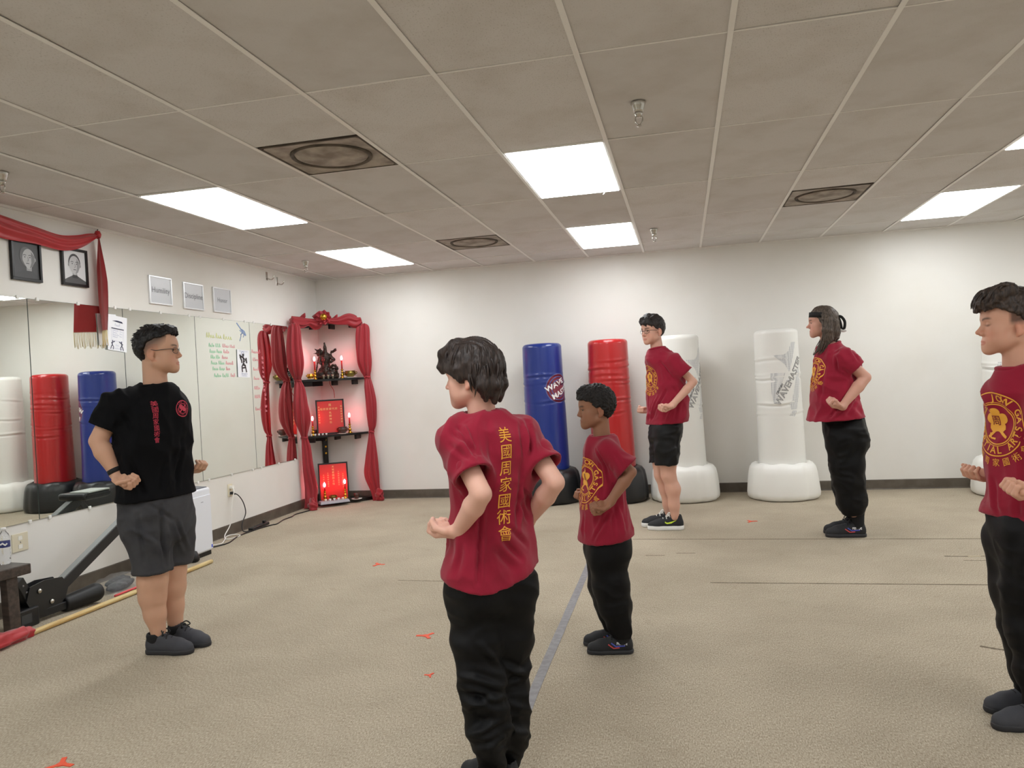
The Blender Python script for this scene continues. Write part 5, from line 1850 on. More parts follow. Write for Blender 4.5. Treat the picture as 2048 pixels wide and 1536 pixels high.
def head_solid(Fd, O, R, s, h):
    """skull, face, nose, lips, chin and ears; h holds small differences between faces"""
    T = lambda x, y, z: O + s * (R @ np.array((x, y, z)))
    E = lambda c, r, k, op='add': Fd.ell(T(*c), np.array(r) * s, k * s, op, R)
    C = lambda a, b, ra, rb, k, op='add': Fd.cone(T(*a), T(*b), ra * s, rb * s, k * s, op)
    jw = h.get('jaw', 1.0)
    E((0, -0.004, 0.045), (0.0745, 0.0975, 0.087), 0.01)
    E((0, 0.040, -0.010), (0.061 * jw, 0.054, 0.080), 0.03)
    E((0, 0.060, 0.050), (0.056, 0.036, 0.045), 0.03)
    for sx in (-1, 1):
        C((sx * 0.012, 0.073, -0.083), (sx * 0.052 * jw, 0.000, -0.047), 0.019, 0.017, 0.03)
        E((sx * 0.045, 0.057, -0.014), (0.020, 0.022, 0.019), 0.025)
        E((sx * 0.038 * jw, 0.052, -0.050), (0.024, 0.028, 0.026), 0.03)
    E((0, 0.081, -0.0865), (0.019, 0.014, 0.015), 0.016)
    C((-0.032, 0.079, 0.029), (0.032, 0.079, 0.029), 0.0125, 0.0125, 0.018)
    E((0, 0.082, -0.056), (0.026, 0.014, 0.022), 0.02)
    for sx in (-1, 1):                                            # eye hollows and lids
        E((sx * 0.0315, 0.0985, 0.011), (0.0155, 0.0135, 0.0105), 0.012, 'sub')
    nb, nt = h.get('nose', (0.0, 0.0))
    C((0, 0.0855, 0.022), (0, 0.100, -0.004), 0.0085, 0.0085, 0.012)
    C((0, 0.099, -0.002), (0, 0.1125 + nt, -0.0215 + nb), 0.0085, 0.0098, 0.008)
    for sx in (-1, 1):
        E((sx * 0.0115, 0.0995, -0.0255), (0.0078, 0.0105, 0.0072), 0.006)
    ey = O + 0
    for sx in (-1, 1):
        c = T(sx * 0.0315, 0.0775, 0.0105)
        up = R[:, 2]
        r = 0.0143 * s
        for sign, off in ((1, 0.0022 - h.get('lid', 0.0)), (-1, 0.0040)):
            def lid(X, Y, Z, c=c, sign=sign, off=off):
                d = np.sqrt((X - c[0]) ** 2 + (Y - c[1]) ** 2 + (Z - c[2]) ** 2) - r
                e = sign * ((X - c[0]) * up[0] + (Y - c[1]) * up[1] + (Z - c[2]) * up[2])
                return np.maximum(d, off * s - e)
            Fd.put(lid, c - r, c + r, 0.004 * s)
    E((0, 0.0935, -0.0545), (0.0205, 0.0085, 0.0058), 0.004)
    E((0, 0.0925, -0.0655), (0.0175, 0.0088, 0.0066), 0.004)
    E((0, 0.1045, -0.0600), (0.024, 0.008, 0.0016), 0.003, 'sub')
    for sx in (-1, 1):                                            # ears
        Re = R @ np.array(Matrix.Rotation(sx * 0.30, 3, 'Z')) @ np.array(Matrix.Rotation(-0.16, 3, 'X'))
        c = T(sx * 0.0775, -0.012, -0.002)
        Fd.ell(c, np.array((0.0085, 0.0185, 0.0315)) * s, 0.006 * s, 'add', Re)
        Fd.ell(T(sx * 0.0755, -0.006, -0.030), np.array((0.007, 0.010, 0.010)) * s, 0.008 * s, 'add', Re)
        Fd.ell(T(sx * 0.0865, -0.0095, 0.001), np.array((0.0062, 0.0095, 0.0195)) * s, 0.004 * s, 'sub', Re)
    return T


def head_tint(V, O, R, s, skin, h):
    """colour of the skin: lips, brows, ears, shaved hair; base tone elsewhere"""
    P = (V - O) @ R / s
    x, y, z = P[:, 0], P[:, 1], P[:, 2]
    col = np.tile(np.array(skin[:3]), (len(V), 1))
    inh = (np.abs(x) < 0.105) & (y > -0.13) & (y < 0.14) & (z > -0.13) & (z < 0.16)

    def blend(w, c, a=1.0):
        w = np.clip(w, 0, 1)[:, None] * inh[:, None] * a
        col[:] = col * (1 - w) + np.array(c) * w
    sk = np.array(skin[:3])
    warm = sk * np.array((1.08, 0.80, 0.76))
    blend(np.exp(-(((np.abs(x) - 0.042) / 0.022) ** 2 + ((z + 0.03) / 0.025) ** 2)) * (y > 0.03), warm, 0.55)
    blend(np.exp(-((x / 0.014) ** 2 + ((z + 0.022) / 0.014) ** 2)) * (y > 0.09), warm, 0.5)
    blend((np.abs(x) > 0.0715) * (np.abs(y + 0.01) < 0.035) * (np.abs(z) < 0.045), warm, 0.5)
    lip = np.exp(-np.maximum(0, np.abs(z + 0.060) - 0.0085 * np.sqrt(np.clip(1 - (x / 0.025) ** 2, 0, 1))) ** 2 / 0.0018 ** 2) * (np.abs(x) < 0.026) * (y > 0.080)
    blend(lip, sk * np.array(h.get('lips', (0.86, 0.54, 0.53))), 0.75)
    br = h.get('brow', (0.02, 0.014, 0.011))
    ax = np.abs(x)
    zc = 0.0285 + 0.006 * np.sin(np.clip((ax - 0.012) / 0.045, 0, 1) * 2.4)
    brow = np.exp(-((z - zc) / h.get('brow_h', 0.0042)) ** 2) * np.clip((ax - 0.010) / 0.006, 0, 1) * np.clip((0.056 - ax) / 0.008, 0, 1) * (y > 0.045)
    blend(brow, br, 0.9)
    lash = np.exp(-(((ax - 0.0325) / 0.0155) ** 4)) * np.exp(-((z - 0.0132 + h.get('lid', 0.0) * 1.7 - 12 * (ax - 0.0315) ** 2 * (h.get('lid', 0.0) > 0)) / 0.0030) ** 2) * (y > 0.05)
    blend(lash, br, 0.8)
    for fn, c, a in h.get('paint', []):
        blend(fn(x, y, z), c, a)
    return col


def eyes(body, O, R, s):
    for sx in (-1, 1):
        bm = bmesh.new()
        bmesh.ops.create_uvsphere(bm, u_segments=18, v_segments=14, radius=0.0124 * s)
        me = bpy.data.meshes.new('eye')
        bm.to_mesh(me)
        bm.free()
        for p in me.polygons:
            p.use_smooth = True
        co = np.array([v.co[:] for v in me.vertices])
        M = np.stack([R[:, 0], R[:, 2], -R[:, 1]], 1)             # sphere pole = gaze
        at = me.color_attributes.new('tint', 'FLOAT_COLOR', 'POINT')
        k = -co[:, 2] / (0.0124 * s)
        c = np.where((k > 0.955)[:, None], (0.008, 0.008, 0.008, 1), np.where((k > 0.74)[:, None], (0.05, 0.025, 0.012, 1), (0.50, 0.46, 0.43, 1))).astype(np.float32)
        at.data.foreach_set('color', c.ravel())
        me.transform(Matrix([list(r) + [0] for r in M] + [[0, 0, 0, 1]]))
        obj('eye', me, M_EYE, body, tuple(O + s * (R @ np.array((sx * 0.0315, 0.0775, 0.0105)))))


M_EYE = mat('eye', (1, 1, 1, 1), 0.12, attr='tint')


def skin_mat():
    m = mat('skin', (1, 1, 1, 1), 0.52, spec=0.35, sss=0.12, attr='tint', bump=(90, 0.10, 0.002, (1, 1, 1)))
    return m


M_SKIN = skin_mat()


def hand_solid(Fd, wrist, f, n, side, s, style='fist', k=0.006):
    """f forearm direction, n palm normal, side +1 right hand, -1 left; thumb leaves the side of the palm"""
    f = unit(f)
    n = unit(np.array(n) - f * (np.array(n) @ f))
    l = np.cross(f, n) * side                                     # towards the thumb
    P = lambda a, b, c: wrist + s * (f * a + l * b + n * c)
    Fd.cone(P(-0.01, 0, 0), P(0.025, 0.002, 0.0), 0.024 * s, 0.022 * s, 0.02 * s)
    for b in (-0.026, -0.009, 0.009, 0.026):
        Fd.cone(P(0.02, b * 0.7, 0.0), P(0.080, b * 1.05, -0.002), 0.0155 * s, 0.0125 * s, 0.012 * s)
    Fd.cone(P(0.015, 0.022, 0.008), P(0.05, 0.030, 0.010), 0.016 * s, 0.014 * s, 0.015 * s)
    Fd.cone(P(0.045, -0.016, 0.016), P(0.055, 0.018, 0.018), 0.019 * s, 0.019 * s, 0.01 * s)
    if style == 'fist':
        Fd.cone(P(0.078, -0.020, 0.022), P(0.080, 0.034, 0.024), 0.014 * s, 0.016 * s, 0.004 * s)
    fl = [0.82, 0.95, 1.0, 0.92]
    for i, b in enumerate((-0.031, -0.0105, 0.0095, 0.030)):
        L = fl[i]
        if style == 'fist':
            pts = [(0.084, b, -0.002), (0.084 + 0.030 * L, b, 0.014), (0.080 + 0.024 * L, b * 0.92, 0.040), (0.072, b * 0.88, 0.038), (0.058, b * 0.86, 0.026)]
        elif style == 'half':
            pts = [(0.084, b, -0.002), (0.084 + 0.036 * L, b, 0.008), (0.086 + 0.052 * L, b * 0.95, 0.030), (0.082 + 0.040 * L, b * 0.92, 0.046)]
        else:
            pts = [(0.084, b, -0.002), (0.084 + 0.042 * L, b * 1.05, 0.004), (0.084 + 0.068 * L, b * 1.05, 0.014), (0.084 + 0.086 * L, b * 1.05, 0.026)]
        rad = np.array([0.0112, 0.0100, 0.0092, 0.0086, 0.0080])[:len(pts)] * s * (0.92 if i == 0 else 1.0)
        Fd.chain([P(*p) for p in pts], list(rad), 0.003 * s)
    if style == 'fist':
        th = [(0.022, 0.036, 0.012), (0.052, 0.050, 0.028), (0.080, 0.036, 0.050), (0.094, 0.016, 0.056)]
    else:
        th = [(0.022, 0.036, 0.012), (0.050, 0.058, 0.022), (0.080, 0.062, 0.034), (0.100, 0.056, 0.042)]
    Fd.chain([P(*p) for p in th], [0.0150 * s, 0.0120 * s, 0.0105 * s, 0.0085 * s], 0.005 * s)
    return [P(0.06, 0, 0.02)]


def shoe(parent, heel, heading, L, style, z0=0.0):
    """heel: ground point under the back of the shoe"""
    f = polar(heading)
    l = np.array((f[1], -f[0], 0.0))
    s = L / 0.285
    P = lambda a, b, c: np.array((heel[0], heel[1], z0)) + s * (f * a + l * b) + np.array((0, 0, c * s))
    lo, hi = P(-0.02, 0, 0), P(0.31, 0, 0)
    mn, mx = np.minimum(lo, hi) - 0.07 * s, np.maximum(lo, hi) + 0.07 * s
    g = 0.0042 if style != 'far' else 0.005
    U = Field(axis(mn[0], mx[0], g), axis(mn[1], mx[1], g), axis(-0.004, 0.135 * s, g))
    foot = [((0.042, 0, 0.040), 0.038), ((0.120, 0, 0.040), 0.037), ((0.195, 0.002, 0.034), 0.044), ((0.240, 0.002, 0.028), 0.038)]
    for (a, ra), (b, rb) in zip(foot[:-1], foot[1:]):
        U.cone(P(*a), P(*b), ra * s, rb * s, 0.015 * s)
    U.cone(P(0.046, 0, 0.070), P(0.050, 0, 0.095), 0.037 * s, 0.036 * s, 0.02 * s)
    U.cone(P(0.075, 0, 0.088), P(0.190, 0.002, 0.050), 0.031 * s, 0.030 * s, 0.02 * s)
    U.cone(P(0.050, 0, 0.098), P(0.060, 0, 0.15), 0.029 * s, 0.030 * s, 0.004 * s, 'sub')
    zs = 0.020 * s
    U.put(lambda X, Y, Z: (zs * 0.7 - Z) + 0 * X + 0 * Y, mn, mx, 0, 'and', 1.0)
    v, q = U.mesh(1)
    mu, ms = {'feiyue': (SHOE_DARK, SOLE_DARK), 'grey': (SHOE_GREY, SOLE_DARK), 'runner': (SHOE_DARK, SOLE_WHITE)}[style]
    up = obj('shoe', np_mesh('shoe', v, q), mu, parent)
    G = Field(axis(mn[0], mx[0], g), axis(mn[1], mx[1], g), axis(-0.006, 0.05 * s, 0.004))
    th = 0.026 if style != 'runner' else 0.036
    for (a, ra), (b, rb) in zip(foot[:-1], foot[1:]):
        G.cone(P(a[0], a[1], th * 0.5), P(b[0], b[1], th * 0.5), (ra + 0.003) * s, (rb + 0.003) * s, 0.012 * s)
    zt = th * s
    G.put(lambda X, Y, Z: np.maximum(0.0 - Z, Z - zt) + 0 * X + 0 * Y, mn, mx, 0, 'and', 1.0)
    v, q = G.mesh(1)
    v[:, 2] = np.maximum(v[:, 2], 0.0)
    obj('sole', np_mesh('sole', v, q), ms, up)
    ml = LACE_W if style == 'runner' else LACE_B
    for k in range(4):
        a = 0.105 + 0.024 * k
        zt_ = 0.118 - 0.0145 * k
        pts = [P(a, -0.026, zt_ - 0.018), P(a + 0.004, -0.012, zt_ - 0.001), P(a + 0.008, 0.010, zt_), P(a + 0.010, 0.026, zt_ - 0.018)]
        tube('lace', pts, 0.0035 * s, ml, up, 6, 4)
    for sx in (-1, 1):
        tube('lace_loop', [P(0.10, 0, 0.122), P(0.112, sx * 0.022, 0.128), P(0.128, sx * 0.032, 0.110), P(0.118, sx * 0.018, 0.106), P(0.104, 0.0, 0.120)], 0.0035 * s, ml, up, 6, 4)
    bv = BVHTree.FromPolygons([tuple(p) for p in v], [tuple(x) for x in q])
    return up, P, s, f, l


def shoe_mark(up, P, s, l, side, vf, m, name, at, n_hint=None):
    """flat mark laid on the side of a shoe; side +1 its right flank, -1 its left"""
    V, F = refine(vf, 0.01)
    me = up.data
    bv = BVHTree.FromPolygons([v.co[:] for v in me.vertices], [tuple(p.vertices) for p in me.polygons])
    out = []
    fwd = unit(P(1, 0, 0) - P(0, 0, 0))
    for u, v, w in V:
        p = P(at[0], 0, at[1]) + s * (fwd * u * side + np.array((0, 0, 1.0)) * v)
        o = p + l * side * 0.2
        hit, nrm, idx, dist = bv.ray_cast(Vector(o), Vector(-l * side))
        if hit is None:
            hit, nrm, idx, dist = bv.find_nearest(Vector(p + l * side * 0.05 * s))
        out.append(tuple(np.array(hit) + l * side * 0.0018))
    return obj(name, pydata(name, out, F, False), m, up)


def wrinkle(V, N, terms, seed=0):
    """cloth folds: soft noise plus named creases ((p0, p1, width, depth), ...)"""
    d = np.zeros(len(V))
    warp = 0.10 * np.stack([vnoise(V * 4.0 + k * 7.7, seed + k) for k in range(3)], 1)
    for term in terms.get('noise', []):
        freq, st, amp = term[:3]
        n = vnoise((V + warp) * np.array(st) * freq + seed, seed)
        n = n if len(term) < 4 else (1 - 3.2 * np.abs(n))
        if len(term) > 4:
            n = n * np.clip((term[4][1] - V[:, 2]) / 0.08, 0, 1) * np.clip((V[:, 2] - term[4][0]) / 0.08, 0, 1)
        d += amp * n
    for H, w, a in terms.get('lines', []):
        best, tb = np.full(len(V), 9.0), np.zeros(len(V))
        for i in range(len(H) - 1):
            e = H[i + 1] - H[i]
            t = np.clip(((V - H[i]) @ e) / (e @ e + 1e-12), 0, 1)
            r = np.linalg.norm(V - H[i] - t[:, None] * e, axis=1)
            m = r < best
            best[m], tb[m] = r[m], ((i + t) / (len(H) - 1))[m]
        g = a * np.sin(PI * np.clip(tb * 0.9 + 0.05, 0, 1)) ** 0.6
        d += g * np.exp(-(best / w) ** 2) - 0.45 * g * np.exp(-((best - 1.9 * w) / w) ** 2)
    for e, dr, rad in terms.get('rims', []):
        q = V - e
        h = q @ dr
        near = (np.linalg.norm(q - np.outer(h, dr), axis=1) < rad) & (np.abs(h) < 0.06)
        d = np.where(near, d * np.clip(-h / 0.04, 0.05, 1), d)
    if terms.get('hem') is not None:
        d = d * np.clip((V[:, 2] - terms['hem']) / 0.05, 0.25, 1)
    return V + N * d[:, None]


def cloth_mesh(name, Fd, terms, seed, m, parent, smooth=2):
    v, q = Fd.mesh(smooth)
    n = normals(v, q)
    b0 = BVHTree.FromPolygons([tuple(p) for p in v], [tuple(x) for x in q]) if terms.get('lines') else None
    segs = []
    for p0, p1, w, a in terms.get('lines', []):          # creases follow the surface
        hits = []
        for t in np.linspace(0, 1, 9):
            p = np.array(p0) * (1 - t) + np.array(p1) * t
            h = b0.ray_cast(Vector(terms['eye']), Vector(unit(p - terms['eye'])))[0]
            if h is not None:
                hits.append(np.array(h))
        if len(hits) > 2:
            segs.append((np.array(hits), w, a))
    terms['lines'] = segs
    v = wrinkle(v, n, terms, seed)
    if terms.get('floor') is not None:
        v[:, 2] = np.maximum(v[:, 2], terms['floor'])
    o = obj(name, np_mesh(name, v, q), m, parent)
    bv = BVHTree.FromPolygons([tuple(p) for p in v], [tuple(x) for x in q])
    return o, bv


def lay_print(name, vf, m, parent, bv, O, N, U, V, lift=0.0012, maxlen=0.012):
    v, f = refine(vf, maxlen)
    O, N, U, V = (np.array(a, float) for a in (O, N, U, V))
    out, ok = [], []
    for a, b, c in v:
        p = O + U * a + V * b
        hit, nr, i, d = bv.ray_cast(Vector(p + N * 0.25), Vector(-N))
        if hit is None:
            out.append((0, 0, 0))
            ok.append(False)
        else:
            nr = Vector(nr)
            if nr.dot(Vector(N)) < 0:
                nr = -nr
            out.append(tuple(hit + nr * lift))
            ok.append(True)
    F = [q for q in f if all(ok[i] for i in q) and max((Vector(out[q[0]]) - Vector(out[q[1]])).length, (Vector(out[q[1]]) - Vector(out[q[2]])).length, (Vector(out[q[2]]) - Vector(out[q[0]])).length) < maxlen * 4]
    used = sorted({i for q in F for i in q})
    mp = {i: k for k, i in enumerate(used)}
    return obj(name, pydata(name, [out[i] for i in used], [tuple(mp[i] for i in q) for q in F], True), m, parent)


def arc_text(body, r, a_mid, size, top=True, step=None, bold=0.0):
    """letters along a circle, reading left to right; top: heads outwards"""
    parts = []
    n = len(body)
    st = step if step else size * 0.80 / r
    for i, ch in enumerate(body):
        if ch == ' ':
            continue
        k = i - (n - 1) / 2
        a = a_mid - k * st if top else a_mid + k * st
        parts.append(place2d(text_arrays(ch, size, bold=bold), (r * math.cos(a), r * math.sin(a)), a - PI / 2 if top else a + PI / 2))
    return parts


def club_emblem(r):
    gold, dark = [], []
    gold += [ring2d(r * 0.965, r, 72), ring2d(r * 0.60, r * 0.635, 60), ring2d(r * 0.665, r * 0.685, 60)]
    gold += arc_text('U.S. JOW GA', r * 0.815, PI / 2, r * 0.30, True, 0.275, r * 0.006)
    gold += arc_text('MARTIAL ARTS', r * 0.815, -PI / 2, r * 0.30, False, 0.262, r * 0.006)
    for k in range(5):
        a = PI / 2 + 2 * PI * k / 5
        gold.append(disc2d((0.235 * r * math.cos(a), 0.10 * r + 0.235 * r * math.sin(a)), 0.165 * r, 24))
    gold.append(disc2d((0, 0.10 * r), 0.16 * r, 24))
    gold += [stroke2d([(-0.36 * r, -0.42 * r), (-0.1 * r, -0.20 * r), (0.30 * r, -0.12 * r)], 0.09 * r), stroke2d([(0.36 * r, -0.40 * r), (0.1 * r, -0.20 * r), (-0.30 * r, -0.10 * r)], 0.09 * r), stroke2d([(-0.3 * r, -0.28 * r), (-0.26 * r, -0.44 * r), (-0.06 * r, -0.46 * r)], 0.06 * r)]
    dark.append(place2d(text_arrays('周', 0.34 * r, bold=r * 0.003), (0, 0.10 * r)))
    gold += arc_text('美國周家國術會', r * 1.20, -PI / 2, r * 0.26, False, 0.31, 0.0)
    return merge(gold), merge(dark)


def hair_mesh(name, parent, O, R, s, spec, m, seed, g=0.0042):
    """a shaped mass of hair over the skull; spec: thickness and hairline by angle, extra locks, roughness"""
    T = lambda p: O + s * (R @ np.array(p))
    ext = spec.get('ext', ((-0.125, -0.155, -0.13), (0.125, 0.165, 0.185)))
    corners = np.array([T((x, y, z)) for x in (ext[0][0], ext[1][0]) for y in (ext[0][1], ext[1][1]) for z in (ext[0][2], ext[1][2])])
    lo, hi = corners.min(0), corners.max(0)
    H = Field(axis(lo[0], hi[0], g), axis(lo[1], hi[1], g), axis(lo[2], hi[2], g))
    ang = np.radians(spec['ang'])
    c, r0 = np.array((0, -0.004, 0.045)), np.array((0.0745, 0.0975, 0.087))

    def fn(X, Y, Z):
        x, y, z = X - O[0], Y - O[1], Z - O[2]
        hx = (x * R[0, 0] + y * R[1, 0] + z * R[2, 0]) / s
        hy = (x * R[0, 1] + y * R[1, 1] + z * R[2, 1]) / s
        hz = (x * R[0, 2] + y * R[1, 2] + z * R[2, 2]) / s
        az = np.arctan2(np.abs(hx), hy + 0.004)
        el = np.arctan2(hz - 0.045, np.sqrt(hx ** 2 + hy ** 2))
        t = np.interp(az, ang, spec['thick'])
        tt = spec.get('crown', spec['thick'][0])
        w = np.clip(el / 1.2, 0, 1)
        t = t * (1 - w) + tt * w
        line = np.interp(az, ang, spec['line'])
        rr = [r0[i] + t for i in range(3)]
        px, py, pz = hx / rr[0], (hy + 0.004) / rr[1], (hz - 0.045) / rr[2]
        k0 = np.sqrt(px ** 2 + py ** 2 + pz ** 2)
        k1 = np.sqrt((px / rr[0]) ** 2 + (py / rr[1]) ** 2 + (pz / rr[2]) ** 2) + 1e-6
        d = k0 * (k0 - 1) / k1
        # below the middle of the skull the back hangs straight
        if spec.get('hang'):
            cyl = (np.sqrt((hx / (r0[0] + t)) ** 2 + ((hy + 0.004) / (r0[1] + t)) ** 2) - 1) * 0.08
            d = np.where(hz < 0.045, cyl + np.maximum(0, (0.045 - hz)) * spec['hang'], d)
        e = (line - hz) * 0.85
        k = 0.010
        h_ = np.maximum(k - np.abs(d - e), 0) / k
        d = np.maximum(d, e) + h_ * h_ * k * 0.25
        # a face-sized hollow keeps hair off the forehead below the line
        return d * s
    H.put(fn, lo, hi, 0, 'add', 0.0)
    for lk in spec.get('locks', []):
        pts, rad = lk[0], lk[1]
        H.chain([T(p) for p in pts], [q * s for q in rad], (lk[2] if len(lk) > 2 else 0.012) * s)
    for pts, rad in spec.get('cuts', []):
        H.chain_sub = None
        for p, q, a, b in zip(pts[:-1], pts[1:], rad[:-1], rad[1:]):
            H.cone(T(p), T(q), a * s, b * s, 0.008 * s, 'sub')
    v, q = H.mesh(1)
    n = normals(v, q)
    P = (v - O) @ R / s
    az = np.arctan2(P[:, 0], P[:, 1] + 0.004)
    el = P[:, 2]
    rad = np.linalg.norm(P[:, :2], axis=1)
    fx, fz, amp = spec.get('strand', (16, 5, 0.004))
    sw = spec.get('sweep', 0.0)
    top = np.clip((P[:, 2] - 0.10) / 0.03, 0, 1)
    q1 = np.stack([az * fx / 2 + sw * el * 20, el * fz * 10, rad * 6], 1)
    q2 = np.stack([P[:, 0] * fx * 7, P[:, 1] * fz * 5, P[:, 2] * fz * 3], 1)
    d = vnoise(q1, seed) * (1 - top) + vnoise(q2, seed + 1) * top
    d2 = vnoise(q1 * 2.3 + 7, seed + 2) * (1 - top) + vnoise(q2 * 2.3 + 5, seed + 3) * top
    v = v + n * (s * amp * (d + 0.5 * d2))[:, None]
    if spec.get('fuzz'):
        v = v + n * (s * spec['fuzz'] * vnoise(P * 120, seed + 5))[:, None]
    return obj(name, np_mesh(name, v, q), m, parent)


def tufts(name, parent, O, R, s, items, m):
    """separate pointed locks that break the outline of the hair"""
    parts = []
    for pts, r in items:
        S = smooth_path([O + s * (R @ np.array(p)) for p in pts], 5)
        n = len(S)
        rad = [s * r * (1 - (i / (n - 1)) ** 2.2) + 0.0004 for i in range(n)]
        parts.append(sweep(S, rad, 6, flat=0.6))
    return tag(obj(name, pydata(name, *merge(parts)), m, parent), kind='stuff')


def glasses(parent, O, R, s, sides=(-1, 1)):
    T = lambda x, y, z: O + s * (R @ np.array((x, y, z)))
    g = None
    parts = []
    for sx in (-1, 1):
        ring = [T(sx * 0.033 + 0.0235 * math.cos(a) * (1 + 0.12 * math.cos(2 * a)), 0.1045 - 0.010 * (abs(sx * 0.033 + 0.0235 * math.cos(a)) / 0.05) ** 2, 0.006 + 0.0165 * math.sin(a)) for a in np.linspace(0, 2 * PI, 29)]
        parts.append(sweep(np.array(ring), 0.0013 * s, 6, cap=False))
        parts.append(sweep(smooth_path([T(sx * 0.057, 0.090, 0.014), T(sx * 0.073, 0.075, 0.014), T(sx * 0.079, 0.020, 0.012), T(sx * 0.080, -0.012, 0.016), T(sx * 0.078, -0.030, 0.000)], 6), 0.0016 * s, 6))
    parts.append(sweep(smooth_path([T(-0.0095, 0.1035, 0.010), T(0, 0.1055, 0.013), T(0.0095, 0.1035, 0.010)], 5), 0.0013 * s, 6))
    g = obj('glasses', pydata('glasses', *merge(parts)), M_SPEC, parent)
    for sx in (-1, 1):
        pts = [T(sx * 0.033 + 0.023 * math.cos(a) * (1 + 0.12 * math.cos(2 * a)), 0.1045 - 0.010 * (abs(sx * 0.033 + 0.0235 * math.cos(a)) / 0.05) ** 2, 0.006 + 0.016 * math.sin(a)) for a in np.linspace(0, 2 * PI, 24, endpoint=False)]
        n = len(pts)
        c = T(sx * 0.033, 0.100, 0.006)
        V = pts + [p - R[:, 1] * 0.0012 * s for p in pts]
        F = [tuple(range(n)), tuple(range(2 * n - 1, n - 1, -1))] + [(i, (i + 1) % n, n + (i + 1) % n, n + i) for i in range(n)]
        obj('lens', pydata('lens', V, F, False), M_LENS, g)
    return g


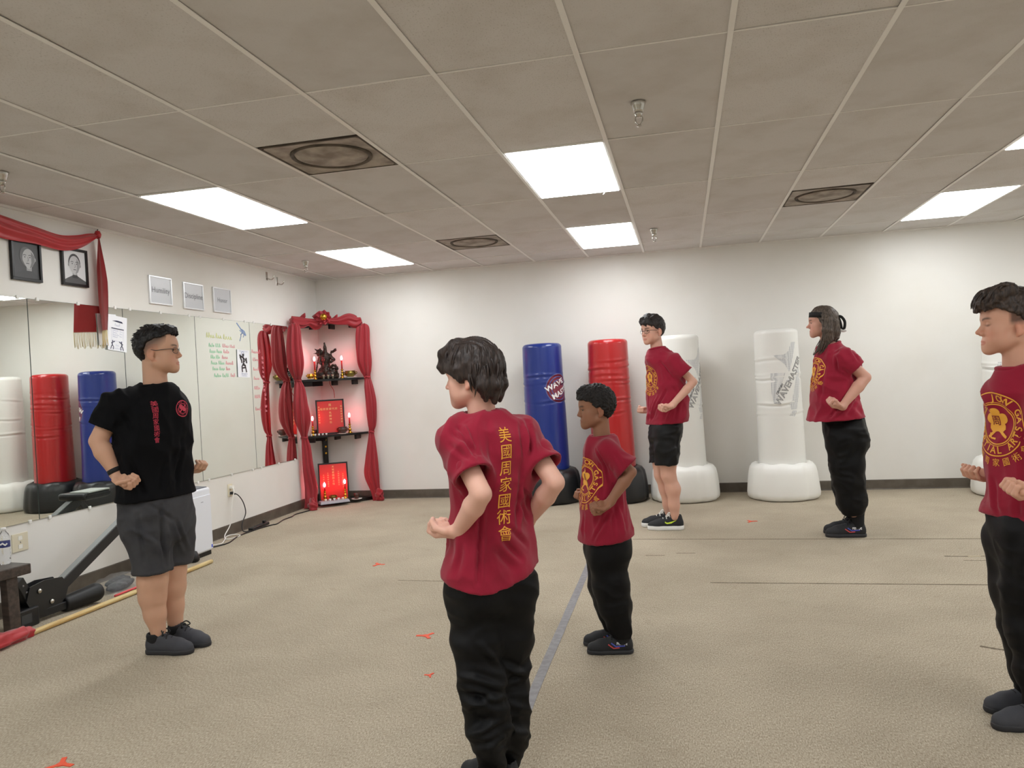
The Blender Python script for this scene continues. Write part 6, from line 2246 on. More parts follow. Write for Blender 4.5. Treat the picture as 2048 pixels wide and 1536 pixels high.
def person(spec):
    fr = Frame(*spec['foot'])
    S = fr
    sc = spec['sc']
    g, gc = spec.get('fine', 0.004), spec.get('coarse', 0.009)
    root = thing('person', spec['label'], 'person', tuple(fr.base * (1, 1, 0)), YAW)
    tz = Torso(fr, spec['torso'], spec['heading'], spec['ratio'])
    hd = spec['head']
    O = S(*hd['at'])
    R = head_axes(hd['heading'], hd.get('pitch', 0), hd.get('roll', 0))
    hs = hd['s']
    T = lambda *p: O + hs * (R @ np.array(p))
    nb = S(*spec['neck'])                       # base of the neck, inside the collar
    arms = {k: {q: (S(*v) - ((0, 0, 0.022 * sc) if q == 'sh' else (0, 0, 0)) if q in ('sh', 'el', 'wr', 'tip') else v) for q, v in a.items()} for k, a in spec['arms'].items()}
    legs = {k: [(S(*p), r) for p, r in L] for k, L in spec['legs'].items()}
    pts = [O + hs * 0.14, O - hs * 0.14] + [a[q] for a in arms.values() for q in ('sh', 'el', 'wr', 'tip')] + [p for L in legs.values() for p, r in L] + [tz.lo, tz.hi]
    lo, hi = np.min(pts, 0) - 0.10, np.max(pts, 0) + 0.10
    lo[2] = -0.01
    # ---------------------------------------------------------------- body
    spans = [[], [], []]
    for c, r in [(O, 0.145 * hs)] + [((a['wr'] + a['tip']) / 2, 0.075 * sc) for a in arms.values()]:
        for d in range(3):
            spans[d].append((c[d] - r, c[d] + r))
    B = Field(*[axis(lo[d], hi[d], gc, spans[d], g) for d in range(3)])
    z1 = tz.hi[2]
    B.put(tz.fn(-0.045 * sc, z1 - 0.03, spec['shirt']['hem'] + 0.03), tz.lo, tz.hi, 0.0)
    pel = np.mean([L[0][0] for L in legs.values()], 0)
    B.cone(np.array(tz.at(spec['shirt']['hem'] + 0.12)[:2] + [spec['shirt']['hem'] + 0.12]), pel, 0.085 * sc, 0.075 * sc, 0.03)
    for L in legs.values():
        B.cone(pel, L[0][0] - (0, 0, 0.03), 0.07 * sc, 0.06 * sc, 0.03)
    for k, L in legs.items():
        sk = spec.get('leg_skin', {}).get(k)
        chain = [(S(*p), r) for p, r in sk] if sk else [(p, r * 0.66) for p, r in L]
        B.chain([p for p, r in chain], [r for p, r in chain], 0.03)
    top_c = np.array(tz.at(z1)[:2] + [z1])
    for a in arms.values():
        B.cone(nb - (0, 0, 0.07 * sc), a['sh'] - (0, 0, 0.012), 0.038 * sc, 0.034 * sc, 0.03)
        B.cone(a['sh'] - (0, 0, 0.012), a['el'], 0.040 * sc * a.get('fat', 1), 0.0355 * sc * a.get('fat', 1), 0.02)
        mid = a['el'] * 0.68 + a['wr'] * 0.32
        B.cone(a['el'], mid, 0.0345 * sc * a.get('fat', 1), 0.0385 * sc * a.get('fat', 1), 0.006)
        B.cone(mid, a['wr'], 0.0385 * sc * a.get('fat', 1), 0.0255 * sc, 0.008)
    B.cone(nb - (0, 0, 0.06 * sc), T(0, -0.022, -0.045), 0.056 * sc * spec.get('neck_w', 1), 0.050 * hs * spec.get('neck_w', 1), 0.03)
    head_solid(B, O, R, hs, hd.get('face', {}))
    for k, a in arms.items():
        hand_solid(B, a['wr'], a['tip'] - a['wr'], a.get('palm', (0, 0, 1)), 1 if k == 'right' else -1, a.get('hs', sc), a.get('style', 'fist'))
    v, q = B.mesh(1)
    col = head_tint(v, O, R, hs, spec['skin'], hd.get('face', {}))
    body = obj('body', np_mesh('body', v, q, True, col), M_SKIN, root)
    eyes(body, O, R, hs)
    # ---------------------------------------------------------------- shirt
    sh = spec['shirt']
    gs = spec.get('cloth', 0.0075)
    plo, phi = np.minimum(tz.lo, np.min([np.minimum(a['sh'], a['el']) for a in arms.values()], 0)) - 0.10, np.maximum(tz.hi, np.max([np.maximum(a['sh'], a['el']) for a in arms.values()], 0)) + 0.10
    C = Field(axis(plo[0], phi[0], gs), axis(plo[1], phi[1], gs), axis(tz.lo[2] - 0.05, max(nb[2], z1) + 0.12, gs))
    fl = (sh['hem'], 0.014 * sc)
    C.put(tz.fn(0.0, z1, None, 0.10, 0, fl), tz.lo - 0.02, tz.hi + 0.02, 0.0)
    up = unit(T(0, -0.02, -0.05) - nb)
    C.put(lambda X, Y, Z: np.maximum(sd_cone(X, Y, Z, nb - up * 0.075 * sc, nb + up * 0.02, 0.118 * sc, sh.get('neck_r', 0.066) * sc * 1.02), (X - nb[0]) * up[0] + (Y - nb[1]) * up[1] + (Z - nb[2]) * up[2] - 0.002), nb - 0.15, nb + 0.15, 0.05)
    for a in arms.values():
        C.cone(nb - (0, 0, 0.046 * sc), a['sh'], 0.058 * sc, 0.052 * sc * sh.get('shr', 1), 0.07)
        e = a['sh'] + (a['el'] - a['sh']) * a['slv']
        dr = unit(a['el'] - a['sh'])
        r0, r1 = 0.055 * sc * sh.get('shr', 1), a['slr']
        far = e + dr * 0.05

        def slv(X, Y, Z, A=a['sh'], Bp=far, r0=r0, r1=r1, e=e, dr=dr):
            d = sd_cone(X, Y, Z, A, Bp, r0, r1)
            return np.maximum(d, (X - e[0]) * dr[0] + (Y - e[1]) * dr[1] + (Z - e[2]) * dr[2])
        C.put(slv, np.minimum(a['sh'], far) - r1, np.maximum(a['sh'], far) + r1, 0.045)
    for a in arms.values():
        e = a['sh'] + (a['el'] - a['sh']) * a['slv']
        dr = unit(a['el'] - a['sh'])
        Ls = np.linalg.norm(e - a['sh']) + 0.05
        r0 = 0.055 * sc * sh.get('shr', 1)
        rad = lambda q: r0 + (a['slr'] - r0) * (Ls - 0.05 + q) / Ls
        C.cone(e - dr * 0.05, e + dr * 0.05, rad(-0.05) - max(0.016, 2.6 * gs), rad(0.05) - max(0.011, 2.0 * gs), 0.004, 'sub')
    # hem
    hx, hy, hz = sh.get('hem_tilt', (0, 0))[0], sh.get('hem_tilt', (0, 0))[1], sh['hem']
    c0 = tz.at(hz)
    hcv = sh.get('hem_curve', 0.0)
    hem = lambda X, Y, Z: hz + hx * (X - c0[0]) + hy * (Y - c0[1]) + hcv * (X - c0[0]) ** 2 - Z
    C.put(hem, plo, phi, 0, 'and', 1.0)
    inner = tz.fn(-max(0.012, 2.6 * gs), flare=fl)
    C.put(lambda X, Y, Z: np.maximum(inner(X, Y, Z), -hem(X, Y, Z) - 0.04), tz.lo - (0, 0, .05), np.array((tz.hi[0], tz.hi[1], hz + 0.12)), 0.002, 'sub')
    # neck opening
    cr = sh.get('neck_r', 0.066) * sc
    C.cone(nb - up * 0.02, nb + up * 0.14, cr * 0.90, cr * 1.30, 0.004, 'sub')
    shirt, bv = cloth_mesh('shirt', C, dict(noise=sh.get('noise', []) + [(11, (1, 1, 0.30), 0.0085 * sc, 'r'), (17, (0.9, 0.9, 0.55), 0.0042 * sc, 'r'), (3.5, (1, 1, 0.6), 0.008 * sc)], lines=[(S(*p), S(*q), w, d) for p, q, w, d in sh.get('folds', [])], eye=fr.eye, hem=hz,
        rims=[(a['sh'] + (a['el'] - a['sh']) * a['slv'], unit(a['el'] - a['sh']), a['slr'] * 1.25) for a in arms.values()]), spec['seed'], sh['mat'], root)
    # collar rib
    cc = nb + up * 0.012
    e1 = unit(np.cross(up, (0, 1, 0.2)))
    e2 = np.cross(up, e1)
    ring = []
    for t in np.linspace(0, 2 * PI, 41):
        p = cc + (e1 * math.cos(t) + e2 * math.sin(t)) * cr * 1.05
        ring.append(p)
    V, F = sweep(np.array(ring), 0.0098 * sc, 10, cap=False)
    obj('collar', pydata('collar', V, F), sh['mat'], shirt)
    # ---------------------------------------------------------------- trousers or shorts
    pt = spec['pants']
    hip = Torso(fr, pt['hips'], pt.get('heading', spec['heading']), pt.get('ratio', spec['ratio'] + 0.05))
    allp = [p for L in legs.values() for p, r in L]
    plo = np.minimum(np.min(allp, 0) - 0.13, hip.lo - 0.02)
    phi = np.maximum(np.max(allp, 0) + 0.13, hip.hi + 0.02)
    gp = spec.get('cloth', 0.0075)
    D = Field(axis(plo[0], phi[0], gp), axis(plo[1], phi[1], gp), axis(max(0.0, min(p[2] for p in allp) - 0.08), hip.hi[2] + 0.03, gp))
    D.put(hip.fn(-0.007, hip.hi[2], hip.lo[2], 0.01, 0.07), hip.lo, hip.hi, 0.0)
    for L in legs.values():
        D.chain([p for p, r in L], [r for p, r in L], 0.035)
    zc = pt['cuff']
    D.put(lambda X, Y, Z: zc - Z + 0 * X + 0 * Y, plo, phi, 0, 'and', 1.0)
    if pt.get('open'):
        for L in legs.values():
            p, r = L[-1]
            pz = np.array((p[0], p[1], zc))
            D.cone(pz - (0, 0, 0.03), pz + (0, 0, 0.05), r - 0.010, r - 0.018, 0.004, 'sub')
    pants, bvp = cloth_mesh(pt['name'], D, dict(noise=pt.get('noise', []) + [(10, (1, 1, 0.30), 0.006 * sc, 'r'), (15, (0.8, 0.8, 1.1), 0.003 * sc, 'r')], lines=[(S(*p), S(*q), w, d) for p, q, w, d in pt.get('folds', [])], eye=fr.eye, floor=0.004), spec['seed'] + 3, pt['mat'], root)
    return dict(root=root, fr=fr, S=S, O=O, R=R, hs=hs, T=T, body=body, shirt=shirt, bv=bv, pants=pants, bvp=bvp, torso=tz, nb=nb, arms=arms)


def on_cloth(p, px, py):
    """point of the shirt under a spot of the photograph"""
    e = p['fr'].eye
    t = p['S'](px, py, 0)
    h, n, i, d = p['bv'].ray_cast(Vector(e), Vector(unit(t - e)))
    return np.array(h) if h is not None else t


def hair_mat(name, c, c2, rough=0.45):
    return mat(name, c, rough, spec=0.35, bump=(42, 0.5, 0.004, (6, 6, 1)), mix=(26, c2, 0.4, 0.66, (5, 5, 1)))
SK_ASIAN = srgb(202, 158, 132)
SK_FAIR = srgb(224, 176, 156)
SK_TAN = srgb(150, 106, 82)
SK_PALE = srgb(214, 166, 146)
SK_MAN = srgb(206, 156, 138)
SK_BOY = srgb(212, 162, 138)

# ------------------------------------------------------------------ instructor in black, facing right
buzz = lambda x, y, z: np.clip((z - np.interp(y, [-0.1, -0.03, 0.03, 0.062], [-0.075, -0.01, 0.02, 0.045])) / 0.05, 0, 1) * (np.abs(x) > 0.03) * (y < 0.064)
inst = person(dict(
    label='person in black t-shirt and charcoal shorts with glasses, standing at left, fists at the waist', foot=(345, 1297), sc=1.02, seed=3, skin=SK_ASIAN, heading=-26, ratio=0.68, fine=0.0036, coarse=0.009,
    head=dict(at=(315, 707, 0.0), heading=8, pitch=2, s=1.04, face=dict(jaw=1.08, nose=(0.002, -0.002), paint=[(buzz, (0.035, 0.028, 0.025), 0.80)], lips=(0.80, 0.50, 0.48))),
    neck=(312, 776, 0.0), neck_w=1.12,
    torso=[(786, 262, 352, 0.0), (806, 244, 364, 0.0), (830, 237, 374, 0.0), (870, 235, 377, 0.0), (920, 237, 374, 0.0), (960, 242, 376, 0.0), (1006, 246, 381, 0.0)],
    arms=dict(right=dict(sh=(232, 800, -0.15), el=(196, 882, -0.19), wr=(233, 950, -0.19), tip=(272, 974, -0.20), palm=(0.1, -0.55, 0.8), slv=0.66, slr=0.088, style='fist', fat=1.22),
              left=dict(sh=(345, 797, 0.16), el=(316, 885, 0.26), wr=(366, 942, 0.20), tip=(392, 940, 0.17), palm=(0.1, 0.2, 1.0), slv=0.62, slr=0.082, style='half', fat=1.15)),
    legs=dict(right=[((290, 1020, -0.06), 0.106), ((301, 1090, -0.065), 0.100), ((307, 1160, -0.07), 0.097)],
              left=[((337, 1015, 0.07), 0.106), ((347, 1080, 0.085), 0.096), ((353, 1135, 0.10), 0.087)]),
    leg_skin=dict(right=[((290, 1020, -0.06), 0.085), ((306, 1130, -0.06), 0.075), ((305, 1162, -0.06), 0.072), ((305, 1192, -0.055), 0.066), ((310, 1228, -0.055), 0.052), ((317, 1264, -0.055), 0.039)],
                  left=[((335, 1015, 0.07), 0.075), ((345, 1085, 0.09), 0.064), ((348, 1112, 0.09), 0.064), ((346, 1140, 0.085), 0.066), ((345, 1172, 0.09), 0.066), ((347, 1212, 0.09), 0.051), ((351, 1246, 0.085), 0.040)]),
    shirt=dict(mat=SHIRT_BLACK, hem=0.820, hem_tilt=(0.03, 0), neck_r=0.067, shr=1.12, folds=[((246, 830, 0), (262, 860, 0), 0.01, -0.012), ((250, 900, 0), (290, 990, 0), 0.012, -0.01), ((362, 880, 0), (352, 990, 0), 0.012, -0.01), ((330, 930, 0), (320, 995, 0), 0.012, -0.008)]),
    pants=dict(name='shorts', mat=SHORTS_GREY, cuff=0.432, open=True, hips=[(985, 250, 377, 0.0), (1015, 246, 382, 0.0), (1050, 248, 385, 0.0), (1085, 258, 385, 0.0)], noise=[(6, (1, 1, 0.4), 0.006)],
               folds=[((320, 1012, 0), (332, 1130, 0), 0.01, -0.014), ((275, 1030, 0), (290, 1125, 0), 0.01, -0.01), ((300, 1010, 0), (345, 1040, 0), 0.01, -0.009), ((352, 1040, 0), (372, 1100, 0), 0.01, -0.012), ((270, 1060, 0), (318, 1090, 0), 0.01, 0.008)])))
S = inst['S']
H = (inst['O'], inst['R'], inst['hs'])
HB = hair_mat('black_hair', srgb(14, 13, 14), srgb(26, 24, 25))
hb = hair_mesh('hair', inst['body'], *H, dict(
    ang=[0, 30, 55, 80, 110, 140, 180], thick=[0.012, 0.012, 0.010, 0.007, 0.010, 0.014, 0.016], crown=0.022, line=[0.100, 0.092, 0.078, 0.074, 0.052, -0.030, -0.058],
    locks=[([(0.02, 0.06, 0.128), (0.018, 0.088, 0.115), (0.012, 0.102, 0.096)], [0.018, 0.014, 0.006]), ([(-0.02, 0.06, 0.128), (-0.022, 0.088, 0.114), (-0.028, 0.099, 0.098)], [0.018, 0.014, 0.006]), ([(0.0, 0.065, 0.130), (0.0, 0.09, 0.12), (-0.006, 0.103, 0.104)], [0.018, 0.014, 0.006])],
    strand=(18, 6, 0.004), fuzz=0.0025), HB, 21)
rg = np.random.default_rng(5)
it = []
for k in range(90):
    a, e = rg.uniform(-PI, PI), rg.uniform(0.15, 1.3)
    d = np.array((math.sin(a) * math.cos(e), math.cos(a) * math.cos(e), math.sin(e)))
    p = np.array((0, -0.004, 0.045)) + d * np.array((0.086, 0.108, 0.104))
    if p[2] < 0.085 and p[1] > -0.05:
        continue
    it.append(([p - d * 0.012, p + d * 0.004 + np.array((0, 0.004, 0.003)), p + d * 0.008 + np.array((rg.uniform(-.004, .004), 0.009 * math.copysign(1, p[1] + 0.03), 0.002))], 0.006))
tufts('hair_tuft', inst['body'], *H, it, HB)
glasses(inst['body'], *H)
w = inst['arms']['right']
bd = unit(w['wr'] - w['el'])
e1 = unit(np.cross(bd, (0, 0, 1)))
e2 = np.cross(bd, e1)
V, F = sweep(np.array([w['wr'] - bd * q for q in (0.036, 0.024, 0.012)]), [0.0335, 0.0345, 0.0335], 20)
obj('wristband', pydata('wristband', V, F), M_BAND, inst['root'])
tz = inst['torso']
zt = '美國周家國術會'
cN, cU = tz.f, np.array((-tz.f[1], tz.f[0], 0))
O1 = on_cloth(inst, 312, 845)
parts = [place2d(text_arrays(c, 0.032), (0, 0.095 - 0.0315 * i)) for i, c in enumerate(zt)]
lay_print('shirt_lettering', merge(parts), PRINT_PINK, inst['shirt'], inst['bv'], O1, cN, cU, (0, 0, 1))
O2 = on_cloth(inst, 365, 817)
r = 0.045
em = merge([ring2d(r * 0.9, r, 40), ring2d(r * 0.55, r * 0.63, 40), disc2d((-0.008, 0.008), 0.013), disc2d((0.010, -0.004), 0.012), stroke2d([(-0.02, -0.018), (0.0, 0.0), (0.018, 0.016)], 0.007)] + arc_text('JOW GA', r * 0.76, PI / 2, r * 0.28, True, 0.34) + arc_text('MARTIAL ARTS', r * 0.76, -PI / 2, r * 0.26, False, 0.27))
lay_print('chest_emblem', em, PRINT_PINK, inst['shirt'], inst['bv'], O2, cN, cU, (0, 0, 1), maxlen=0.008)
for px, py, dy, hdg in ((292, 1292, -0.05, -8), (336, 1272, 0.085, -16)):
    c = S(px, py, dy)
    shoe(inst['root'], c, hdg, 0.275, 'grey')
    fdir = polar(hdg)
    sock = c + fdir * 0.055
    lathe('sock', [(0.036, 0.06), (0.042, 0.075), (0.044, 0.095), (0.040, 0.108), (0.036, 0.108)], SOCK, inst['root'], 20, (sock[0], sock[1], 0))

# ------------------------------------------------------------------ nearest boy, seen from behind
boy = person(dict(
    label='person seen from behind in maroon shirt with gold characters down the back, nearest the viewer', foot=(985, 1588), sc=0.875, seed=11, skin=SK_FAIR, heading=124, ratio=0.66, fine=0.0034, coarse=0.008, cloth=0.006,
    head=dict(at=(947, 758, 0.0), heading=158, pitch=-3, s=0.86, face=dict(jaw=1.0)),
    neck=(965, 834, 0.0),
    torso=[(836, 925, 1020, 0.0), (856, 903, 1052, 0.0), (880, 897, 1066, 0.0), (920, 898, 1070, 0.0), (960, 902, 1067, 0.0), (1005, 903, 1063, 0.0), (1060, 898, 1064, 0.0), (1110, 893, 1069, 0.0), (1172, 890, 1073, 0.0)],
    arms=dict(left=dict(sh=(911, 866, -0.08), el=(963, 988, -0.20), wr=(915, 1063, -0.09), tip=(872, 1064, -0.03), palm=(-0.1, -0.1, 1.0), slv=0.70, slr=0.073, style='fist', fat=1.03),
              right=dict(sh=(1052, 862, 0.07), el=(1110, 965, -0.03), wr=(1052, 1045, 0.10), tip=(1010, 1050, 0.18), palm=(0, 0, 1), slv=0.66, slr=0.073, fat=1.03)),
    legs=dict(left=[((944, 1185, 0.0), 0.084), ((952, 1280, -0.02), 0.074), ((961, 1350, -0.03), 0.064), ((970, 1410, -0.03), 0.060), ((977, 1455, -0.03), 0.056), ((982, 1490, -0.03), 0.048), ((987, 1560, -0.03), 0.043)],
              right=[((1024, 1180, 0.03), 0.083), ((1020, 1270, 0.05), 0.072), ((1015, 1340, 0.06), 0.062), ((1016, 1400, 0.06), 0.056), ((1019, 1450, 0.06), 0.051), ((1021, 1475, 0.06), 0.043), ((1021, 1550, 0.06), 0.038)]),
    shirt=dict(mat=SHIRT_RED, hem=0.690, hem_tilt=(0.02, 0), hem_curve=2.0, neck_r=0.067, neck_z=0.0, shr=1.06,
              
               folds=[((919, 847, 0), (949, 908, 0), 0.008, -0.012), ((949, 905, 0), (970, 945, 0), 0.008, -0.01), ((903, 862, 0), (957, 904, 0), 0.008, -0.01), ((935, 842, 0), (962, 915, 0), 0.008, -0.008), ((898, 890, 0), (950, 925, 0), 0.008, -0.008), ((1052, 845, 0), (1066, 915, 0), 0.008, -0.01), ((1040, 850, 0), (1050, 925, 0), 0.009, -0.009), ((1062, 860, 0), (1058, 935, 0), 0.008, -0.009), ((975, 845, 0), (992, 960, 0), 0.01, -0.006), ((1046, 930, 0), (1034, 1060, 0), 0.01, -0.009), ((1000, 1075, 0), (1042, 1118, 0), 0.009, -0.01), ((1010, 1050, 0), (1055, 1090, 0), 0.009, -0.008), ((990, 1100, 0), (1030, 1140, 0), 0.01, -0.007), ((962, 1000, 0), (956, 1170, 0), 0.006, -0.014), ((925, 1085, 0), (915, 1150, 0), 0.01, -0.008), ((1040, 990, 0), (1062, 1040, 0), 0.009, -0.008)]),
    pants=dict(name='trousers', mat=PANTS_BLACK, cuff=0.055, hips=[(1150, 895, 1070, 0.0), (1185, 896, 1071, 0.0), (1225, 900, 1068, 0.0)],
               noise=[(8, (0.6, 0.6, 1.7), 0.010, 'r', (0.02, 0.50)), (13, (0.8, 0.8, 1.8), 0.004, 'r', (0.02, 0.45))],
               folds=[((915, 1345, 0), (1000, 1375, 0), 0.01, 0.013), ((920, 1378, 0), (995, 1410, 0), 0.01, -0.012), ((935, 1412, 0), (1000, 1392, 0), 0.01, 0.012), ((940, 1470, 0), (1003, 1440, 0), 0.01, 0.013), ((945, 1490, 0), (1000, 1475, 0), 0.009, -0.01), ((1005, 1330, 0), (1052, 1352, 0), 0.01, 0.011), ((1010, 1365, 0), (1048, 1350, 0), 0.01, -0.01), ((1010, 1455, 0), (1046, 1470, 0), 0.01, 0.012), ((960, 1290, 0), (1000, 1330, 0), 0.01, 0.008)])))
S = boy['S']
H = (boy['O'], boy['R'], boy['hs'])
HBR = hair_mat('dark_brown_hair', srgb(40, 32, 30), srgb(62, 50, 45))
hair_mesh('hair', boy['body'], *H, dict(
    ang=[0, 25, 50, 75, 95, 120, 150, 180], thick=[0.026, 0.026, 0.026, 0.024, 0.027, 0.028, 0.026, 0.024], crown=0.028, line=[0.045, 0.034, 0.020, -0.012, -0.004, -0.050, -0.078, -0.082], hang=0.10,
    locks=[([(0.03, 0.05, 0.13), (0.035, 0.095, 0.105), (0.03, 0.118, 0.060), (0.026, 0.116, 0.042)], [0.03, 0.024, 0.014, 0.006]), ([(-0.03, 0.05, 0.13), (-0.035, 0.095, 0.105), (-0.034, 0.115, 0.060), (-0.034, 0.110, 0.038)], [0.03, 0.024, 0.014, 0.006]), ([(0, 0.05, 0.135), (0, 0.10, 0.11), (-0.004, 0.122, 0.064), (-0.006, 0.119, 0.044)], [0.03, 0.024, 0.014, 0.006]),
           ([(-0.07, 0.02, 0.08), (-0.086, 0.022, 0.04), (-0.088, 0.020, 0.012)], [0.022, 0.015, 0.006]),
           ([(-0.06, -0.06, 0.02), (-0.070, -0.07, -0.03), (-0.058, -0.068, -0.085)], [0.03, 0.026, 0.010]), ([(-0.02, -0.08, 0.02), (-0.03, -0.10, -0.03), (-0.025, -0.088, -0.095)], [0.03, 0.026, 0.010]), ([(0.03, -0.08, 0.02), (0.03, -0.10, -0.03), (0.028, -0.088, -0.092)], [0.03, 0.026, 0.010])],
    strand=(15, 3, 0.0055), sweep=0.5, ext=((-0.135, -0.16, -0.135), (0.135, 0.165, 0.19))), HBR, 31, 0.0036)
rg = np.random.default_rng(8)
it = []
for k in range(110):
    a = rg.uniform(-PI, PI)
    z0 = rg.uniform(-0.02, 0.12)
    w_ = math.sqrt(max(0.05, 1 - max(0, (z0 - 0.045) / 0.112) ** 2))
    p = np.array((math.sin(a) * 0.101 * w_, math.cos(a) * 0.120 * w_ - 0.004, z0))
    if abs(a) < 1.75 and z0 < 0.075:
        continue
    out = np.array((math.sin(a), math.cos(a), 0))
    tan = np.array((math.cos(a), -math.sin(a), 0)) * rg.uniform(-.006, .012)
    it.append(([p - out * 0.012 + (0, 0, 0.02), p + out * 0.001, p + out * 0.001 + tan + np.array((0, 0, -0.035)), p - out * 0.010 + tan * 1.6 + np.array((0, 0, -0.055))], 0.0075))
tufts('hair_tuft', boy['body'], *H, it, HBR)
tz = boy['torso']
O1 = on_cloth(boy, 1011, 971)
N = -tz.f
U = np.array((tz.f[1], -tz.f[0], 0))
parts = [place2d(text_arrays(c, 0.050), (0.0, 0.156 - 0.052 * i)) for i, c in enumerate(zt)]
lay_print('back_lettering', merge(parts), PRINT_GOLD, boy['shirt'], boy['bv'], O1, N, U, (0.055, 0, 1), maxlen=0.010)
for px, py, dy, hdg in ((1004, 1604, -0.10, 150), (1040, 1582, 0.0, 146)):
    c = S(px, py, dy)
    up, P, s_, f_, l_ = shoe(boy['root'], c, hdg, 0.245, 'feiyue')
    shoe_mark(up, P, s_, l_, -1, text_arrays('FEIYUE', 0.020, bold=0.0004), PRINT_WHITE if 'PRINT_WHITE' in globals() else M_PRWHITE, 'shoe_lettering', (0.05, 0.068))

# ------------------------------------------------------------------ small boy with short curly hair, in profile
kid = person(dict(
    label='small child in maroon shirt and black trousers, profile to the left, before the red bag', foot=(1220, 1300), sc=0.76, seed=19, skin=SK_TAN, heading=194, ratio=0.74, fine=0.0034, coarse=0.008, cloth=0.0062,
    head=dict(at=(1192, 821, 0.0), heading=186, pitch=-2, s=0.81, face=dict(nose=(0.003, -0.003), lips=(0.84, 0.60, 0.58))),
    neck=(1205, 878, 0.0),
    torso=[(882, 1184, 1228, 0.0), (900, 1177, 1240, 0.0), (925, 1170, 1247, 0.0), (960, 1166, 1251, 0.0), (1000, 1164, 1252, 0.0), (1040, 1163, 1257, 0.0), (1092, 1161, 1264, 0.0)],
    arms=dict(left=dict(sh=(1214, 893, -0.12), el=(1262, 944, -0.15), wr=(1219, 1005, -0.17), tip=(1196, 1020, -0.17), palm=(-0.3, -0.5, 0.8), slv=0.84, slr=0.076, style='fist', hs=0.80),
              right=dict(sh=(1200, 890, 0.12), el=(1240, 945, 0.16), wr=(1186, 995, 0.15), tip=(1166, 997, 0.14), palm=(0, 0, 1), slv=0.8, slr=0.078, style='fist', hs=0.80)),
    legs=dict(left=[((1214, 1100, -0.05), 0.092), ((1222, 1170, -0.05), 0.084), ((1231, 1215, -0.05), 0.071), ((1240, 1250, -0.05), 0.055), ((1243, 1272, -0.05), 0.046)],
              right=[((1210, 1100, 0.05), 0.092), ((1212, 1170, 0.06), 0.080), ((1222, 1215, 0.06), 0.068), ((1232, 1245, 0.06), 0.054), ((1236, 1262, 0.06), 0.046)]),
    shirt=dict(mat=SHIRT_RED, hem=0.555, hem_tilt=(0.13, 0.02), neck_r=0.074, shr=1.15,
               folds=[((1190, 898, 0), (1220, 962, 0), 0.007, -0.01), ((1170, 1030, 0), (1168, 1078, 0), 0.01, -0.008), ((1187, 1082, 0), (1219, 1022, 0), 0.008, -0.013), ((1238, 1014, 0), (1247, 1067, 0), 0.01, 0.01), ((1200, 930, 0), (1205, 1000, 0), 0.01, -0.007), ((1228, 905, 0), (1252, 945, 0), 0.009, -0.006), ((1225, 1030, 0), (1228, 1075, 0), 0.009, -0.008)]),
    pants=dict(name='trousers', mat=PANTS_BLACK, cuff=0.075, hips=[(1060, 1168, 1260, 0.0), (1095, 1168, 1263, 0.0), (1125, 1172, 1263, 0.0)])))
S = kid['S']
H = (kid['O'], kid['R'], kid['hs'])
HK = hair_mat('black_curly_hair', srgb(20, 17, 17), srgb(34, 28, 26), 0.6)
hair_mesh('hair', kid['body'], *H, dict(
    ang=[0, 30, 55, 75, 92, 115, 150, 180], thick=[0.024, 0.022, 0.016, 0.012, 0.018, 0.026, 0.028, 0.028], crown=0.032, line=[0.074, 0.070, 0.058, 0.020, 0.022, -0.030, -0.052, -0.055],
    locks=[([(0, 0.06, 0.13), (0, 0.092, 0.112)], [0.03, 0.022])], strand=(22, 10, 0.004), fuzz=0.006), HK, 41, 0.0038)
tz = kid['torso']
O1 = on_cloth(kid, 1180, 962)
em, dk = club_emblem(0.112)
U = np.array((-tz.f[1], tz.f[0], 0))
lay_print('chest_emblem', em, PRINT_GOLD, kid['shirt'], kid['bv'], O1 + U * -0.052, tz.f, U, (0, 0, 1), 0.0014)
lay_print('emblem_character', dk, PRINT_MAROON, kid['shirt'], kid['bv'], O1 + U * -0.052, tz.f, U, (0, 0, 1), 0.0022)
lathe('undershirt_edge', [(0.048, 0), (0.052, 0.004), (0.046, 0.010)], LACE_W, kid['root'], 24, tuple(kid['nb'] + np.array((-0.012, 0, -0.008))), rot=(0, -0.45, 0))


def feiyue(p, c, hdg, L, side):
    up, P, s_, f_, l_ = shoe(p['root'], c, hdg, L, 'feiyue')
    shoe_mark(up, P, s_, l_, side, text_arrays('FEIYUE', 0.021, bold=0.0005), M_PRWHITE, 'shoe_lettering', (0.070, 0.066))
    shoe_mark(up, P, s_, l_, side, stroke2d([(-0.028, 0.02), (0.0, 0.0), (0.052, 0.004)], 0.006), M_BLUEST, 'blue_stripe', (0.105, 0.050))
    shoe_mark(up, P, s_, l_, side, stroke2d([(-0.036, 0.016), (-0.006, -0.006), (0.030, -0.004)], 0.006), M_REDST, 'red_stripe', (0.115, 0.047))
    return up


M_BLUEST = mat('blue_stripe', srgb(70, 84, 190), 0.6)
M_REDST = mat('red_stripe', srgb(206, 70, 72), 0.6)
for px, py, dy, hdg in ((1268, 1298, -0.05, 174), (1258, 1286, 0.06, 172)):
    feiyue(kid, S(px, py, dy), hdg, 0.232, -1)
for px, py, dy in ((1246, 1275, -0.05), (1240, 1265, 0.06)):
    c = S(px, py, dy)
    lathe('sock', [(0.030, 0.05), (0.037, 0.07), (0.036, 0.13), (0.03, 0.135)], SOCK, kid['root'], 18, (c[0], c[1], 0))

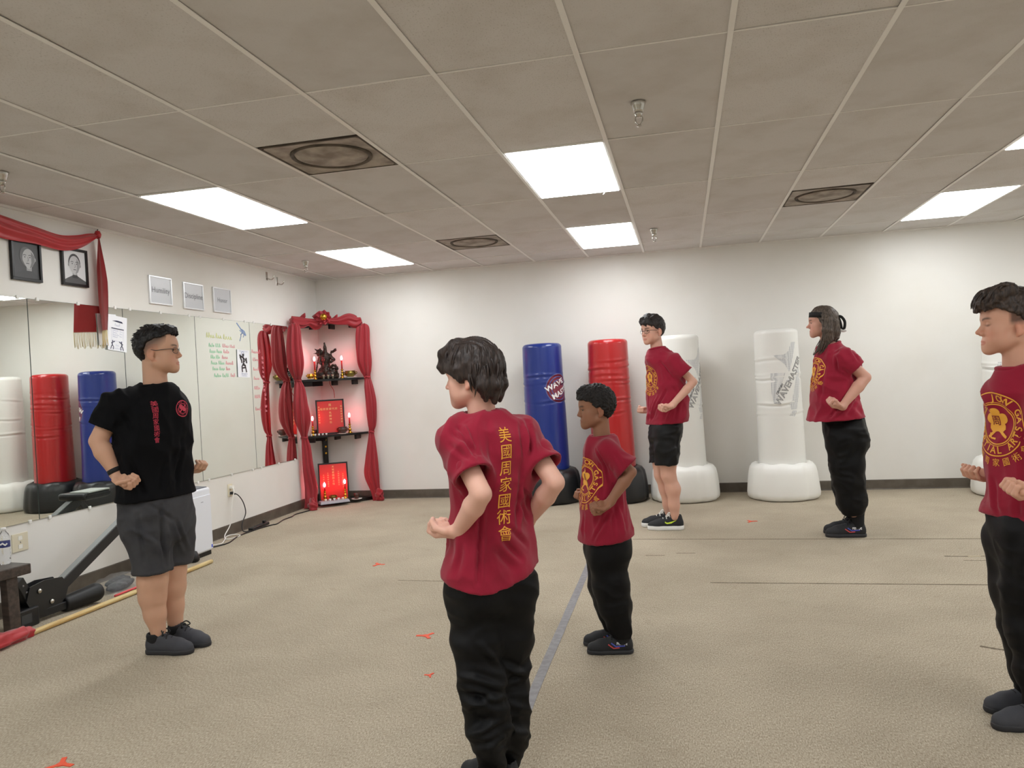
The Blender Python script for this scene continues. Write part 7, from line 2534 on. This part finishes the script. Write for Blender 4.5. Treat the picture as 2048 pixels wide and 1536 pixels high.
# ------------------------------------------------------------------ teenager with glasses, maroon shirt and black shorts
teen = person(dict(
    label='tall teenager in maroon shirt, black shorts and glasses, standing before a white bag', foot=(1330, 1058), sc=0.99, seed=27, skin=SK_PALE, heading=204, ratio=0.72, fine=0.0042, coarse=0.010, cloth=0.0085,
    head=dict(at=(1306, 664, 0.0), heading=210, pitch=-2, s=0.98, face=dict(jaw=0.94, brow_h=0.005)),
    neck=(1315, 700, 0.0),
    torso=[(706, 1304, 1346, 0.0), (716, 1299, 1354, 0.0), (740, 1296, 1364, 0.0), (770, 1296, 1370, 0.0), (805, 1297, 1374, 0.0), (853, 1297, 1370, 0.0)],
    arms=dict(left=dict(sh=(1346, 716, -0.16), el=(1387, 764, -0.18), wr=(1344, 811, -0.24), tip=(1326, 820, -0.26), palm=(-0.3, -0.4, 0.85), slv=0.60, slr=0.088, style='fist', fat=0.92),
              right=dict(sh=(1312, 714, 0.15), el=(1345, 770, 0.26), wr=(1300, 818, 0.20), tip=(1286, 824, 0.16), palm=(0, 0, 1), slv=0.6, slr=0.082, style='fist', fat=0.92)),
    legs=dict(left=[((1336, 860, -0.07), 0.112), ((1335, 895, -0.07), 0.104), ((1334, 930, -0.07), 0.100)], right=[((1325, 860, 0.07), 0.105), ((1322, 895, 0.08), 0.098), ((1320, 928, 0.08), 0.095)]),
    leg_skin=dict(left=[((1336, 860, -0.07), 0.085), ((1336, 930, -0.07), 0.066), ((1337, 950, -0.07), 0.058), ((1346, 978, -0.06), 0.060), ((1348, 1010, -0.06), 0.044), ((1350, 1034, -0.06), 0.034)],
                  right=[((1325, 860, 0.07), 0.085), ((1321, 930, 0.08), 0.062), ((1322, 950, 0.08), 0.054), ((1332, 978, 0.09), 0.056), ((1336, 1008, 0.09), 0.042), ((1338, 1029, 0.09), 0.034)]),
    shirt=dict(mat=SHIRT_RED, hem=0.905, hem_tilt=(0.05, 0.0), neck_r=0.064,
               folds=[((1321, 724, 0), (1346, 756, 0), 0.01, -0.013), ((1296, 781, 0), (1300, 838, 0), 0.012, -0.012), ((1313, 793, 0), (1300, 842, 0), 0.011, 0.012), ((1331, 781, 0), (1305, 836, 0), 0.011, -0.013), ((1352, 800, 0), (1330, 845, 0), 0.012, 0.011), ((1360, 790, 0), (1350, 840, 0), 0.012, -0.011), ((1345, 770, 0), (1362, 800, 0), 0.011, -0.01)]),
    pants=dict(name='shorts', mat=SHORTS_BLACK, cuff=0.560, open=True, hips=[(838, 1297, 1368, 0.0), (855, 1297, 1366, 0.0), (885, 1298, 1362, 0.0)], noise=[(7, (1, 1, 0.2), 0.012)])))
S = teen['S']
H = (teen['O'], teen['R'], teen['hs'])
HT = hair_mat('near_black_hair', srgb(26, 22, 22), srgb(44, 36, 34))
hair_mesh('hair', teen['body'], *H, dict(
    ang=[0, 25, 50, 70, 95, 120, 150, 180], thick=[0.020, 0.020, 0.016, 0.010, 0.008, 0.016, 0.020, 0.018], crown=0.028, line=[0.078, 0.070, 0.050, 0.020, 0.024, -0.020, -0.048, -0.05],
    locks=[([(0.02, 0.04, 0.14), (0.01, 0.085, 0.118), (-0.018, 0.106, 0.080), (-0.034, 0.100, 0.050)], [0.026, 0.022, 0.014, 0.005]), ([(0.02, 0.05, 0.135), (0.03, 0.09, 0.110), (0.012, 0.108, 0.076)], [0.026, 0.020, 0.008]), ([(0.04, 0.04, 0.125), (0.052, 0.078, 0.095), (0.050, 0.088, 0.068)], [0.026, 0.018, 0.006]), ([(0, 0.04, 0.14), (-0.03, 0.08, 0.115), (-0.054, 0.080, 0.074), (-0.064, 0.062, 0.04)], [0.026, 0.02, 0.014, 0.005])],
    strand=(14, 5, 0.005)), HT, 51, 0.0046)
glasses(teen['body'], *H)
tz = teen['torso']
O1 = on_cloth(teen, 1303, 757)
em, dk = club_emblem(0.115)
U = np.array((-tz.f[1], tz.f[0], 0))
lay_print('chest_emblem', em, PRINT_GOLD, teen['shirt'], teen['bv'], O1 - U * 0.02, tz.f, U, (0, 0, 1), 0.0018)
lay_print('emblem_character', dk, PRINT_MAROON, teen['shirt'], teen['bv'], O1 - U * 0.02, tz.f, U, (0, 0, 1), 0.003)
for px, py, dy, hdg in ((1369, 1058, -0.06, 166), (1355, 1049, 0.09, 168)):
    c = S(px, py, dy)
    up, P, s_, f_, l_ = shoe(teen['root'], c, hdg, 0.315, 'runner')
    sw = poly2d([(0.062, 0.030), (0.02, 0.006), (-0.012, 0.002), (-0.028, 0.010), (-0.026, 0.022), (-0.020, 0.014), (-0.006, 0.012), (0.02, 0.018)])
    shoe_mark(up, P, s_, l_, -1, sw, NEON, 'curved_mark', (0.115, 0.048))
    fdir = polar(hdg)
    q = c + fdir * 0.065
    lathe('sock', [(0.036, 0.06), (0.042, 0.08), (0.042, 0.108), (0.038, 0.116)], SOCK, teen['root'], 18, (q[0], q[1], 0))

# ------------------------------------------------------------------ long-haired man with a headband
man = person(dict(
    label='long-haired man with black headband, maroon shirt and baggy black trousers, profile to the left', foot=(1690, 1072), sc=1.02, seed=33, skin=SK_MAN, heading=164, ratio=0.86, fine=0.0042, coarse=0.010, cloth=0.0085,
    head=dict(at=(1645, 648, 0.0), heading=163, pitch=0, s=0.955, face=dict(nose=(0.003, 0.004), jaw=1.02)),
    neck=(1660, 692, 0.0),
    torso=[(696, 1640, 1690, 0.0), (708, 1636, 1708, 0.0), (730, 1632, 1717, 0.0), (760, 1627, 1716, 0.0), (800, 1623, 1713, 0.0), (825, 1621, 1719, 0.0), (848, 1619, 1727, 0.0)],
    arms=dict(left=dict(sh=(1688, 709, -0.17), el=(1731, 755, -0.20), wr=(1684, 813, -0.25), tip=(1658, 808, -0.26), palm=(-0.2, -0.4, 0.85), slv=0.56, slr=0.088, style='fist', fat=1.12),
              right=dict(sh=(1684, 709, 0.17), el=(1722, 757, 0.24), wr=(1686, 806, 0.24), tip=(1664, 806, 0.24), palm=(0, 0, 1), slv=0.56, slr=0.085, style='fist', fat=1.1)),
    legs=dict(left=[((1692, 870, -0.07), 0.140), ((1694, 930, -0.06), 0.120), ((1697, 965, -0.06), 0.112), ((1704, 1000, -0.06), 0.102), ((1706, 1014, -0.06), 0.088), ((1709, 1026, -0.06), 0.055)],
              right=[((1690, 870, 0.07), 0.135), ((1692, 930, 0.07), 0.116), ((1694, 965, 0.07), 0.108), ((1700, 998, 0.07), 0.098), ((1703, 1010, 0.07), 0.085), ((1706, 1022, 0.07), 0.052)]),
    shirt=dict(mat=SHIRT_RED, hem=0.912, hem_tilt=(0.05, 0.0), neck_r=0.072,
               folds=[((1672, 714, 0), (1676, 748, 0), 0.01, -0.014), ((1706, 776, 0), (1660, 836, 0), 0.012, -0.014), ((1712, 800, 0), (1690, 842, 0), 0.012, -0.013), ((1686, 816, 0), (1656, 846, 0), 0.012, 0.013), ((1700, 700, 0), (1716, 722, 0), 0.011, -0.01), ((1650, 735, 0), (1640, 800, 0), 0.014, -0.01), ((1690, 740, 0), (1710, 765, 0), 0.011, -0.011)]),
    pants=dict(name='trousers', mat=PANTS_BLACK, cuff=0.175, hips=[(835, 1645, 1728, 0.0), (850, 1646, 1731, 0.0), (876, 1650, 1737, 0.0), (905, 1655, 1735, 0.0)], ratio=0.95)))
S = man['S']
H = (man['O'], man['R'], man['hs'])
HM = hair_mat('greying_brown_hair', srgb(66, 56, 49), srgb(104, 92, 82), 0.5)
hair_mesh('hair', man['body'], *H, dict(
    ang=[0, 30, 55, 75, 95, 120, 150, 180], thick=[0.003, 0.003, 0.004, 0.010, 0.018, 0.022, 0.024, 0.026], crown=0.018, line=[0.072, 0.066, 0.050, 0.004, -0.060, -0.10, -0.125, -0.13], hang=0.02,
    locks=[([(-0.084, -0.01, 0.03), (-0.090, -0.012, -0.05), (-0.080, -0.005, -0.12), (-0.070, 0.035, -0.19), (-0.062, 0.075, -0.245)], [0.022, 0.024, 0.022, 0.016, 0.004]),
           ([(-0.084, -0.04, 0.03), (-0.088, -0.045, -0.06), (-0.075, -0.045, -0.13), (-0.068, -0.01, -0.19)], [0.026, 0.026, 0.024, 0.008]),
           ([(-0.05, -0.085, 0.0), (-0.05, -0.085, -0.07), (-0.045, -0.082, -0.14)], [0.036, 0.032, 0.012]), ([(0.0, -0.10, 0.0), (0.0, -0.095, -0.08), (0.0, -0.09, -0.145)], [0.036, 0.032, 0.012]),
           ([(0.084, -0.03, 0.03), (0.088, -0.035, -0.06), (0.078, -0.02, -0.13), (0.066, 0.03, -0.2), (0.055, 0.078, -0.245)], [0.026, 0.026, 0.022, 0.016, 0.004]), ([(0.05, -0.085, 0.0), (0.05, -0.085, -0.07), (0.045, -0.082, -0.14)], [0.036, 0.032, 0.012])],
    strand=(16, 2.2, 0.006), ext=((-0.135, -0.16, -0.27), (0.135, 0.15, 0.175))), HM, 61, 0.0046)
it = []
rg = np.random.default_rng(15)
for k in range(46):
    sx = -1 if k % 2 else 1
    y0 = rg.uniform(-0.06, 0.015)
    it.append(([(sx * 0.092, y0, 0.03), (sx * 0.104, y0 - 0.004, -0.05), (sx * 0.095, y0 + 0.004, -0.115), (sx * 0.082, y0 + 0.04, -0.17 - 0.05 * rg.random()), (sx * 0.068, y0 + 0.075, -0.22 - 0.04 * rg.random())], 0.007))
tufts('hair_tuft', man['body'], *H, it, HM)
Tm = man['T']
inw = lambda a: 1 - 0.16 * min(1.0, max(0.0, (math.acos(max(-1, min(1, math.cos(a)))) - 1.25) / 0.3))
ring = [Tm(0.0935 * inw(a) * math.sin(a), -0.006 + 0.1085 * inw(a) * math.cos(a), 0.068 + 0.012 * math.cos(a)) for a in np.linspace(0, 2 * PI, 61)]
V, F = [], []
upv = man['R'][:, 2]
for p in ring:
    rad = unit(p - man['O'] - upv * ((p - man['O']) @ upv))
    V += [p - upv * 0.020 + rad * 0.000, p + upv * 0.020 - rad * 0.004, p + upv * 0.020 - rad * 0.012, p - upv * 0.020 - rad * 0.010]
for i in range(60):
    for j in range(4):
        F.append((i * 4 + j, i * 4 + (j + 1) % 4, (i + 1) * 4 + (j + 1) % 4, (i + 1) * 4 + j))
hbnd = obj('headband', pydata('headband', V, F), M_BAND, man['body'])
V, F = sweep(smooth_path([Tm(0, -0.118, 0.055), Tm(-0.01, -0.145, 0.045), Tm(-0.012, -0.166, 0.005), Tm(-0.01, -0.160, -0.045), Tm(-0.005, -0.142, -0.05), Tm(-0.004, -0.134, 0.0), Tm(0, -0.122, 0.045)], 6), 0.0105, 10, flat=0.5)
obj('band_knot', pydata('band_knot', V, F), M_BAND, hbnd)
V, F = sweep(smooth_path([Tm(0, -0.12, -0.05), Tm(-0.02, -0.15, -0.068), Tm(-0.03, -0.172, -0.060)], 6), 0.010, 10, flat=0.5)
obj('band_tail', pydata('band_tail', V, F), M_PRWHITE, hbnd)
tz = man['torso']
O1 = on_cloth(man, 1634, 745)
em, dk = club_emblem(0.115)
U = np.array((-tz.f[1], tz.f[0], 0))
lay_print('chest_emblem', em, PRINT_GOLD, man['shirt'], man['bv'], O1 - U * 0.07, tz.f, U, (0, 0, 1), 0.0018)
lay_print('emblem_character', dk, PRINT_MAROON, man['shirt'], man['bv'], O1 - U * 0.07, tz.f, U, (0, 0, 1), 0.003)
for px, py, dy, hdg in ((1734, 1072, -0.06, 167), (1728, 1062, 0.07, 167)):
    c = S(px, py, dy)
    feiyue(man, c, hdg, 0.305, -1)
    q = c + polar(hdg) * 0.062
    lathe('sock', [(0.040, 0.05), (0.046, 0.09), (0.050, 0.16), (0.058, 0.215), (0.056, 0.235)], SOCK, man['root'], 18, (q[0], q[1], 0))

# ------------------------------------------------------------------ boy cut by the right edge
rb = person(dict(
    label='boy in maroon emblem shirt cut by the right edge, eyes lowered, looking left', foot=(2015, 1445), sc=0.93, seed=43, skin=SK_BOY, heading=190, ratio=0.68, fine=0.0032, coarse=0.008, cloth=0.006,
    head=dict(at=(2021, 654, 0.0), heading=164, pitch=2, s=0.935, face=dict(nose=(0.003, 0.001), lid=0.004, brow=(0.05, 0.03, 0.02), paint=[(lambda x, y, z: np.clip((z - 0.002) / 0.02, 0, 1) * np.clip((0.030 - y) / 0.014, 0, 1) * (np.abs(x) > 0.05), (0.055, 0.035, 0.025), 0.85)])),
    neck=(2036, 742, 0.0),
    torso=[(752, 2008, 2093, 0.0), (775, 1997, 2113, 0.0), (800, 1992, 2120, 0.0), (870, 1987, 2120, 0.0), (940, 1985, 2118, 0.0), (1000, 1981, 2120, 0.0), (1052, 1978, 2124, 0.0)],
    arms=dict(left=dict(sh=(2092, 792, -0.13), el=(2120, 905, -0.19), wr=(2068, 982, -0.25), tip=(2034, 985, -0.26), palm=(-0.2, -0.4, 0.85), slv=0.62, slr=0.078, style='fist'),
              right=dict(sh=(2024, 786, 0.13), el=(2050, 895, 0.24), wr=(1984, 953, 0.17), tip=(1950, 955, 0.14), palm=(0, -0.1, 1), slv=0.6, slr=0.074, style='half')),
    legs=dict(left=[((2056, 1075, -0.05), 0.105), ((2060, 1180, -0.05), 0.092), ((2065, 1260, -0.05), 0.078), ((2074, 1340, -0.05), 0.064), ((2078, 1400, -0.05), 0.048), ((2078, 1425, -0.05), 0.043)],
              right=[((2030, 1070, 0.06), 0.100), ((2038, 1180, 0.06), 0.086), ((2046, 1260, 0.07), 0.072), ((2060, 1340, 0.07), 0.058), ((2068, 1385, 0.07), 0.046), ((2068, 1405, 0.07), 0.042)]),
    shirt=dict(mat=SHIRT_RED, hem=0.742, hem_tilt=(-0.14, 0.0), neck_r=0.067, folds=[((1990, 960, 0), (2000, 1040, 0), 0.01, -0.01), ((2040, 1000, 0), (2035, 1045, 0), 0.01, -0.009)]),
    pants=dict(name='trousers', mat=PANTS_BLACK, cuff=0.06, hips=[(1030, 1978, 2118, 0.0), (1065, 1979, 2118, 0.0), (1110, 1982, 2114, 0.0)])))
S = rb['S']
H = (rb['O'], rb['R'], rb['hs'])
HR = hair_mat('brown_wavy_hair', srgb(44, 36, 32), srgb(76, 62, 54))
lk = []
rg = np.random.default_rng(23)
for k in range(16):
    x = -0.065 + 0.130 * k / 15
    w_ = math.sqrt(max(0.1, 1 - (x / 0.095) ** 2))
    lk.append(([(x * 0.9, 0.02, 0.140), (x, 0.076 * w_, 0.128 - rg.random() * .01), (x * 1.05, 0.108 * w_ + 0.006 * rg.random(), 0.090 + 0.012 * rg.random()), (x * 1.08, 0.114 * w_ + 0.010 * rg.random(), 0.056 + 0.018 * rg.random())], [0.026, 0.022, 0.013, 0.004]))
hair_mesh('hair', rb['body'], *H, dict(
    ang=[0, 30, 55, 75, 95, 120, 150, 180], thick=[0.022, 0.022, 0.020, 0.010, 0.008, 0.014, 0.018, 0.018], crown=0.027, line=[0.082, 0.078, 0.066, 0.052, 0.036, -0.010, -0.05, -0.06],
    locks=lk, strand=(15, 6, 0.006), ext=((-0.13, -0.15, -0.06), (0.13, 0.175, 0.20))), HR, 71, 0.0036)
it = []
for k in range(70):
    x = rg.uniform(-0.075, 0.075)
    w_ = math.sqrt(max(0.1, 1 - (x / 0.1) ** 2))
    y0 = rg.uniform(0.04, 0.098) * w_
    z0 = 0.155 - 2.6 * max(0, y0 - 0.04) ** 1.6 + rg.uniform(-.012, .004)
    it.append(([(x, y0 - 0.03, z0), (x * 1.03, y0 + 0.005, z0 + 0.004), (x * 1.08 + rg.uniform(-.006, .006), y0 + 0.030, z0 - 0.014 - 0.02 * rg.random()), (x * 1.1, y0 + 0.036, z0 - 0.036 - 0.02 * rg.random())], 0.007))
tufts('hair_tuft', rb['body'], *H, it, HR)
tz = rb['torso']
O1 = on_cloth(rb, 1996, 848)
em, dk = club_emblem(0.119)
U = np.array((-tz.f[1], tz.f[0], 0))
lay_print('chest_emblem', em, PRINT_GOLD, rb['shirt'], rb['bv'], O1, tz.f, U, (0, 0, 1))
lay_print('emblem_character', dk, PRINT_MAROON, rb['shirt'], rb['bv'], O1, tz.f, U, (0, 0, 1), 0.002)
for px, py, dy, hdg in ((2124, 1452, -0.05, 178), (2107, 1425, 0.07, 174)):
    shoe(rb['root'], S(px, py, dy), hdg, 0.25, 'grey')
